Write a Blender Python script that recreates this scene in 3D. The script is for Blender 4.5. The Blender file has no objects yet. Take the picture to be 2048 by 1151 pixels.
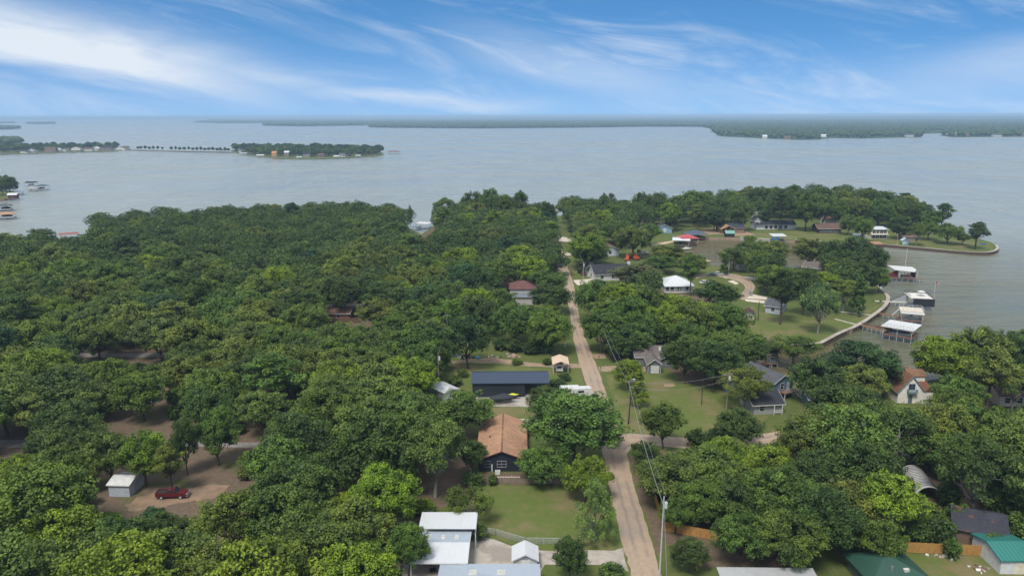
import bpy, bmesh, math, random
import numpy as np
from mathutils import Vector, Matrix, Euler

SC = bpy.context.scene
COL = SC.collection
R = math.radians

# ---------------------------------------------------------------- camera
CAM_H, FOCAL, PITCH, ROLL = 70.0, 1518.0, R(12.79), R(-0.17)
cam_data = bpy.data.cameras.new('camera')
cam_data.sensor_width = 36.0
cam_data.lens = FOCAL / 2048.0 * 36.0
cam_data.clip_start, cam_data.clip_end = 1.0, 120000.0
cam = bpy.data.objects.new('camera', cam_data)
COL.objects.link(cam)
CAM_R = Euler((math.pi / 2 - PITCH, 0, 0)).to_matrix() @ Matrix.Rotation(ROLL, 3, 'Z')
cam.matrix_world = Matrix.Translation((0, 0, CAM_H)) @ CAM_R.to_4x4()
SC.camera = cam

# ---------------------------------------------------------------- light, sky, exposure
SUN_EL, SUN_AZ = R(58), R(205)          # azimuth clockwise from +Y
SUN_DIR = Vector((math.cos(SUN_EL) * math.sin(SUN_AZ), math.cos(SUN_EL) * math.cos(SUN_AZ), math.sin(SUN_EL)))
sun_data = bpy.data.lights.new('sun', 'SUN')
sun_data.energy, sun_data.angle, sun_data.color = 1.5, R(16), (1.0, 0.95, 0.87)
sun = bpy.data.objects.new('sun', sun_data)
sun.rotation_euler = SUN_DIR.to_track_quat('Z', 'Y').to_euler()
sun.location = (0, 0, 300)
COL.objects.link(sun)
SC.view_settings.view_transform = 'Standard'
SC.view_settings.look = 'None'
SC.view_settings.exposure = 1.3
SC.view_settings.gamma = 1.0
SC.render.engine = 'CYCLES'
SC.cycles.use_denoising = True
SC.cycles.max_bounces = 6
SC.cycles.diffuse_bounces = 2
SC.cycles.glossy_bounces = 2
SC.cycles.transmission_bounces = 3
SC.cycles.transparent_max_bounces = 6
SC.cycles.volume_bounces = 0


class NT:
    """small helper to write node graphs"""
    def __init__(s, tree):
        s.t = tree
        s.t.nodes.clear()

    def n(s, kind, **kw):
        nd = s.t.nodes.new('ShaderNode' + kind)
        ins = kw.pop('ins', {})
        for k, v in kw.items():
            setattr(nd, k, v)
        for k, v in ins.items():
            s.put(nd.inputs[k], v)
        return nd

    def put(s, sock, v):
        if isinstance(v, bpy.types.NodeSocket):
            s.t.links.new(v, sock)
        elif isinstance(v, bpy.types.Node):
            s.t.links.new(v.outputs[0], sock)
        else:
            if isinstance(v, (tuple, list)) and len(v) == 3 and sock.type == 'RGBA':
                v = (*v, 1)
            sock.default_value = v

    def m(s, op, a, b=0.0, c=None, clamp=False):
        nd = s.t.nodes.new('ShaderNodeMath')
        nd.operation, nd.use_clamp = op, clamp
        s.put(nd.inputs[0], a)
        s.put(nd.inputs[1], b)
        if c is not None:
            s.put(nd.inputs[2], c)
        return nd.outputs[0]

    def mix(s, f, a, b, blend='MIX'):
        nd = s.t.nodes.new('ShaderNodeMix')
        nd.data_type, nd.blend_type = 'RGBA', blend
        s.put(nd.inputs[0], f)
        s.put(nd.inputs[6], a)
        s.put(nd.inputs[7], b)
        return nd.outputs[2]

    def noise(s, vec, scale, detail=4.0, rough=0.55, dist=0.0):
        nd = s.n('TexNoise', ins={'Scale': scale, 'Detail': detail, 'Roughness': rough, 'Distortion': dist})
        if vec is not None:
            s.put(nd.inputs['Vector'], vec)
        return nd.outputs[0]

    def ramp(s, f, *stops, interp='LINEAR'):
        nd = s.t.nodes.new('ShaderNodeValToRGB')
        nd.color_ramp.interpolation = interp
        el = nd.color_ramp.elements
        while len(el) < len(stops):
            el.new(0.5)
        for e, (p, c) in zip(el, stops):
            e.position = p
            e.color = (c, c, c, 1) if isinstance(c, (int, float)) else (*c, 1)
        s.put(nd.inputs[0], f)
        return nd.outputs[0]

    def smooth(s, v, lo, hi, a=0.0, b=1.0):
        nd = s.n('MapRange', interpolation_type='SMOOTHSTEP',
                 ins={'Value': v, 'From Min': lo, 'From Max': hi, 'To Min': a, 'To Max': b})
        return nd.outputs[0]

    def scale(s, vec, sc):
        nd = s.n('VectorMath', operation='MULTIPLY')
        s.put(nd.inputs[0], vec)
        nd.inputs[1].default_value = sc
        return nd.outputs[0]


world = bpy.data.worlds.new('World')
SC.world = world
world.use_nodes = True
W = NT(world.node_tree)
gen = W.n('TexCoord').outputs['Generated']
sep = W.n('SeparateXYZ', ins={0: gen})
dx, dy, dz = sep.outputs[0], sep.outputs[1], sep.outputs[2]
zpos = W.m('MAXIMUM', dz, 0.0)
# the blue of the sky deepens quickly above the horizon in the photograph
sky_vec = W.n('CombineXYZ', ins={0: dx, 1: dy, 2: W.m('MULTIPLY_ADD', zpos, 1.5, 0.20)})
sky_nrm = W.n('VectorMath', operation='NORMALIZE', ins={0: sky_vec})
sky = W.n('TexSky', sky_type='NISHITA', sun_disc=False, sun_elevation=SUN_EL, sun_rotation=SUN_AZ,
          altitude=100, air_density=1.0, dust_density=0.6, ozone_density=2.0)
W.put(sky.inputs[0], sky_nrm.outputs[0])
hsv = W.n('HueSaturation', ins={'Hue': 0.497, 'Saturation': 1.32, 'Value': 0.76, 'Color': sky})
# cloud layer, written in direction space: long streaks that slope down to the right
slant = W.m('MULTIPLY_ADD', dx, 0.21, dz)
cv = W.n('CombineXYZ', ins={0: W.m('MULTIPLY', dx, 2.4), 1: W.m('MULTIPLY', dy, 2.4), 2: W.m('MULTIPLY', slant, 11.0)})
n1 = W.noise(cv.outputs[0], 1.6, 9.0, 0.62, 0.9)
n2 = W.noise(cv.outputs[0], 0.55, 3.0, 0.5, 0.3)
n3 = W.noise(cv.outputs[0], 5.0, 6.0, 0.65, 1.2)
veil = W.m('MULTIPLY', W.smooth(n1, 0.42, 0.78), W.smooth(n2, 0.36, 0.66))
yy = W.m('MAXIMUM', dy, 0.05)
ta, tt = W.m('DIVIDE', dx, yy), W.m('DIVIDE', dz, yy)


def bank(a0, t0, slope, thick_up, thick_dn, a_lo, a_hi, soft, amount):
    """one cloud bank lying along a sloping line in the sky"""
    line = W.m('SUBTRACT', tt, W.m('MULTIPLY_ADD', W.m('SUBTRACT', ta, a0), slope, t0))
    line = W.m('ADD', line, W.m('MULTIPLY', W.m('SUBTRACT', n1, 0.5), 0.05))
    up = W.smooth(line, thick_up, 0.0)
    dn = W.smooth(line, -thick_dn, 0.0)
    ends = W.m('MULTIPLY', W.smooth(ta, a_lo, a_lo + soft), W.smooth(ta, a_hi, a_hi - soft))
    tex = W.m('MULTIPLY_ADD', n3, 0.7, 0.55)
    return W.m('MULTIPLY', W.m('MULTIPLY', W.m('MULTIPLY', up, dn), ends), W.m('MULTIPLY', tex, amount))


c = W.m('MULTIPLY', veil, 0.55)
for args in ((-0.62, 0.090, -0.19, 0.085, 0.040, -1.6, -0.22, 0.30, 1.15),
             (-0.30, 0.048, -0.17, 0.03, 0.025, -0.6, -0.15, 0.18, 0.50),
             (-0.10, 0.018, -0.08, 0.016, 0.016, -0.35, 0.10, 0.2, 0.55),
             (0.12, 0.05, -0.20, 0.05, 0.04, -0.15, 0.30, 0.2, 0.36),
             (0.75, 0.08, 0.16, 0.05, 0.06, 0.36, 1.6, 0.35, 0.40)):
    c = W.m('MAXIMUM', c, bank(*args))
cloud = W.m('MINIMUM', c, 0.92)
overc = W.smooth(dz, 0.15, 0.34, 0.0, 0.9)           # thicker cloud overhead: the ground light is soft
cloud = W.m('MAXIMUM', cloud, W.m('MULTIPLY', overc, W.m('MULTIPLY_ADD', n2, 0.8, 0.5)))
haze_c = W.smooth(dz, 0.10, 0.0, 0.0, 0.34)
base = W.mix(haze_c, hsv.outputs[0], (2.25, 2.95, 4.2))
final = W.mix(W.m('MINIMUM', cloud, 1.0), base, (3.75, 4.05, 4.4))
bg = W.n('Background', ins={'Color': final, 'Strength': 0.088})
wo = W.n('OutputWorld', ins={0: bg})


# ---------------------------------------------------------------- photo pixels -> places
def ray(px, py):
    return CAM_R @ Vector(((px - 1024.0) / FOCAL, -(py - 575.5) / FOCAL, -1.0))


def P(px, py, z=0.0):
    """point on the level z that the photograph shows at pixel (px, py)"""
    d = ray(px, py)
    t = (z - CAM_H) / d.z
    return Vector((d.x * t, d.y * t, z))


def pix(v):
    c = CAM_R.transposed() @ (Vector(v) - Vector((0, 0, CAM_H)))
    return (1024 + FOCAL * c.x / -c.z, 575.5 - FOCAL * c.y / -c.z, -c.z)


WATER_Z = -1.5


# ---------------------------------------------------------------- materials
MATS = {}


def mat(name, fn=None, **kw):
    if name in MATS:
        return MATS[name]
    m = bpy.data.materials.new(name)
    m.use_nodes = True
    t = NT(m.node_tree)
    b = t.n('BsdfPrincipled')
    o = t.n('OutputMaterial', ins={0: b})
    if fn:
        fn(t, b, o, **kw)
    MATS[name] = m
    return m


def pset(t, b, color=None, rough=None, spec=None, metal=None, normal=None):
    if color is not None: t.put(b.inputs['Base Color'], color)
    if rough is not None: t.put(b.inputs['Roughness'], rough)
    if spec is not None: t.put(b.inputs['Specular IOR Level'], spec)
    if metal is not None: t.put(b.inputs['Metallic'], metal)
    if normal is not None: t.put(b.inputs['Normal'], normal)


def bump(t, h, strength=0.5, dist=0.1):
    return t.n('Bump', ins={'Height': h, 'Strength': strength, 'Distance': dist}).outputs[0]


def objco(t):
    return t.n('TexCoord').outputs['Object']


def geoco(t):
    return t.n('NewGeometry').outputs['Position']


def plain(color, rough=0.6, var=0.12, scale=1.5, metal=0.0, spec=0.4):
    """paint or metal with a little weathering"""
    key = 'paint_%d_%d_%d_%d' % (color[0] * 999, color[1] * 999, color[2] * 999, rough * 99 + metal * 1000)

    def f(t, b, o):
        n = t.noise(geoco(t), scale, 5, 0.6)
        cc = t.mix(t.smooth(n, 0.3, 0.75), color, tuple(min(1, x * (1 - var * 2)) for x in color))
        pset(t, b, cc, rough, spec, metal)
    return mat(key, f)


def m_grass(t, b, o):
    p = geoco(t)
    n1, n2, n3 = t.noise(p, 0.045, 4, .6), t.noise(p, 0.5, 5, .65), t.noise(p, 3.0, 3, .7)
    g = t.mix(t.smooth(n1, .35, .65), (.105, .125, .034), (.082, .112, .028))
    g = t.mix(t.smooth(n2, .42, .75), g, (.125, .13, .045))
    dry = t.m('MULTIPLY', t.smooth(n1, .52, .72), t.smooth(n2, .4, .7))
    g = t.mix(dry, g, (.19, .145, .075))
    g = t.mix(t.smooth(n3, .35, .8, 0, .5), g, (.045, .075, .015))
    pset(t, b, g, 0.9, 0.15, normal=bump(t, n3, .6, .12))


def m_lawn(t, b, o):
    p = geoco(t)
    n1, n2, n3 = t.noise(p, 0.09, 5, .65), t.noise(p, 0.6, 5, .65), t.noise(p, 4.0, 3, .7)
    g = t.mix(t.smooth(n1, .38, .62), (.098, .132, .030), (.125, .138, .044))
    g = t.mix(t.smooth(n2, .48, .75, 0, .8), g, (.18, .145, .066))
    g = t.mix(t.smooth(n1, .48, .66, 0, .8), g, (.195, .150, .080))
    g = t.mix(t.smooth(n3, .35, .8, 0, .45), g, (.050, .085, .014))
    pset(t, b, g, 0.9, 0.15, normal=bump(t, n3, .5, .08))


def m_litter(t, b, o):
    p = geoco(t)
    n1, n2, n3 = t.noise(p, 0.12, 4, .6), t.noise(p, 1.1, 5, .7), t.noise(p, 5, 3, .7)
    g = t.mix(t.smooth(n2, .35, .7), (.150, .110, .078), (.100, .075, .052))
    g = t.mix(t.smooth(n1, .5, .68, 0, .75), g, (.075, .095, .024))
    g = t.mix(t.smooth(n3, .5, .85, 0, .5), g, (.20, .15, .10))
    pset(t, b, g, 0.95, 0.1, normal=bump(t, n3, .6, .1))


def m_dirt(t, b, o):
    p = geoco(t)
    n2, n3 = t.noise(p, .7, 5, .7), t.noise(p, 5, 3, .7)
    g = t.mix(t.smooth(n2, .3, .7), (.34, .25, .175), (.235, .17, .115))
    pset(t, b, g, 0.95, 0.1, normal=bump(t, n3, .5, .06))


def m_brown_dirt(t, b, o):
    p = geoco(t)
    n1, n2, n3 = t.noise(p, .35, 5, .7), t.noise(p, 1.4, 5, .7), t.noise(p, 6, 3, .7)
    g = t.mix(t.smooth(n1, .35, .65), (.265, .180, .118), (.165, .118, .080))
    g = t.mix(t.smooth(n2, .5, .75, 0, .6), g, (.31, .235, .17))
    pset(t, b, g, 0.95, 0.1, normal=bump(t, n3, .5, .06))


def m_road(t, b, o):
    uv = t.n('TexCoord').outputs['UV']
    u = t.n('SeparateXYZ', ins={0: uv}).outputs[0]
    p = geoco(t)
    n1, n2, n3 = t.noise(p, .12, 4, .6), t.noise(p, 1.2, 5, .7), t.noise(p, 7, 3, .7)
    g = t.mix(t.smooth(n2, .3, .7), (.385, .285, .205), (.31, .235, .172))
    tr = t.m('ABSOLUTE', t.m('SUBTRACT', t.m('ABSOLUTE', t.m('SUBTRACT', u, .56)), .19))
    track = t.m('MULTIPLY', t.smooth(tr, .11, .0), t.smooth(n1, .35, .62))
    g = t.mix(t.m('MULTIPLY', track, .8), g, (.17, .145, .125))
    g = t.mix(t.smooth(n1, .46, .68, 0, .65), g, (.235, .195, .165))
    st = t.n('VectorMath', operation='MULTIPLY', ins={0: uv})
    st.inputs[1].default_value = (9, .25, 1)
    n4 = t.noise(st.outputs[0], 2.0, 4, .7)
    g = t.mix(t.smooth(n4, .58, .74, 0, .5), g, (.20, .165, .135))
    pset(t, b, g, 0.9, 0.2, normal=bump(t, n3, .35, .03))


def m_lane(t, b, o):
    p = geoco(t)
    n2, n3 = t.noise(p, .5, 5, .7), t.noise(p, 7, 3, .7)
    pset(t, b, t.mix(t.smooth(n2, .3, .7), (.255, .235, .215), (.175, .16, .148)), .9, .2, normal=bump(t, n3, .3, .03))


def m_concrete(t, b, o):
    p = geoco(t)
    n1, n2, n3 = t.noise(p, .14, 5, .65), t.noise(p, .9, 6, .7), t.noise(p, 7, 3, .7)
    g = t.mix(t.smooth(n2, .3, .75), (.43, .385, .325), (.31, .275, .235))
    g = t.mix(t.smooth(n1, .47, .62, 0, .65), g, (.215, .185, .16))
    pset(t, b, g, .85, .3, normal=bump(t, n3, .2, .02))


def m_pale_conc(t, b, o):
    p = geoco(t)
    n2 = t.noise(p, .8, 6, .7)
    pset(t, b, t.mix(t.smooth(n2, .3, .75), (.60, .53, .44), (.47, .41, .34)), .85, .3)


def m_water(t, b, o):
    p = geoco(t)
    s1 = t.scale(p, (0.34, 1.0, 1.0))
    w1 = t.noise(s1, .20, 3, .55, .4)
    w2 = t.noise(s1, .62, 4, .62, .3)
    w3 = t.noise(s1, .045, 3, .55, .3)
    gust = t.noise(t.scale(p, (0.0022, .0075, 1)), 1.0, 6, .66, .8)
    h = t.m('MULTIPLY_ADD', w1, 1.3, t.m('MULTIPLY', w2, .75))
    h = t.m('MULTIPLY_ADD', w3, 2.2, h)
    gust2 = t.noise(t.scale(p, (.030, .011, 1)), 1.0, 5, .7, .5)
    amp = t.m('MULTIPLY', t.smooth(gust, .32, .66, .5, 1.0), t.smooth(gust2, .3, .7, .45, 1.15))
    # murky lake: green-brown where it is shallow along the canal and coves, grey-green further out
    nx = t.n('SeparateXYZ', ins={0: p})
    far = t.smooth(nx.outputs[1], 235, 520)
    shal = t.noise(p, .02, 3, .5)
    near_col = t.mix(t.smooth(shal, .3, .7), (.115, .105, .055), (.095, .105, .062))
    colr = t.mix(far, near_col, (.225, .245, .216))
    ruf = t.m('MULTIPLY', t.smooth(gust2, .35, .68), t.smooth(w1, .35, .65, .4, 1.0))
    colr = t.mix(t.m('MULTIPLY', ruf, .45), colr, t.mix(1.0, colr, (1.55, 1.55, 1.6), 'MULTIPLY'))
    # sheltered, muddy arms: the canal and the small cove
    murk = None
    for (qx, qy, rr) in ((1385, 505, 42), (1440, 500, 42), (1500, 500, 42), (1580, 505, 42), (1650, 515, 40), (1520, 715, 22), (1580, 715, 24), (1650, 720, 24)):
        c_ = P(qx, qy, WATER_Z)
        dv = t.n('VectorMath', operation='DISTANCE', ins={0: p, 1: tuple(c_)}).outputs['Value']
        k_ = t.smooth(dv, rr * 1.35, rr * .55)
        murk = k_ if murk is None else t.m('MAXIMUM', murk, k_)
    colr = t.mix(murk, colr, (.105, .088, .040))
    amp = t.m('MULTIPLY', amp, t.m('MULTIPLY_ADD', murk, -.72, 1.0))
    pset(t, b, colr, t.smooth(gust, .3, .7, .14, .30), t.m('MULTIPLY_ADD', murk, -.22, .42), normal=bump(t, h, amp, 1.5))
    b.inputs['IOR'].default_value = 1.33


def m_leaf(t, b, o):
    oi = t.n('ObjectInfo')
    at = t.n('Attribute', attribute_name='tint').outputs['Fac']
    colr = t.mix(t.smooth(at, .0, 1.0), t.mix(1.0, oi.outputs['Color'], (.36, .44, .50), 'MULTIPLY'),  # wide dark-to-bright tint puts crown shading contrast into the leaf colour
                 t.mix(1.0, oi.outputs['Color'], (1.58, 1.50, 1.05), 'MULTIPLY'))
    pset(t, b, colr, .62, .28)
    tr = t.n('BsdfTranslucent', ins={'Color': t.mix(1.0, colr, (1.1, 1.25, .6), 'MULTIPLY')})
    ms = t.n('MixShader', ins={0: .14, 1: b, 2: tr})
    t.put(o.inputs[0], ms)


def m_bark(t, b, o):
    n = t.noise(objco(t), 3, 4, .7)
    pset(t, b, t.mix(n, (.11, .085, .065), (.055, .043, .034)), .95, .1)


def m_greybark(t, b, o):
    n = t.noise(objco(t), 3, 4, .7)
    pset(t, b, t.mix(n, (.30, .27, .24), (.18, .16, .14)), .95, .1)


def m_farwood(t, b, o):
    p = geoco(t)
    n = t.noise(p, .02, 4, .7)
    at = t.n('Attribute', attribute_name='tint').outputs['Fac']
    g = t.mix(t.smooth(n, .3, .7), (.030, .055, .022), (.055, .085, .030))
    g = t.mix(at, t.mix(1.0, g, (.7, .7, .7), 'MULTIPLY'), t.mix(1.0, g, (1.3, 1.3, 1.2), 'MULTIPLY'))
    pset(t, b, g, .95, .05)


def m_farland(t, b, o):
    p = geoco(t)
    n, n2 = t.noise(t.scale(p, (.6, .25, 1)), .004, 5, .6), t.noise(p, .03, 4, .7)
    g = t.mix(t.smooth(n2, .3, .7), (.026, .055, .024), (.045, .075, .030))
    g = t.mix(t.smooth(n, .60, .68), g, (.15, .17, .07))
    pset(t, b, g, .95, .05, normal=bump(t, n2, 1.0, 12))


def m_glass(t, b, o):
    pset(t, b, (.02, .025, .03), .12, .6)


def shingle(color, var=.3, course=0.16, patch=None):
    key = 'shingle_%d_%d_%d' % tuple(int(x * 999) for x in color)

    def f(t, b, o):
        p = objco(t)
        cell = t.n('TexBrick', offset=.5, ins={'Scale': 1.0, 'Color1': (.75, .75, .75), 'Color2': (1.2, 1.2, 1.2), 'Mortar': (.35, .35, .35),
                                            'Mortar Size': .012, 'Brick Width': .35, 'Row Height': course, 'Bias': 0.0})
        uv = t.n('TexCoord').outputs['UV']
        t.put(cell.inputs['Vector'], uv)
        n1, n2 = t.noise(p, .35, 4, .6), t.noise(p, 4.0, 4, .8)
        g = t.mix(1.0, color, cell.outputs[0], 'MULTIPLY')
        g = t.mix(t.smooth(n2, .3, .7, 0, var), g, tuple(x * .55 for x in color))
        g = t.mix(t.smooth(n1, .45, .7, 0, var), g, tuple(min(1, x * 1.4) for x in color))
        if patch:
            g = t.mix(t.smooth(t.noise(p, .5, 3, .6), .58, .64), g, patch)
        pset(t, b, g, .92, .15, normal=bump(t, cell.outputs[1], .3, .02))
    return mat(key, f)


def siding(color, row=.2, vertical=False, rough=.6):
    key = 'siding_%d_%d_%d_%d' % (*(int(x * 999) for x in color), row * 100 + vertical)

    def f(t, b, o):
        p = objco(t)
        s = t.n('SeparateXYZ', ins={0: p})
        ax = t.m('ADD', s.outputs[0], s.outputs[1]) if vertical else s.outputs[2]
        fr = t.m('FRACT', t.m('DIVIDE', ax, row))
        groove = t.smooth(fr, .10, .0)
        n = t.noise(p, .8, 5, .65)
        g = t.mix(t.smooth(n, .3, .8, 0, .35), color, tuple(x * .7 for x in color))
        g = t.mix(t.m('MULTIPLY', groove, .5), g, tuple(x * .45 for x in color))
        pset(t, b, g, rough, .3, normal=bump(t, fr, .5, .03))
    return mat(key, f)


def wood(color, rough=.85):
    key = 'wood_%d_%d_%d' % tuple(int(x * 999) for x in color)

    def f(t, b, o):
        p = objco(t)
        n, n2 = t.noise(t.scale(p, (6, 6, .7)), 1.0, 4, .7), t.noise(p, .5, 3, .6)
        g = t.mix(t.smooth(n, .3, .7), color, tuple(x * .62 for x in color))
        g = t.mix(t.smooth(n2, .5, .75, 0, .5), g, tuple(x * .6 for x in color))
        pset(t, b, g, rough, .2)
    return mat(key, f)


def metal_roof(color, rough=.42, stain=(.45, .42, .4)):
    key = 'metalroof_%d_%d_%d' % tuple(int(x * 999) for x in color)

    def f(t, b, o):
        p = objco(t)
        n, n2 = t.noise(t.scale(p, (2.2, .35, .35)), 1.0, 5, .65), t.noise(p, .3, 4, .6)
        g = t.mix(t.smooth(n, .45, .8, 0, .4), color, tuple(x * y for x, y in zip(color, (.8, .78, .75))))
        g = t.mix(t.smooth(n2, .55, .75, 0, .35), g, tuple(x * y * 1.5 for x, y in zip(color, stain)))
        pset(t, b, g, rough, .5)
    return mat(key, f)


GRASS, LAWN, LITTER, DIRT = mat('grass', m_grass), mat('lawn_grass', m_lawn), mat('leaf_litter', m_litter), mat('dirt', m_dirt)
BROWND = mat('brown_dirt', m_brown_dirt)
ROADM, LANE, CONC, PALEC = mat('chip_seal', m_road), mat('grey_asphalt', m_lane), mat('stained_concrete', m_concrete), mat('pale_concrete', m_pale_conc)
WATERM, LEAF, BARK, GREYBARK = mat('lake_water', m_water), mat('leaves', m_leaf), mat('bark', m_bark), mat('grey_bark', m_greybark)
FARW, FARL, GLASS = mat('far_wood', m_farwood), mat('far_land', m_farland), mat('window_glass', m_glass)
WHITE = plain((.60, .60, .585), .5)
OFFW = plain((.66, .63, .57), .6)
STEEL = plain((.42, .43, .44), .45, metal=.0)
DARK = plain((.03, .03, .032), .6)
RUBBER = plain((.02, .02, .02), .85)
CHROME = plain((.6, .6, .6), .25, metal=.8)


# ---------------------------------------------------------------- mesh helpers
class MB:
    def __init__(s):
        s.v, s.f, s.uv = [], [], None

    def add(s, verts, faces):
        o = len(s.v)
        s.v += [tuple(v) for v in verts]
        s.f += [tuple(i + o for i in f) for f in faces]
        return s

    def box(s, x0, y0, z0, x1, y1, z1):
        return s.add([(x0, y0, z0), (x1, y0, z0), (x1, y1, z0), (x0, y1, z0), (x0, y0, z1), (x1, y0, z1), (x1, y1, z1), (x0, y1, z1)],
                     [(0, 3, 2, 1), (4, 5, 6, 7), (0, 1, 5, 4), (1, 2, 6, 5), (2, 3, 7, 6), (3, 0, 4, 7)])

    def slab(s, pts, t):
        """flat polygon (counter-clockwise from above) given thickness t downwards"""
        n = len(pts)
        pts = [Vector(p) for p in pts]
        nr = (pts[1] - pts[0]).cross(pts[2] - pts[0]).normalized()
        if nr.z < 0:
            pts.reverse()
            nr = -nr
        lo = [p - nr * t for p in pts]
        fs = [tuple(range(n)), tuple(range(2 * n - 1, n - 1, -1))]
        fs += [(i, n + i, n + (i + 1) % n, (i + 1) % n) for i in range(n)]
        return s.add(pts + lo, fs)

    def bar(s, a, b, w, h=None):
        """square bar from a to b"""
        a, b = Vector(a), Vector(b)
        h = h or w
        d = (b - a).normalized()
        up = Vector((0, 0, 1)) if abs(d.z) < .95 else Vector((0, 1, 0))
        x = d.cross(up).normalized() * w / 2
        y = x.cross(d).normalized() * h / 2
        return s.add([a - x - y, a + x - y, a + x + y, a - x + y, b - x - y, b + x - y, b + x + y, b - x + y],
                     [(0, 1, 2, 3), (7, 6, 5, 4), (0, 4, 5, 1), (1, 5, 6, 2), (2, 6, 7, 3), (3, 7, 4, 0)])

    def tube(s, pts, rads, n=6, cap=True):
        pts = [Vector(p) for p in pts]
        if not isinstance(rads, (list, tuple)):
            rads = [rads] * len(pts)
        o = len(s.v)
        for i, p in enumerate(pts):
            d = (pts[min(i + 1, len(pts) - 1)] - pts[max(i - 1, 0)]).normalized()
            up = Vector((0, 0, 1)) if abs(d.z) < .9 else Vector((0, 1, 0))
            x = d.cross(up).normalized()
            y = x.cross(d)
            for k in range(n):
                a = 2 * math.pi * k / n
                s.v.append(tuple(p + (x * math.cos(a) + y * math.sin(a)) * rads[i]))
        for i in range(len(pts) - 1):
            for k in range(n):
                a, b_ = o + i * n + k, o + i * n + (k + 1) % n
                s.f.append((a, b_, b_ + n, a + n))
        if cap:
            s.f.append(tuple(o + k for k in range(n))[::-1])
            s.f.append(tuple(o + (len(pts) - 1) * n + k for k in range(n)))
        return s

    def extrude(s, prof, axis, a, b):
        """profile of 2D points extruded along 'x' or 'y' from a to b"""
        n = len(prof)
        mk = (lambda u, v, w: (w, u, v)) if axis == 'x' else (lambda u, v, w: (u, w, v))
        v = [mk(u, w, a) for u, w in prof] + [mk(u, w, b) for u, w in prof]
        fs = [tuple(range(n)), tuple(range(2 * n - 1, n - 1, -1))]
        fs += [(i, (i + 1) % n, n + (i + 1) % n, n + i)[::-1] for i in range(n)]
        return s.add(v, fs)

    def mesh(s, name, material, smooth=False, fix=True):
        me = bpy.data.meshes.new(name)
        me.from_pydata(s.v, [], s.f)
        if fix:
            bm = bmesh.new()
            bm.from_mesh(me)
            bmesh.ops.recalc_face_normals(bm, faces=bm.faces)
            bm.to_mesh(me)
            bm.free()
        me.materials.append(material)
        if smooth:
            me.polygons.foreach_set('use_smooth', [True] * len(me.polygons))
        return me

    def build(s, name, material, parent=None, smooth=False):
        o = bpy.data.objects.new(name, s.mesh(name, material, smooth))
        COL.objects.link(o)
        o.parent = parent
        return o


def link(name, me, parent=None):
    o = bpy.data.objects.new(name, me)
    COL.objects.link(o)
    o.parent = parent
    return o


def tag(o, label=None, cat=None, group=None, kind=None):
    for k, v in (('label', label), ('category', cat), ('group', group), ('kind', kind)):
        if v:
            o[k] = v
    return o


def empty(name, loc=(0, 0, 0), rz=0.0, label=None, cat=None, group=None):
    o = bpy.data.objects.new(name, None)
    o.empty_display_size = .5
    COL.objects.link(o)
    o.location = loc
    o.rotation_euler = (0, 0, rz)
    return tag(o, label, cat, group)


def in_poly(x, y, poly):
    c = False
    j = len(poly) - 1
    for i in range(len(poly)):
        xi, yi, xj, yj = poly[i][0], poly[i][1], poly[j][0], poly[j][1]
        if (yi > y) != (yj > y) and x < (xj - xi) * (y - yi) / (yj - yi) + xi:
            c = not c
        j = i
    return c


def ragged(pts, step=2.5, jit=.25, seed=1, closed=True):
    """closed outline, subdivided and roughened"""
    rnd = random.Random(seed)
    out = []
    n = len(pts)
    for i in range(n if closed else n - 1):
        a, b = Vector(pts[i]), Vector(pts[(i + 1) % n])
        k = max(1, min(40, int((b - a).length / step)))
        for q in range(k):
            p = a.lerp(b, q / k)
            if q:
                p = p + Vector((rnd.uniform(-jit, jit), rnd.uniform(-jit, jit), 0))
            out.append(p)
    if not closed:
        out.append(Vector(pts[-1]))
    return out


def smooth_line(pts, n=6):
    """Catmull-Rom through points"""
    pts = [Vector(p) for p in pts]
    out = []
    for i in range(len(pts) - 1):
        p0, p1, p2, p3 = pts[max(i - 1, 0)], pts[i], pts[i + 1], pts[min(i + 2, len(pts) - 1)]
        for q in range(n):
            t = q / n
            out.append(.5 * ((2 * p1) + (p2 - p0) * t + (2 * p0 - 5 * p1 + 4 * p2 - p3) * t * t + (3 * p1 - p0 - 3 * p2 + p3) * t ** 3))
    out.append(pts[-1])
    return out


def sheet(name, pxs, z, material, jit=.25, seed=1, step=2.5, kind='structure', flat=True):
    pts = ragged([P(x, y, 0) for x, y in pxs], step, jit, seed)
    mb = MB()
    mb.add([(p.x, p.y, z) for p in pts], [tuple(range(len(pts)))])
    o = mb.build(name, material)
    if o.data.polygons[0].normal.z < 0:
        o.data.flip_normals()
    o['kind'] = kind
    return o
# ================================================================ the setting
def flat_sheet(name, pts, material, kind='structure'):
    mb = MB()
    mb.add([tuple(p) for p in pts], [tuple(range(len(pts)))])
    o = mb.build(name, material)
    if o.data.polygons[0].normal.z < 0:
        o.data.flip_normals()
    o['kind'] = kind
    return o


# the lake reaches to the horizon
flat_sheet('lake_water', [(-60000, -600, WATER_Z), (60000, -600, WATER_Z), (60000, 60000, WATER_Z), (-60000, 60000, WATER_Z)], WATERM)

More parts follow.
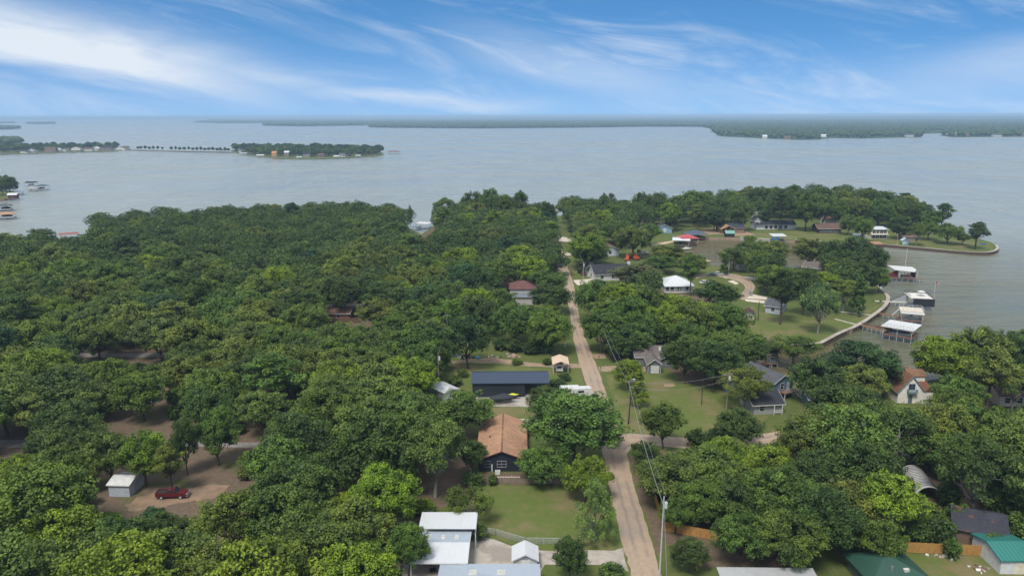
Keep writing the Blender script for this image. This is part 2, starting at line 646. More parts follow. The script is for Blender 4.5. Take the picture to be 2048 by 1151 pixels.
# shoreline of the land in front, as it runs in the photograph
NORTH = [(-900, 560), (-300, 522), (-100, 506), (60, 497), (130, 492), (178, 488), (200, 464), (300, 456), (450, 448), (640, 441), (780, 441),
         (815, 454), (842, 468), (862, 456), (876, 440), (960, 432), (1050, 428), (1150, 432), (1300, 430), (1420, 424), (1480, 415),
         (1560, 406), (1700, 406), (1790, 421), (1850, 441), (1930, 468), (1982, 484)]
TIP = [(1982, 484), (1993, 490), (1996, 496), (1989, 502), (1965, 505), (1915, 502), (1860, 497), (1810, 492.5), (1762, 488.5), (1700, 486)]
CANAL = [(1700, 486), (1640, 483), (1560, 479), (1500, 476), (1456, 474), (1425, 474), (1395, 473), (1362, 483), (1346, 493), (1366, 516), (1404, 529),
         (1425, 531), (1470, 529), (1520, 531), (1580, 534), (1640, 540), (1700, 551), (1745, 565)]
WALL = [(1745, 565), (1765, 579), (1776, 592), (1777, 600), (1771, 612), (1754, 626), (1718, 650), (1681, 666), (1643, 686)]
COVE = [(1643, 686), (1600, 690), (1555, 690), (1515, 695), (1492, 706), (1499, 717), (1516, 724), (1521, 733), (1514, 742), (1545, 748), (1600, 744),
        (1680, 738), (1760, 752), (1830, 768), (1900, 752), (2000, 727), (2200, 706), (2600, 700)]
coast = NORTH + TIP[1:] + CANAL[1:] + WALL[1:] + COVE[1:]
cw = [P(x, y, 0) for x, y in coast]
rim = ragged(cw, 5, .5, 3, closed=False)
LANDPOLY = [(p.x, p.y) for p in rim] + [(420, -300), (-900, -300)]
land_pts = [Vector((x, y, 0)) for x, y in LANDPOLY]
flat_sheet('ground', land_pts, GRASS)
# earth bank from the turf down into the lake
mb = MB()
for i in range(len(rim) - 1):
    a, b = rim[i], rim[i + 1]
    d = (b - a)
    n_ = Vector((d.y, -d.x, 0)).normalized()
    mb.add([a + Vector((0, 0, -.02)), b + Vector((0, 0, -.02)), b + Vector((0, 0, WATER_Z - .8)), a + Vector((0, 0, WATER_Z - .8))], [(0, 1, 2, 3)])
tag(mb.build('shore_bank', DIRT), kind='structure')


def bulkhead(pxs, name, label, top=.12, w=.9, colour=(.12, .085, .062), capc=None):
    """retaining wall along the water with a paved cap"""
    line = smooth_line([P(x, y, 0) for x, y in pxs], 4)
    root = empty(name, line[0], 0, label, 'retaining wall')
    off = []
    for i, p in enumerate(line):
        d = line[min(i + 1, len(line) - 1)] - line[max(i - 1, 0)]
        off.append(Vector((d.y, -d.x, 0)).normalized())
    # make sure the offset points to the water
    mid = len(line) // 2
    if in_poly(*(line[mid] + off[mid] * 3).xy, LANDPOLY):
        off = [-v for v in off]
    wall, cap = MB(), MB()
    o = line[0]
    for i in range(len(line) - 1):
        a, b, na, nb = line[i] - o, line[i + 1] - o, off[i], off[i + 1]
        z0, z1 = WATER_Z - .6, top
        wall.add([a + na * .35 + Vector((0, 0, z0)), b + nb * .35 + Vector((0, 0, z0)), b + nb * .3 + Vector((0, 0, z1)), a + na * .3 + Vector((0, 0, z1)),
                  a - na * .1 + Vector((0, 0, z0)), b - nb * .1 + Vector((0, 0, z0)), b - nb * .1 + Vector((0, 0, z1)), a - na * .1 + Vector((0, 0, z1))],
                 [(0, 1, 2, 3), (4, 7, 6, 5), (3, 2, 6, 7)])
        cap.add([a + na * .45 + Vector((0, 0, z1 + .003)), b + nb * .45 + Vector((0, 0, z1 + .003)), b - nb * w + Vector((0, 0, z1 + .003)), a - na * w + Vector((0, 0, z1 + .003)),
                 a + na * .45 + Vector((0, 0, z1 + .14)), b + nb * .45 + Vector((0, 0, z1 + .14)), b - nb * w + Vector((0, 0, z1 + .14)), a - na * w + Vector((0, 0, z1 + .14))],
                [(4, 5, 6, 7), (0, 1, 5, 4), (2, 3, 7, 6), (0, 3, 2, 1)])
        if (b - a).length > .5:
            m = (a + b) / 2 + (na + nb) / 2 * .42
            wall.box(m.x - .12, m.y - .12, z0, m.x + .12, m.y + .12, z1 - .02)
    wall.build('wall_face', wood(colour), root)
    cap.build('cap', capc or CONC, root)
    return root


bulkhead(TIP[1:], 'retaining_wall', 'long curved brown retaining wall edging the grassy point across the cove')
bulkhead(WALL, 'retaining_wall', 'curving retaining wall with pale path below the lawn beside the four docks')
bulkhead([(1499, 717), (1516, 724), (1521, 733), (1514, 742)], 'retaining_wall', 'short bowed concrete wall beside the grey boathouse in the muddy cove', colour=(.22, .17, .13))
bulkhead([(1700, 486), (1640, 483), (1590, 480.5)], 'retaining_wall', 'dark straight retaining wall under the lawn of the long brown-roofed house')
bulkhead([(1560, 479.3), (1515, 477), (1480, 475)], 'retaining_wall', 'grey straight retaining wall beside the blue-tarped boat lift', colour=(.42, .40, .37), capc=PALEC)
bulkhead([(1643, 686), (1600, 690), (1555, 690), (1515, 695)], 'retaining_wall', 'dark timber retaining wall at the back of the muddy brown cove', colour=(.09, .06, .04))


# ------------------------------------------------ roads
def strip(name, left, right, z, material, kind='structure', jit=.1, seed=1, n=8):
    L, Rr = smooth_line([P(x, y) for x, y in left], n), smooth_line([P(x, y) for x, y in right], n)
    k = min(len(L), len(Rr))
    rnd = random.Random(seed)
    v, f, uv = [], [], []
    dist, M = 0, 6
    for i in range(k):
        l, r = L[i], Rr[i]
        jl, jr = rnd.uniform(-jit, jit), rnd.uniform(-jit, jit)
        d = (r - l).normalized()
        l, r = l + d * jl, r + d * jr
        if i:
            dist += ((L[i] + Rr[i]) / 2 - (L[i - 1] + Rr[i - 1]) / 2).length
        for q in range(M + 1):
            p = l.lerp(r, q / M)
            v.append((p.x, p.y, z + .02 * math.sin(math.pi * q / M)))
            uv.append((q / M, dist))
    for i in range(k - 1):
        for q in range(M):
            a = i * (M + 1) + q
            f.append((a, a + 1, a + M + 2, a + M + 1))
    me = bpy.data.meshes.new(name)
    me.from_pydata(v, [], f)
    me.materials.append(material)
    ul = me.uv_layers.new(name='UVMap')
    for lp in me.loops:
        ul.data[lp.index].uv = uv[lp.vertex_index]
    if me.polygons[0].normal.z < 0:
        me.flip_normals()
    return tag(link(name, me), kind=kind)


strip('road', [(1313, 1400), (1263, 1151), (1242, 1075), (1219, 976), (1205, 905), (1177, 784), (1162, 737), (1148, 681), (1142, 640), (1137, 610), (1126, 567), (1117, 543), (1113, 520), (1108, 500), (1103, 476), (1105, 457), (1110, 440)],
      [(1394, 1400), (1322, 1151), (1304, 1082), (1267, 968), (1253, 907), (1219, 806), (1197, 741), (1173, 680), (1160, 640), (1154, 606), (1146, 566), (1138, 541), (1131, 520), (1124, 500), (1117, 478), (1113, 459), (1115, 441)],
      .03, ROADM, jit=.18)
# side street to the right of the junction
strip('side_street', [(1225, 876), (1253, 866), (1290, 868), (1400, 876), (1520, 868), (1640, 846), (1700, 838)],
      [(1250, 912), (1268, 892), (1300, 889), (1400, 898), (1530, 890), (1650, 866), (1710, 856)], .022, ROADM, seed=5)
# lane curving round behind the white cottage
strip('side_street', [(1390, 550), (1430, 546), (1465, 547.5), (1495, 556), (1509, 570), (1507, 582), (1498, 592), (1488, 600)],
      [(1392, 557), (1425, 552), (1455, 556), (1480, 564), (1490, 574), (1487, 582), (1480, 588), (1470, 594)], .022, ROADM, seed=6)
# grey lanes through the woods on the left
for nm, l_, r_ in (('lane', [(-200, 882), (0, 879), (150, 881), (300, 881), (430, 882), (560, 886), (700, 890)], [(-200, 898), (0, 894), (150, 895), (300, 893), (430, 893), (560, 897), (700, 901)]),
                   ('lane', [(-100, 712), (40, 708), (160, 706), (320, 706), (480, 708)], [(-100, 720), (40, 716), (160, 714), (320, 714), (480, 716)]),
                   ('lane', [(60, 622), (120, 611), (185, 602), (300, 598)], [(70, 628), (130, 617), (190, 608), (300, 604)]),
                   ('lane', [(560, 609), (700, 607), (860, 606)], [(560, 615), (700, 612), (860, 611)])):
    strip(nm, l_, r_, .02, LANE, seed=9)

# ------------------------------------------------ drives, pads, yards
sheet('driveway', [(938, 1125), (940, 1090), (948, 1074), (965, 1073), (990, 1078), (1020, 1090), (1050, 1098), (1110, 1101), (1180, 1099), (1228, 1100), (1246, 1094), (1250, 1120),
                   (1258, 1142), (1225, 1130), (1180, 1128), (1090, 1128), (1076, 1150), (1000, 1170), (930, 1165)], .012, CONC, .12)
sheet('carport_floor', [(805, 1165), (812, 1080), (943, 1080), (943, 1165)], .016, CONC, .1)
sheet('driveway', [(960, 838), (1010, 835), (1070, 838), (1130, 840), (1195, 846), (1200, 858), (1130, 857), (1060, 854), (1000, 850), (950, 850)], .012, PALEC, .12, 2)
sheet('barn_pad', [(925, 792), (1100, 786), (1150, 783), (1176, 786), (1178, 796), (1120, 798), (1106, 813), (1000, 813), (930, 806)], .012, CONC, .1, 3)
sheet('dirt_track', [(903, 722), (940, 716), (990, 715), (1040, 722), (1090, 727), (1160, 727), (1168, 735), (1120, 735), (1060, 732), (1000, 726), (945, 725), (905, 727)], .010, DIRT, .3, 4)
sheet('dirt_track', [(1196, 733), (1240, 730), (1290, 733), (1292, 742), (1240, 741), (1200, 743)], .010, DIRT, .3, 5)
sheet('dirt_patch', [(1183, 708), (1210, 706), (1212, 716), (1190, 717)], .010, DIRT, .3, 6)
sheet('dirt_patch', [(1327, 768), (1345, 766), (1351, 770), (1340, 773), (1329, 772)], .010, DIRT, .15, 7, 1)
sheet('driveway', [(1146, 560), (1186, 557), (1192, 566), (1155, 570)], .012, PALEC, .1, 8)
sheet('driveway', [(1105, 470), (1165, 480), (1166, 484), (1115, 483)], .012, PALEC, .1, 8)
sheet('driveway', [(1128, 506), (1142, 505), (1143, 510), (1130, 511)], .012, PALEC, .1, 8)
sheet('driveway', [(1486, 588), (1500, 587), (1535, 594), (1532, 599), (1490, 596)], .012, PALEC, .1, 10)
sheet('driveway', [(1488, 597), (1530, 601), (1528, 606), (1492, 602)], .012, PALEC, .1, 11)
sheet('driveway', [(1466, 560), (1478, 566), (1472, 569), (1455, 562)], .013, PALEC, .1, 12)
sheet('driveway', [(1440, 552), (1500, 553), (1530, 556), (1525, 561), (1495, 559), (1450, 556)], .014, PALEC, .1, 12)
sheet('verge', [(1256, 905), (1270, 912), (1285, 950), (1305, 1000), (1325, 1060), (1328, 1100), (1318, 1115), (1300, 1060), (1275, 985)], .009, LITTER, .3, 13)
sheet('yard', [(250, 1010), (300, 975), (380, 960), (395, 900), (470, 897), (455, 960), (410, 985), (370, 1010), (300, 1022)], .008, LITTER, .7, 14, 1.5)
sheet('dirt_track', [(248, 1010), (275, 992), (310, 983), (350, 980), (395, 972), (430, 966), (462, 970), (440, 985), (425, 998), (380, 1003), (340, 1009), (300, 1018), (262, 1022)], .013, BROWND, .6, 15, .9)
sheet('yard', [(210, 860), (255, 830), (300, 790), (330, 790), (325, 830), (280, 865)], .008, LITTER, .7, 16, 1.5)
sheet('lawn', [(975, 970), (1125, 972), (1160, 965), (1222, 990), (1250, 1085), (1240, 1097), (1110, 1098), (1050, 1095), (1000, 1078), (975, 1060), (960, 1010)], .006, LAWN, .4, 17)
sheet('yard', [(950, 944), (1060, 945), (1140, 952), (1142, 968), (960, 968)], .007, LITTER, .4, 18)
sheet('lawn', [(1212, 750), (1280, 745), (1440, 780), (1500, 800), (1540, 830), (1500, 860), (1290, 866), (1250, 862), (1230, 810)], .006, LAWN, .4, 19)
sheet('lawn', [(985, 815), (1100, 815), (1100, 836), (985, 836)], .006, LAWN, .4, 20)
sheet('lawn', [(905, 728), (1060, 735), (1160, 738), (1175, 785), (1100, 786), (920, 790)], .006, LAWN, .4, 21)
sheet('lawn', [(1500, 610), (1560, 640), (1700, 640), (1768, 600), (1715, 648), (1640, 684), (1540, 686), (1500, 660)], .006, LAWN, .4, 22)
sheet('lawn', [(1640, 482), (1760, 486), (1860, 495), (1960, 502), (1988, 499), (1980, 486), (1900, 478), (1780, 472), (1600, 460), (1500, 462), (1500, 474), (1560, 477)], .006, LAWN, .4, 23)
sheet('dirt_patch', [(1385, 462), (1430, 455), (1490, 460), (1510, 470), (1470, 472), (1440, 468), (1400, 470)], .011, DIRT, .5, 24)
sheet('lawn', [(1405, 530), (1425, 533), (1480, 533), (1490, 548), (1430, 547), (1395, 552)], .006, LAWN, .3, 25)
sheet('lawn', [(1120, 490), (1160, 488), (1170, 520), (1150, 550), (1135, 530)], .006, LAWN, .3, 26)
sheet('yard', [(1780, 1110), (1990, 1105), (2060, 1160), (1990, 1200), (1760, 1180)], .007, LAWN, .4, 27)
sheet('yard', [(1340, 1080), (1480, 1075), (1640, 1110), (1620, 1140), (1400, 1135)], .007, LITTER, .5, 28)
sheet('footpath', [(1660, 619), (1700, 624), (1745, 629), (1743, 630.6), (1699, 625.8), (1659, 620.6)], .012, CONC, .08, 29, 1)
sheet('footpath', [(1670, 636), (1695, 643), (1715, 648), (1713, 649.8), (1693, 644.8), (1668, 637.8)], .012, CONC, .08, 30, 1)
# leaf litter under the woods on the left
sheet('woodland_floor', [(-300, 1350), (820, 1350), (815, 1100), (850, 1030), (950, 980), (940, 860), (880, 800), (890, 690), (960, 690), (1000, 640), (1090, 560), (1090, 450), (880, 445),
                         (840, 475), (800, 447), (640, 448), (300, 462), (210, 470), (185, 495), (60, 503), (-300, 530)], .004, LITTER, .5, 31)
sheet('woodland_floor', [(1170, 610), (1190, 660), (1215, 715), (1275, 728), (1335, 735), (1380, 770), (1440, 770), (1500, 740), (1500, 640), (1420, 590), (1250, 575)], .004, LITTER, .5, 32)
sheet('woodland_floor', [(1330, 1090), (1300, 930), (1290, 905), (1520, 897), (1650, 860), (1850, 825), (2060, 800), (2300, 800), (2300, 1120), (2000, 1105), (1760, 1105), (1480, 1070)], .004, LITTER, .5, 33)
# ================================================================ trees
def leaf_mesh(name, centers, normals, sizes, tints, aspect=.75):
    """one rhombic leaf spray per centre"""
    n = len(centers)
    rs = np.random.RandomState(n)
    t = rs.normal(size=(n, 3))
    t -= normals * np.sum(t * normals, 1)[:, None]
    t /= np.linalg.norm(t, axis=1)[:, None] + 1e-9
    b = np.cross(normals, t)
    s = sizes[:, None]
    v = np.empty((n, 4, 3))
    v[:, 0] = centers + t * s
    v[:, 1] = centers + b * s * aspect + normals * s * .18
    v[:, 2] = centers - t * s
    v[:, 3] = centers - b * s * aspect + normals * s * .18
    me = bpy.data.meshes.new(name)
    me.vertices.add(n * 4)
    me.vertices.foreach_set('co', v.reshape(-1))
    me.loops.add(n * 4)
    me.loops.foreach_set('vertex_index', np.arange(n * 4, dtype=np.int32))
    me.polygons.add(n)
    me.polygons.foreach_set('loop_start', np.arange(n, dtype=np.int32) * 4)
    at = me.attributes.new('tint', 'FLOAT', 'FACE')
    at.data.foreach_set('value', np.clip(tints, 0, 1).astype(np.float32))
    me.materials.append(LEAF)
    me.update()
    me.validate()
    return me


def unit(a):
    return a / (np.linalg.norm(a, axis=1)[:, None] + 1e-9)


def lobes_to_leaves(name, lobes, per, size, rs, flat=.8, up=.35, interior=500, wild=.75, density=1.0):
    C, N, S, T = [], [], [], []
    for lb in lobes:
        c, r = lb[0], lb[1]
        k = max(12, int(per * density * (r / 1.6) ** 2))
        d = unit(rs.normal(size=(k, 3)) + np.array([0, 0, .35]))
        rad = r * (1 - np.abs(rs.normal(size=k)) * .22) * (.9 + .22 * rs.rand(k))
        p = np.array(c) + d * rad[:, None] * np.array([1, 1, flat])
        nrm = unit(d + rs.normal(size=(k, 3)) * wild + np.array([0, 0, up]))
        C.append(p); N.append(nrm)
        S.append(size * (.6 + .8 * rs.rand(k)))
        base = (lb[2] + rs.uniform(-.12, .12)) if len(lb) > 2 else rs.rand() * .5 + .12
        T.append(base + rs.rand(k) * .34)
    cs = np.array([l[0] for l in lobes]); rr = np.array([l[1] for l in lobes])
    if interior:
        k = interior
        i = rs.randint(len(lobes), size=k)
        p = cs[i] * np.array([.8, .8, 1]) + rs.normal(size=(k, 3)) * rr[i][:, None] * .35 - np.array([0, 0, .3])
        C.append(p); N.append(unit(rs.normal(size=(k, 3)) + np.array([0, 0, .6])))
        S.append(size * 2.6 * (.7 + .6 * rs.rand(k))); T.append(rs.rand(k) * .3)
    return leaf_mesh(name, np.concatenate(C), np.concatenate(N), np.concatenate(S), np.concatenate(T))


def limb_points(a, b, rs, sag=.5):
    a, b = Vector(a), Vector(b)
    out = []
    for q in range(5):
        t = q / 4
        p = a.lerp(b, t)
        p.z += math.sin(t * math.pi) * -sag * .5
        if 0 < q < 4:
            p += Vector(rs.normal(size=3)) * .22
        out.append(p)
    return out


def trunk_mesh(name, h_fork, r0, targets, rs, material, lean=(0, 0), top=None, sides=7):
    mb = MB()
    fx, fy = lean
    fork = Vector((fx, fy, h_fork))
    mb.tube([(0, 0, -.3), (0, 0, .25), (fx * .3, fy * .3, h_fork * .5), fork, fork + Vector((fx * .1, fy * .1, .6))], [r0 * 1.5, r0 * 1.1, r0 * .9, r0 * .8, r0 * .4], sides)
    if top:
        mb.tube([fork, fork.lerp(Vector(top), .5) + Vector((.15, -.1, 0)), top], [r0 * .75, r0 * .5, r0 * .12], sides)
    for tgt in targets:
        pts = limb_points(fork + Vector((0, 0, rs.uniform(-.4, .3))), tgt, rs)
        mb.tube(pts, [r0 * .5, r0 * .42, r0 * .32, r0 * .2, r0 * .06], 5)
        side = pts[2] + Vector(rs.normal(size=3)) * 1.4 + Vector((0, 0, .6))
        mb.tube([pts[2], (pts[2] + side) / 2 + Vector((0, 0, .2)), side], [r0 * .26, r0 * .16, r0 * .04], 4)
    me = mb.mesh(name, material, True, fix=False)
    return me


PROTO = {}      # kind -> list of (trunk mesh, crown mesh); built 12 m wide, given height


def dome(rs, n, rx, rz, cz, lo=-.35, rmin=1.2, rmax=2.1, squash=1.0, hollow=.55):
    out = []
    tries = 0
    while len(out) < n and tries < 4000:
        tries += 1
        d = rs.normal(size=3); d /= np.linalg.norm(d)
        if d[2] < lo:
            continue
        f = hollow + (1 - hollow) * rs.rand() ** .6
        r = rs.uniform(rmin, rmax)
        c = np.array([d[0] * (rx - r * .8) * f, d[1] * (rx - r * .8) * f, cz + d[2] * (rz - r * .6) * f])
        if all(np.linalg.norm((c - o[0]) / np.array([1, 1, squash])) > .62 * (r + o[1]) * .72 for o in out):
            out.append((c, r))
    return out


def masses(rs, n, rx, rz, cz, lo=-.6, rmin=1.9, rmax=3.0, small=(.55, 1.05), fill=1.0):
    """limb masses spread through the crown, each covered with small leaf clumps; dark gaps stay between them"""
    big = dome(rs, n, rx, rz, cz, lo, rmin, rmax, hollow=.62)
    out = []
    for c, r in big:
        tb = rs.uniform(.10, .58)
        sq = rs.uniform(.62, .85)
        k = int(fill * 10 * (r / 2.4) ** 2) + 4
        for _ in range(k):
            d = rs.normal(size=3)
            d[2] = d[2] * .8 + .35
            d += (c - np.array([0, 0, cz - 1.5])) / rx * .5
            d /= np.linalg.norm(d)
            q = rs.uniform(*small)
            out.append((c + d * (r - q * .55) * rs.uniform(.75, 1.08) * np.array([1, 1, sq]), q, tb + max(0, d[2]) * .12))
    return out, big


def outlying(rs, lobes, n, rx, cz, rz):
    """a few small sprays that stick out and break the outline"""
    for _ in range(n):
        d = rs.normal(size=3); d[2] = abs(d[2]) * .8 - .2; d /= np.linalg.norm(d)
        lobes.append((np.array([d[0] * rx * .98, d[1] * rx * .98, cz + d[2] * rz * .98]), rs.uniform(.5, .9)))


def make_protos():
    for k in range(10):                                 # oaks: broad uneven domes
        rs = np.random.RandomState(100 + k)
        rx, rz, cz = rs.uniform(5.7, 6.5), rs.uniform(4.2, 5.0), rs.uniform(6.2, 6.8)
        lobes, big = masses(rs, rs.randint(15, 21), rx, rz, cz, -.62)
        ox = rs.uniform(-.8, .8, 2)
        lobes = [(c + np.array([ox[0], ox[1], 0]) * (c[2] - 5) / 5, r, t_) for c, r, t_ in lobes]
        outlying(rs, lobes, 22, rx, cz, rz)
        crown = lobes_to_leaves('oak_crown', lobes, 215, .15, rs, interior=1300, wild=.6)
        trunk = trunk_mesh('oak_trunk', rs.uniform(2.0, 2.8), .27, [l[0] for l in big[:9]], rs, BARK, tuple(rs.uniform(-.5, .5, 2)))
        PROTO.setdefault('oak', []).append((trunk, crown))
    for k in range(3):                                  # fuller round trees
        rs = np.random.RandomState(200 + k)
        lobes, big = masses(rs, 22, 5.9, 5.4, 6.6, -.8, 1.6, 2.4, fill=1.5)
        outlying(rs, lobes, 14, 5.8, 6.6, 5.2)
        crown = lobes_to_leaves('round_crown', lobes, 215, .15, rs, interior=1600)
        trunk = trunk_mesh('round_trunk', 2.4, .25, [l[0] for l in big[:6]], rs, BARK)
        PROTO.setdefault('round', []).append((trunk, crown))
    for k in range(3):                                  # open trees with visible limbs
        rs = np.random.RandomState(300 + k)
        lobes, big = masses(rs, 17, 6.2, 4.8, 7.0, -.5, 1.4, 2.3, fill=1.3)
        outlying(rs, lobes, 24, 6.0, 7.2, 4.4)
        crown = lobes_to_leaves('open_crown', lobes, 200, .15, rs, interior=350)
        trunk = trunk_mesh('open_trunk', 2.6, .3, [l[0] for l in big[:14]], rs, GREYBARK, tuple(rs.uniform(-.6, .6, 2)))
        PROTO.setdefault('open', []).append((trunk, crown))
    for k in range(3):                                  # pines: tall bare trunk, flat-layered dark crown (built 18 m tall)
        rs = np.random.RandomState(400 + k)
        lobes = []
        for q in range(46):
            t = rs.rand() ** .8
            z = 7.5 + t * 9.5
            rr = (1 - abs(t - .45) * 1.25) * 5.2
            a = rs.rand() * 6.283
            f = rs.uniform(.35, 1.0)
            lobes.append((np.array([math.cos(a) * rr * f, math.sin(a) * rr * f, z]), rs.uniform(.9, 1.5)))
        crown = lobes_to_leaves('pine_crown', lobes, 260, .18, rs, flat=.6, interior=300, wild=.9)
        trunk = trunk_mesh('pine_trunk', 7.0, .33, [l[0] for l in lobes[:16]], rs, BARK, top=(.3, .2, 17.0))
        PROTO.setdefault('pine', []).append((trunk, crown))
    for k in range(2):                                  # cypresses: soft cones (built 7 m wide, 14 m tall)
        rs = np.random.RandomState(500 + k)
        lobes = []
        for q in range(62):
            t = rs.rand()
            z = 1.9 + t * 11.5
            rr = 3.4 * (1 - t) ** .75 + .25
            a = rs.rand() * 6.283
            f = rs.uniform(.3, .95)
            lobes.append((np.array([math.cos(a) * rr * f, math.sin(a) * rr * f, z]), rs.uniform(.45, .95) * (1.15 - .4 * t)))
        crown = lobes_to_leaves('cypress_crown', lobes, 330, .17, rs, flat=.7, interior=500, wild=1.0)
        trunk = trunk_mesh('cypress_trunk', 3.0, .2, [], rs, GREYBARK, top=(0, 0, 13))
        PROTO.setdefault('cypress', []).append((trunk, crown))
    for k in range(2):                                  # bushes, foliage to the ground (built 4 m wide, 4 m tall)
        rs = np.random.RandomState(600 + k)
        lobes = dome(rs, 22, 2.1, 1.9, 1.9, -.9, .55, .9, hollow=.6)
        crown = lobes_to_leaves('bush_crown', lobes, 420, .14, rs, interior=400)
        trunk = trunk_mesh('bush_stem', .5, .08, [l[0] for l in lobes[:6]], rs, BARK)
        PROTO.setdefault('bush', []).append((trunk, crown))
    rs = np.random.RandomState(700)                     # a pale wispy tree, drooping sprays (built 9 m wide, 12 m tall)
    C = []
    for q in range(230):
        t = rs.rand()
        z = 2.0 + t * 9.6
        rr = 4.3 * math.sin(min(1, (1 - t) * 1.25 + .1) * 1.57) ** 1.0
        a, f = rs.rand() * 6.283, rs.uniform(.25, 1.0)
        C.append((np.array([math.cos(a) * rr * f, math.sin(a) * rr * f, z]), rs.uniform(.3, .6)))
    crown = lobes_to_leaves('wispy_crown', C, 900, .115, rs, flat=1.5, interior=0, wild=1.2)
    trunk = trunk_mesh('wispy_trunk', 2.6, .17, [c[0] for c in C[:16]], rs, GREYBARK, top=(0, 0, 11))
    PROTO['wispy'] = [(trunk, crown)]
    for k in range(2):                                  # bare grey trees (built 10 m wide, 11 m tall)
        rs = np.random.RandomState(800 + k)
        mb = MB()

        def grow(p, d, L, r, lev):
            q = p + d * L
            mb.tube([p, (p + q) / 2 + Vector(rs.normal(size=3)) * L * .06, q], [r, r * .8, r * .55], 4, cap=False)
            if lev == 0:
                return
            for _ in range(3 if lev > 1 else 4):
                nd = (d + Vector(rs.normal(size=3)) * .55 + Vector((0, 0, .12))).normalized()
                grow(q, nd, L * rs.uniform(.6, .82), r * .52, lev - 1)
        grow(Vector((0, 0, -.2)), Vector((0, 0, 1)), 2.8, .2, 5)
        trunk = mb.mesh('bare_branches', GREYBARK, True, fix=False)
        PROTO.setdefault('bare', []).append((trunk, None))


REF = {'oak': (12, 11.2), 'round': (12, 12), 'open': (12, 11.6), 'pine': (10.5, 18), 'cypress': (7, 14), 'bush': (4.2, 3.9), 'wispy': (9, 12), 'bare': (10, 11)}
HW = {'oak': .92, 'round': .95, 'open': .95, 'pine': 1.6, 'cypress': 1.9, 'bush': .85, 'wispy': 1.3, 'bare': 1.1}
CZ = {'oak': .62, 'round': .55, 'open': .62, 'pine': .66, 'cypress': .5, 'bush': .5, 'wispy': .55, 'bare': .6}
WORD = {'oak': 'oak', 'round': 'round-crowned tree', 'open': 'open-limbed tree', 'pine': 'pine', 'cypress': 'cypress', 'bush': 'bush', 'wispy': 'wispy tree', 'bare': 'bare tree'}
TINT = {'dark': (.058, .098, .024), 'mid': (.088, .143, .027), 'olive': (.115, .155, .033), 'lime': (.138, .206, .020), 'blue': (.040, .088, .038), 'pale': (.15, .215, .075), 'grey': (.10, .128, .058)}
TINTWORD = {'dark': 'dark green', 'mid': 'mid-green', 'olive': 'olive-green', 'lime': 'bright lime-green', 'blue': 'deep blue-green', 'pale': 'pale green', 'grey': 'grey-green'}
TREES = []      # dicts: kind, tint, x, y, w, h, px, py, hand, label


def pix_to_tree(px, py, wpx, kind, tint, h=None, label=None):
    hh = h or 9.0
    for _ in range(5):
        c = P(px, py, CZ[kind] * hh)
        w = wpx * pix(c)[2] / FOCAL
        if not h:
            lim = {'bush': (1.2, 5.5), 'pine': (11, 21), 'cypress': (5, 16)}.get(kind, (5.5, 15.5))
            hh = max(lim[0], min(lim[1], HW[kind] * w))
    TREES.append(dict(kind=kind, tint=tint, x=c.x, y=c.y, w=w, h=hh, px=px, py=py, hand=True, label=label))


def base_tree(px, yb, yt, wpx, kind, tint, label=None):
    """a tree whose foot and top the photograph shows"""
    g = P(px, yb)
    d = ray(px, yt)
    h = CAM_H + d.z * g.y / d.y
    w = wpx * pix((g.x, g.y, h * .6))[2] / FOCAL
    c = pix((g.x, g.y, h * CZ[kind]))
    TREES.append(dict(kind=kind, tint=tint, x=g.x, y=g.y, w=w, h=h, px=c[0], py=c[1], hand=True, label=label))


TREE_NAME = {'oak': 'oak_tree', 'round': 'round_tree', 'open': 'shade_tree', 'pine': 'pine_tree', 'cypress': 'cypress_tree', 'bush': 'bush', 'wispy': 'wispy_tree', 'bare': 'bare_tree'}


def plant(t, rnd):
    pr = PROTO[t['kind']]
    trunk, crown = pr[rnd.randrange(len(pr))]
    rw, rh = REF[t['kind']]
    root = empty(TREE_NAME[t['kind']], (t['x'], t['y'], 0), rnd.uniform(0, 6.283), t['label'], 'bush' if t['kind'] == 'bush' else 'tree', t.get('group'))
    root.scale = (t['w'] / rw, t['w'] / rw, t['h'] / rh)
    link('stem' if t['kind'] == 'bush' else 'trunk' if crown else 'branches', trunk, root)
    if crown:
        o = link('foliage' if t['kind'] == 'bush' else 'crown', crown, root)
        b = TINT[t['tint']]
        j = rnd.uniform(.86, 1.14)
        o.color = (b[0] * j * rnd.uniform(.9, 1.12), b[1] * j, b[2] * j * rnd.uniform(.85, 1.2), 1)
    return root


make_protos()

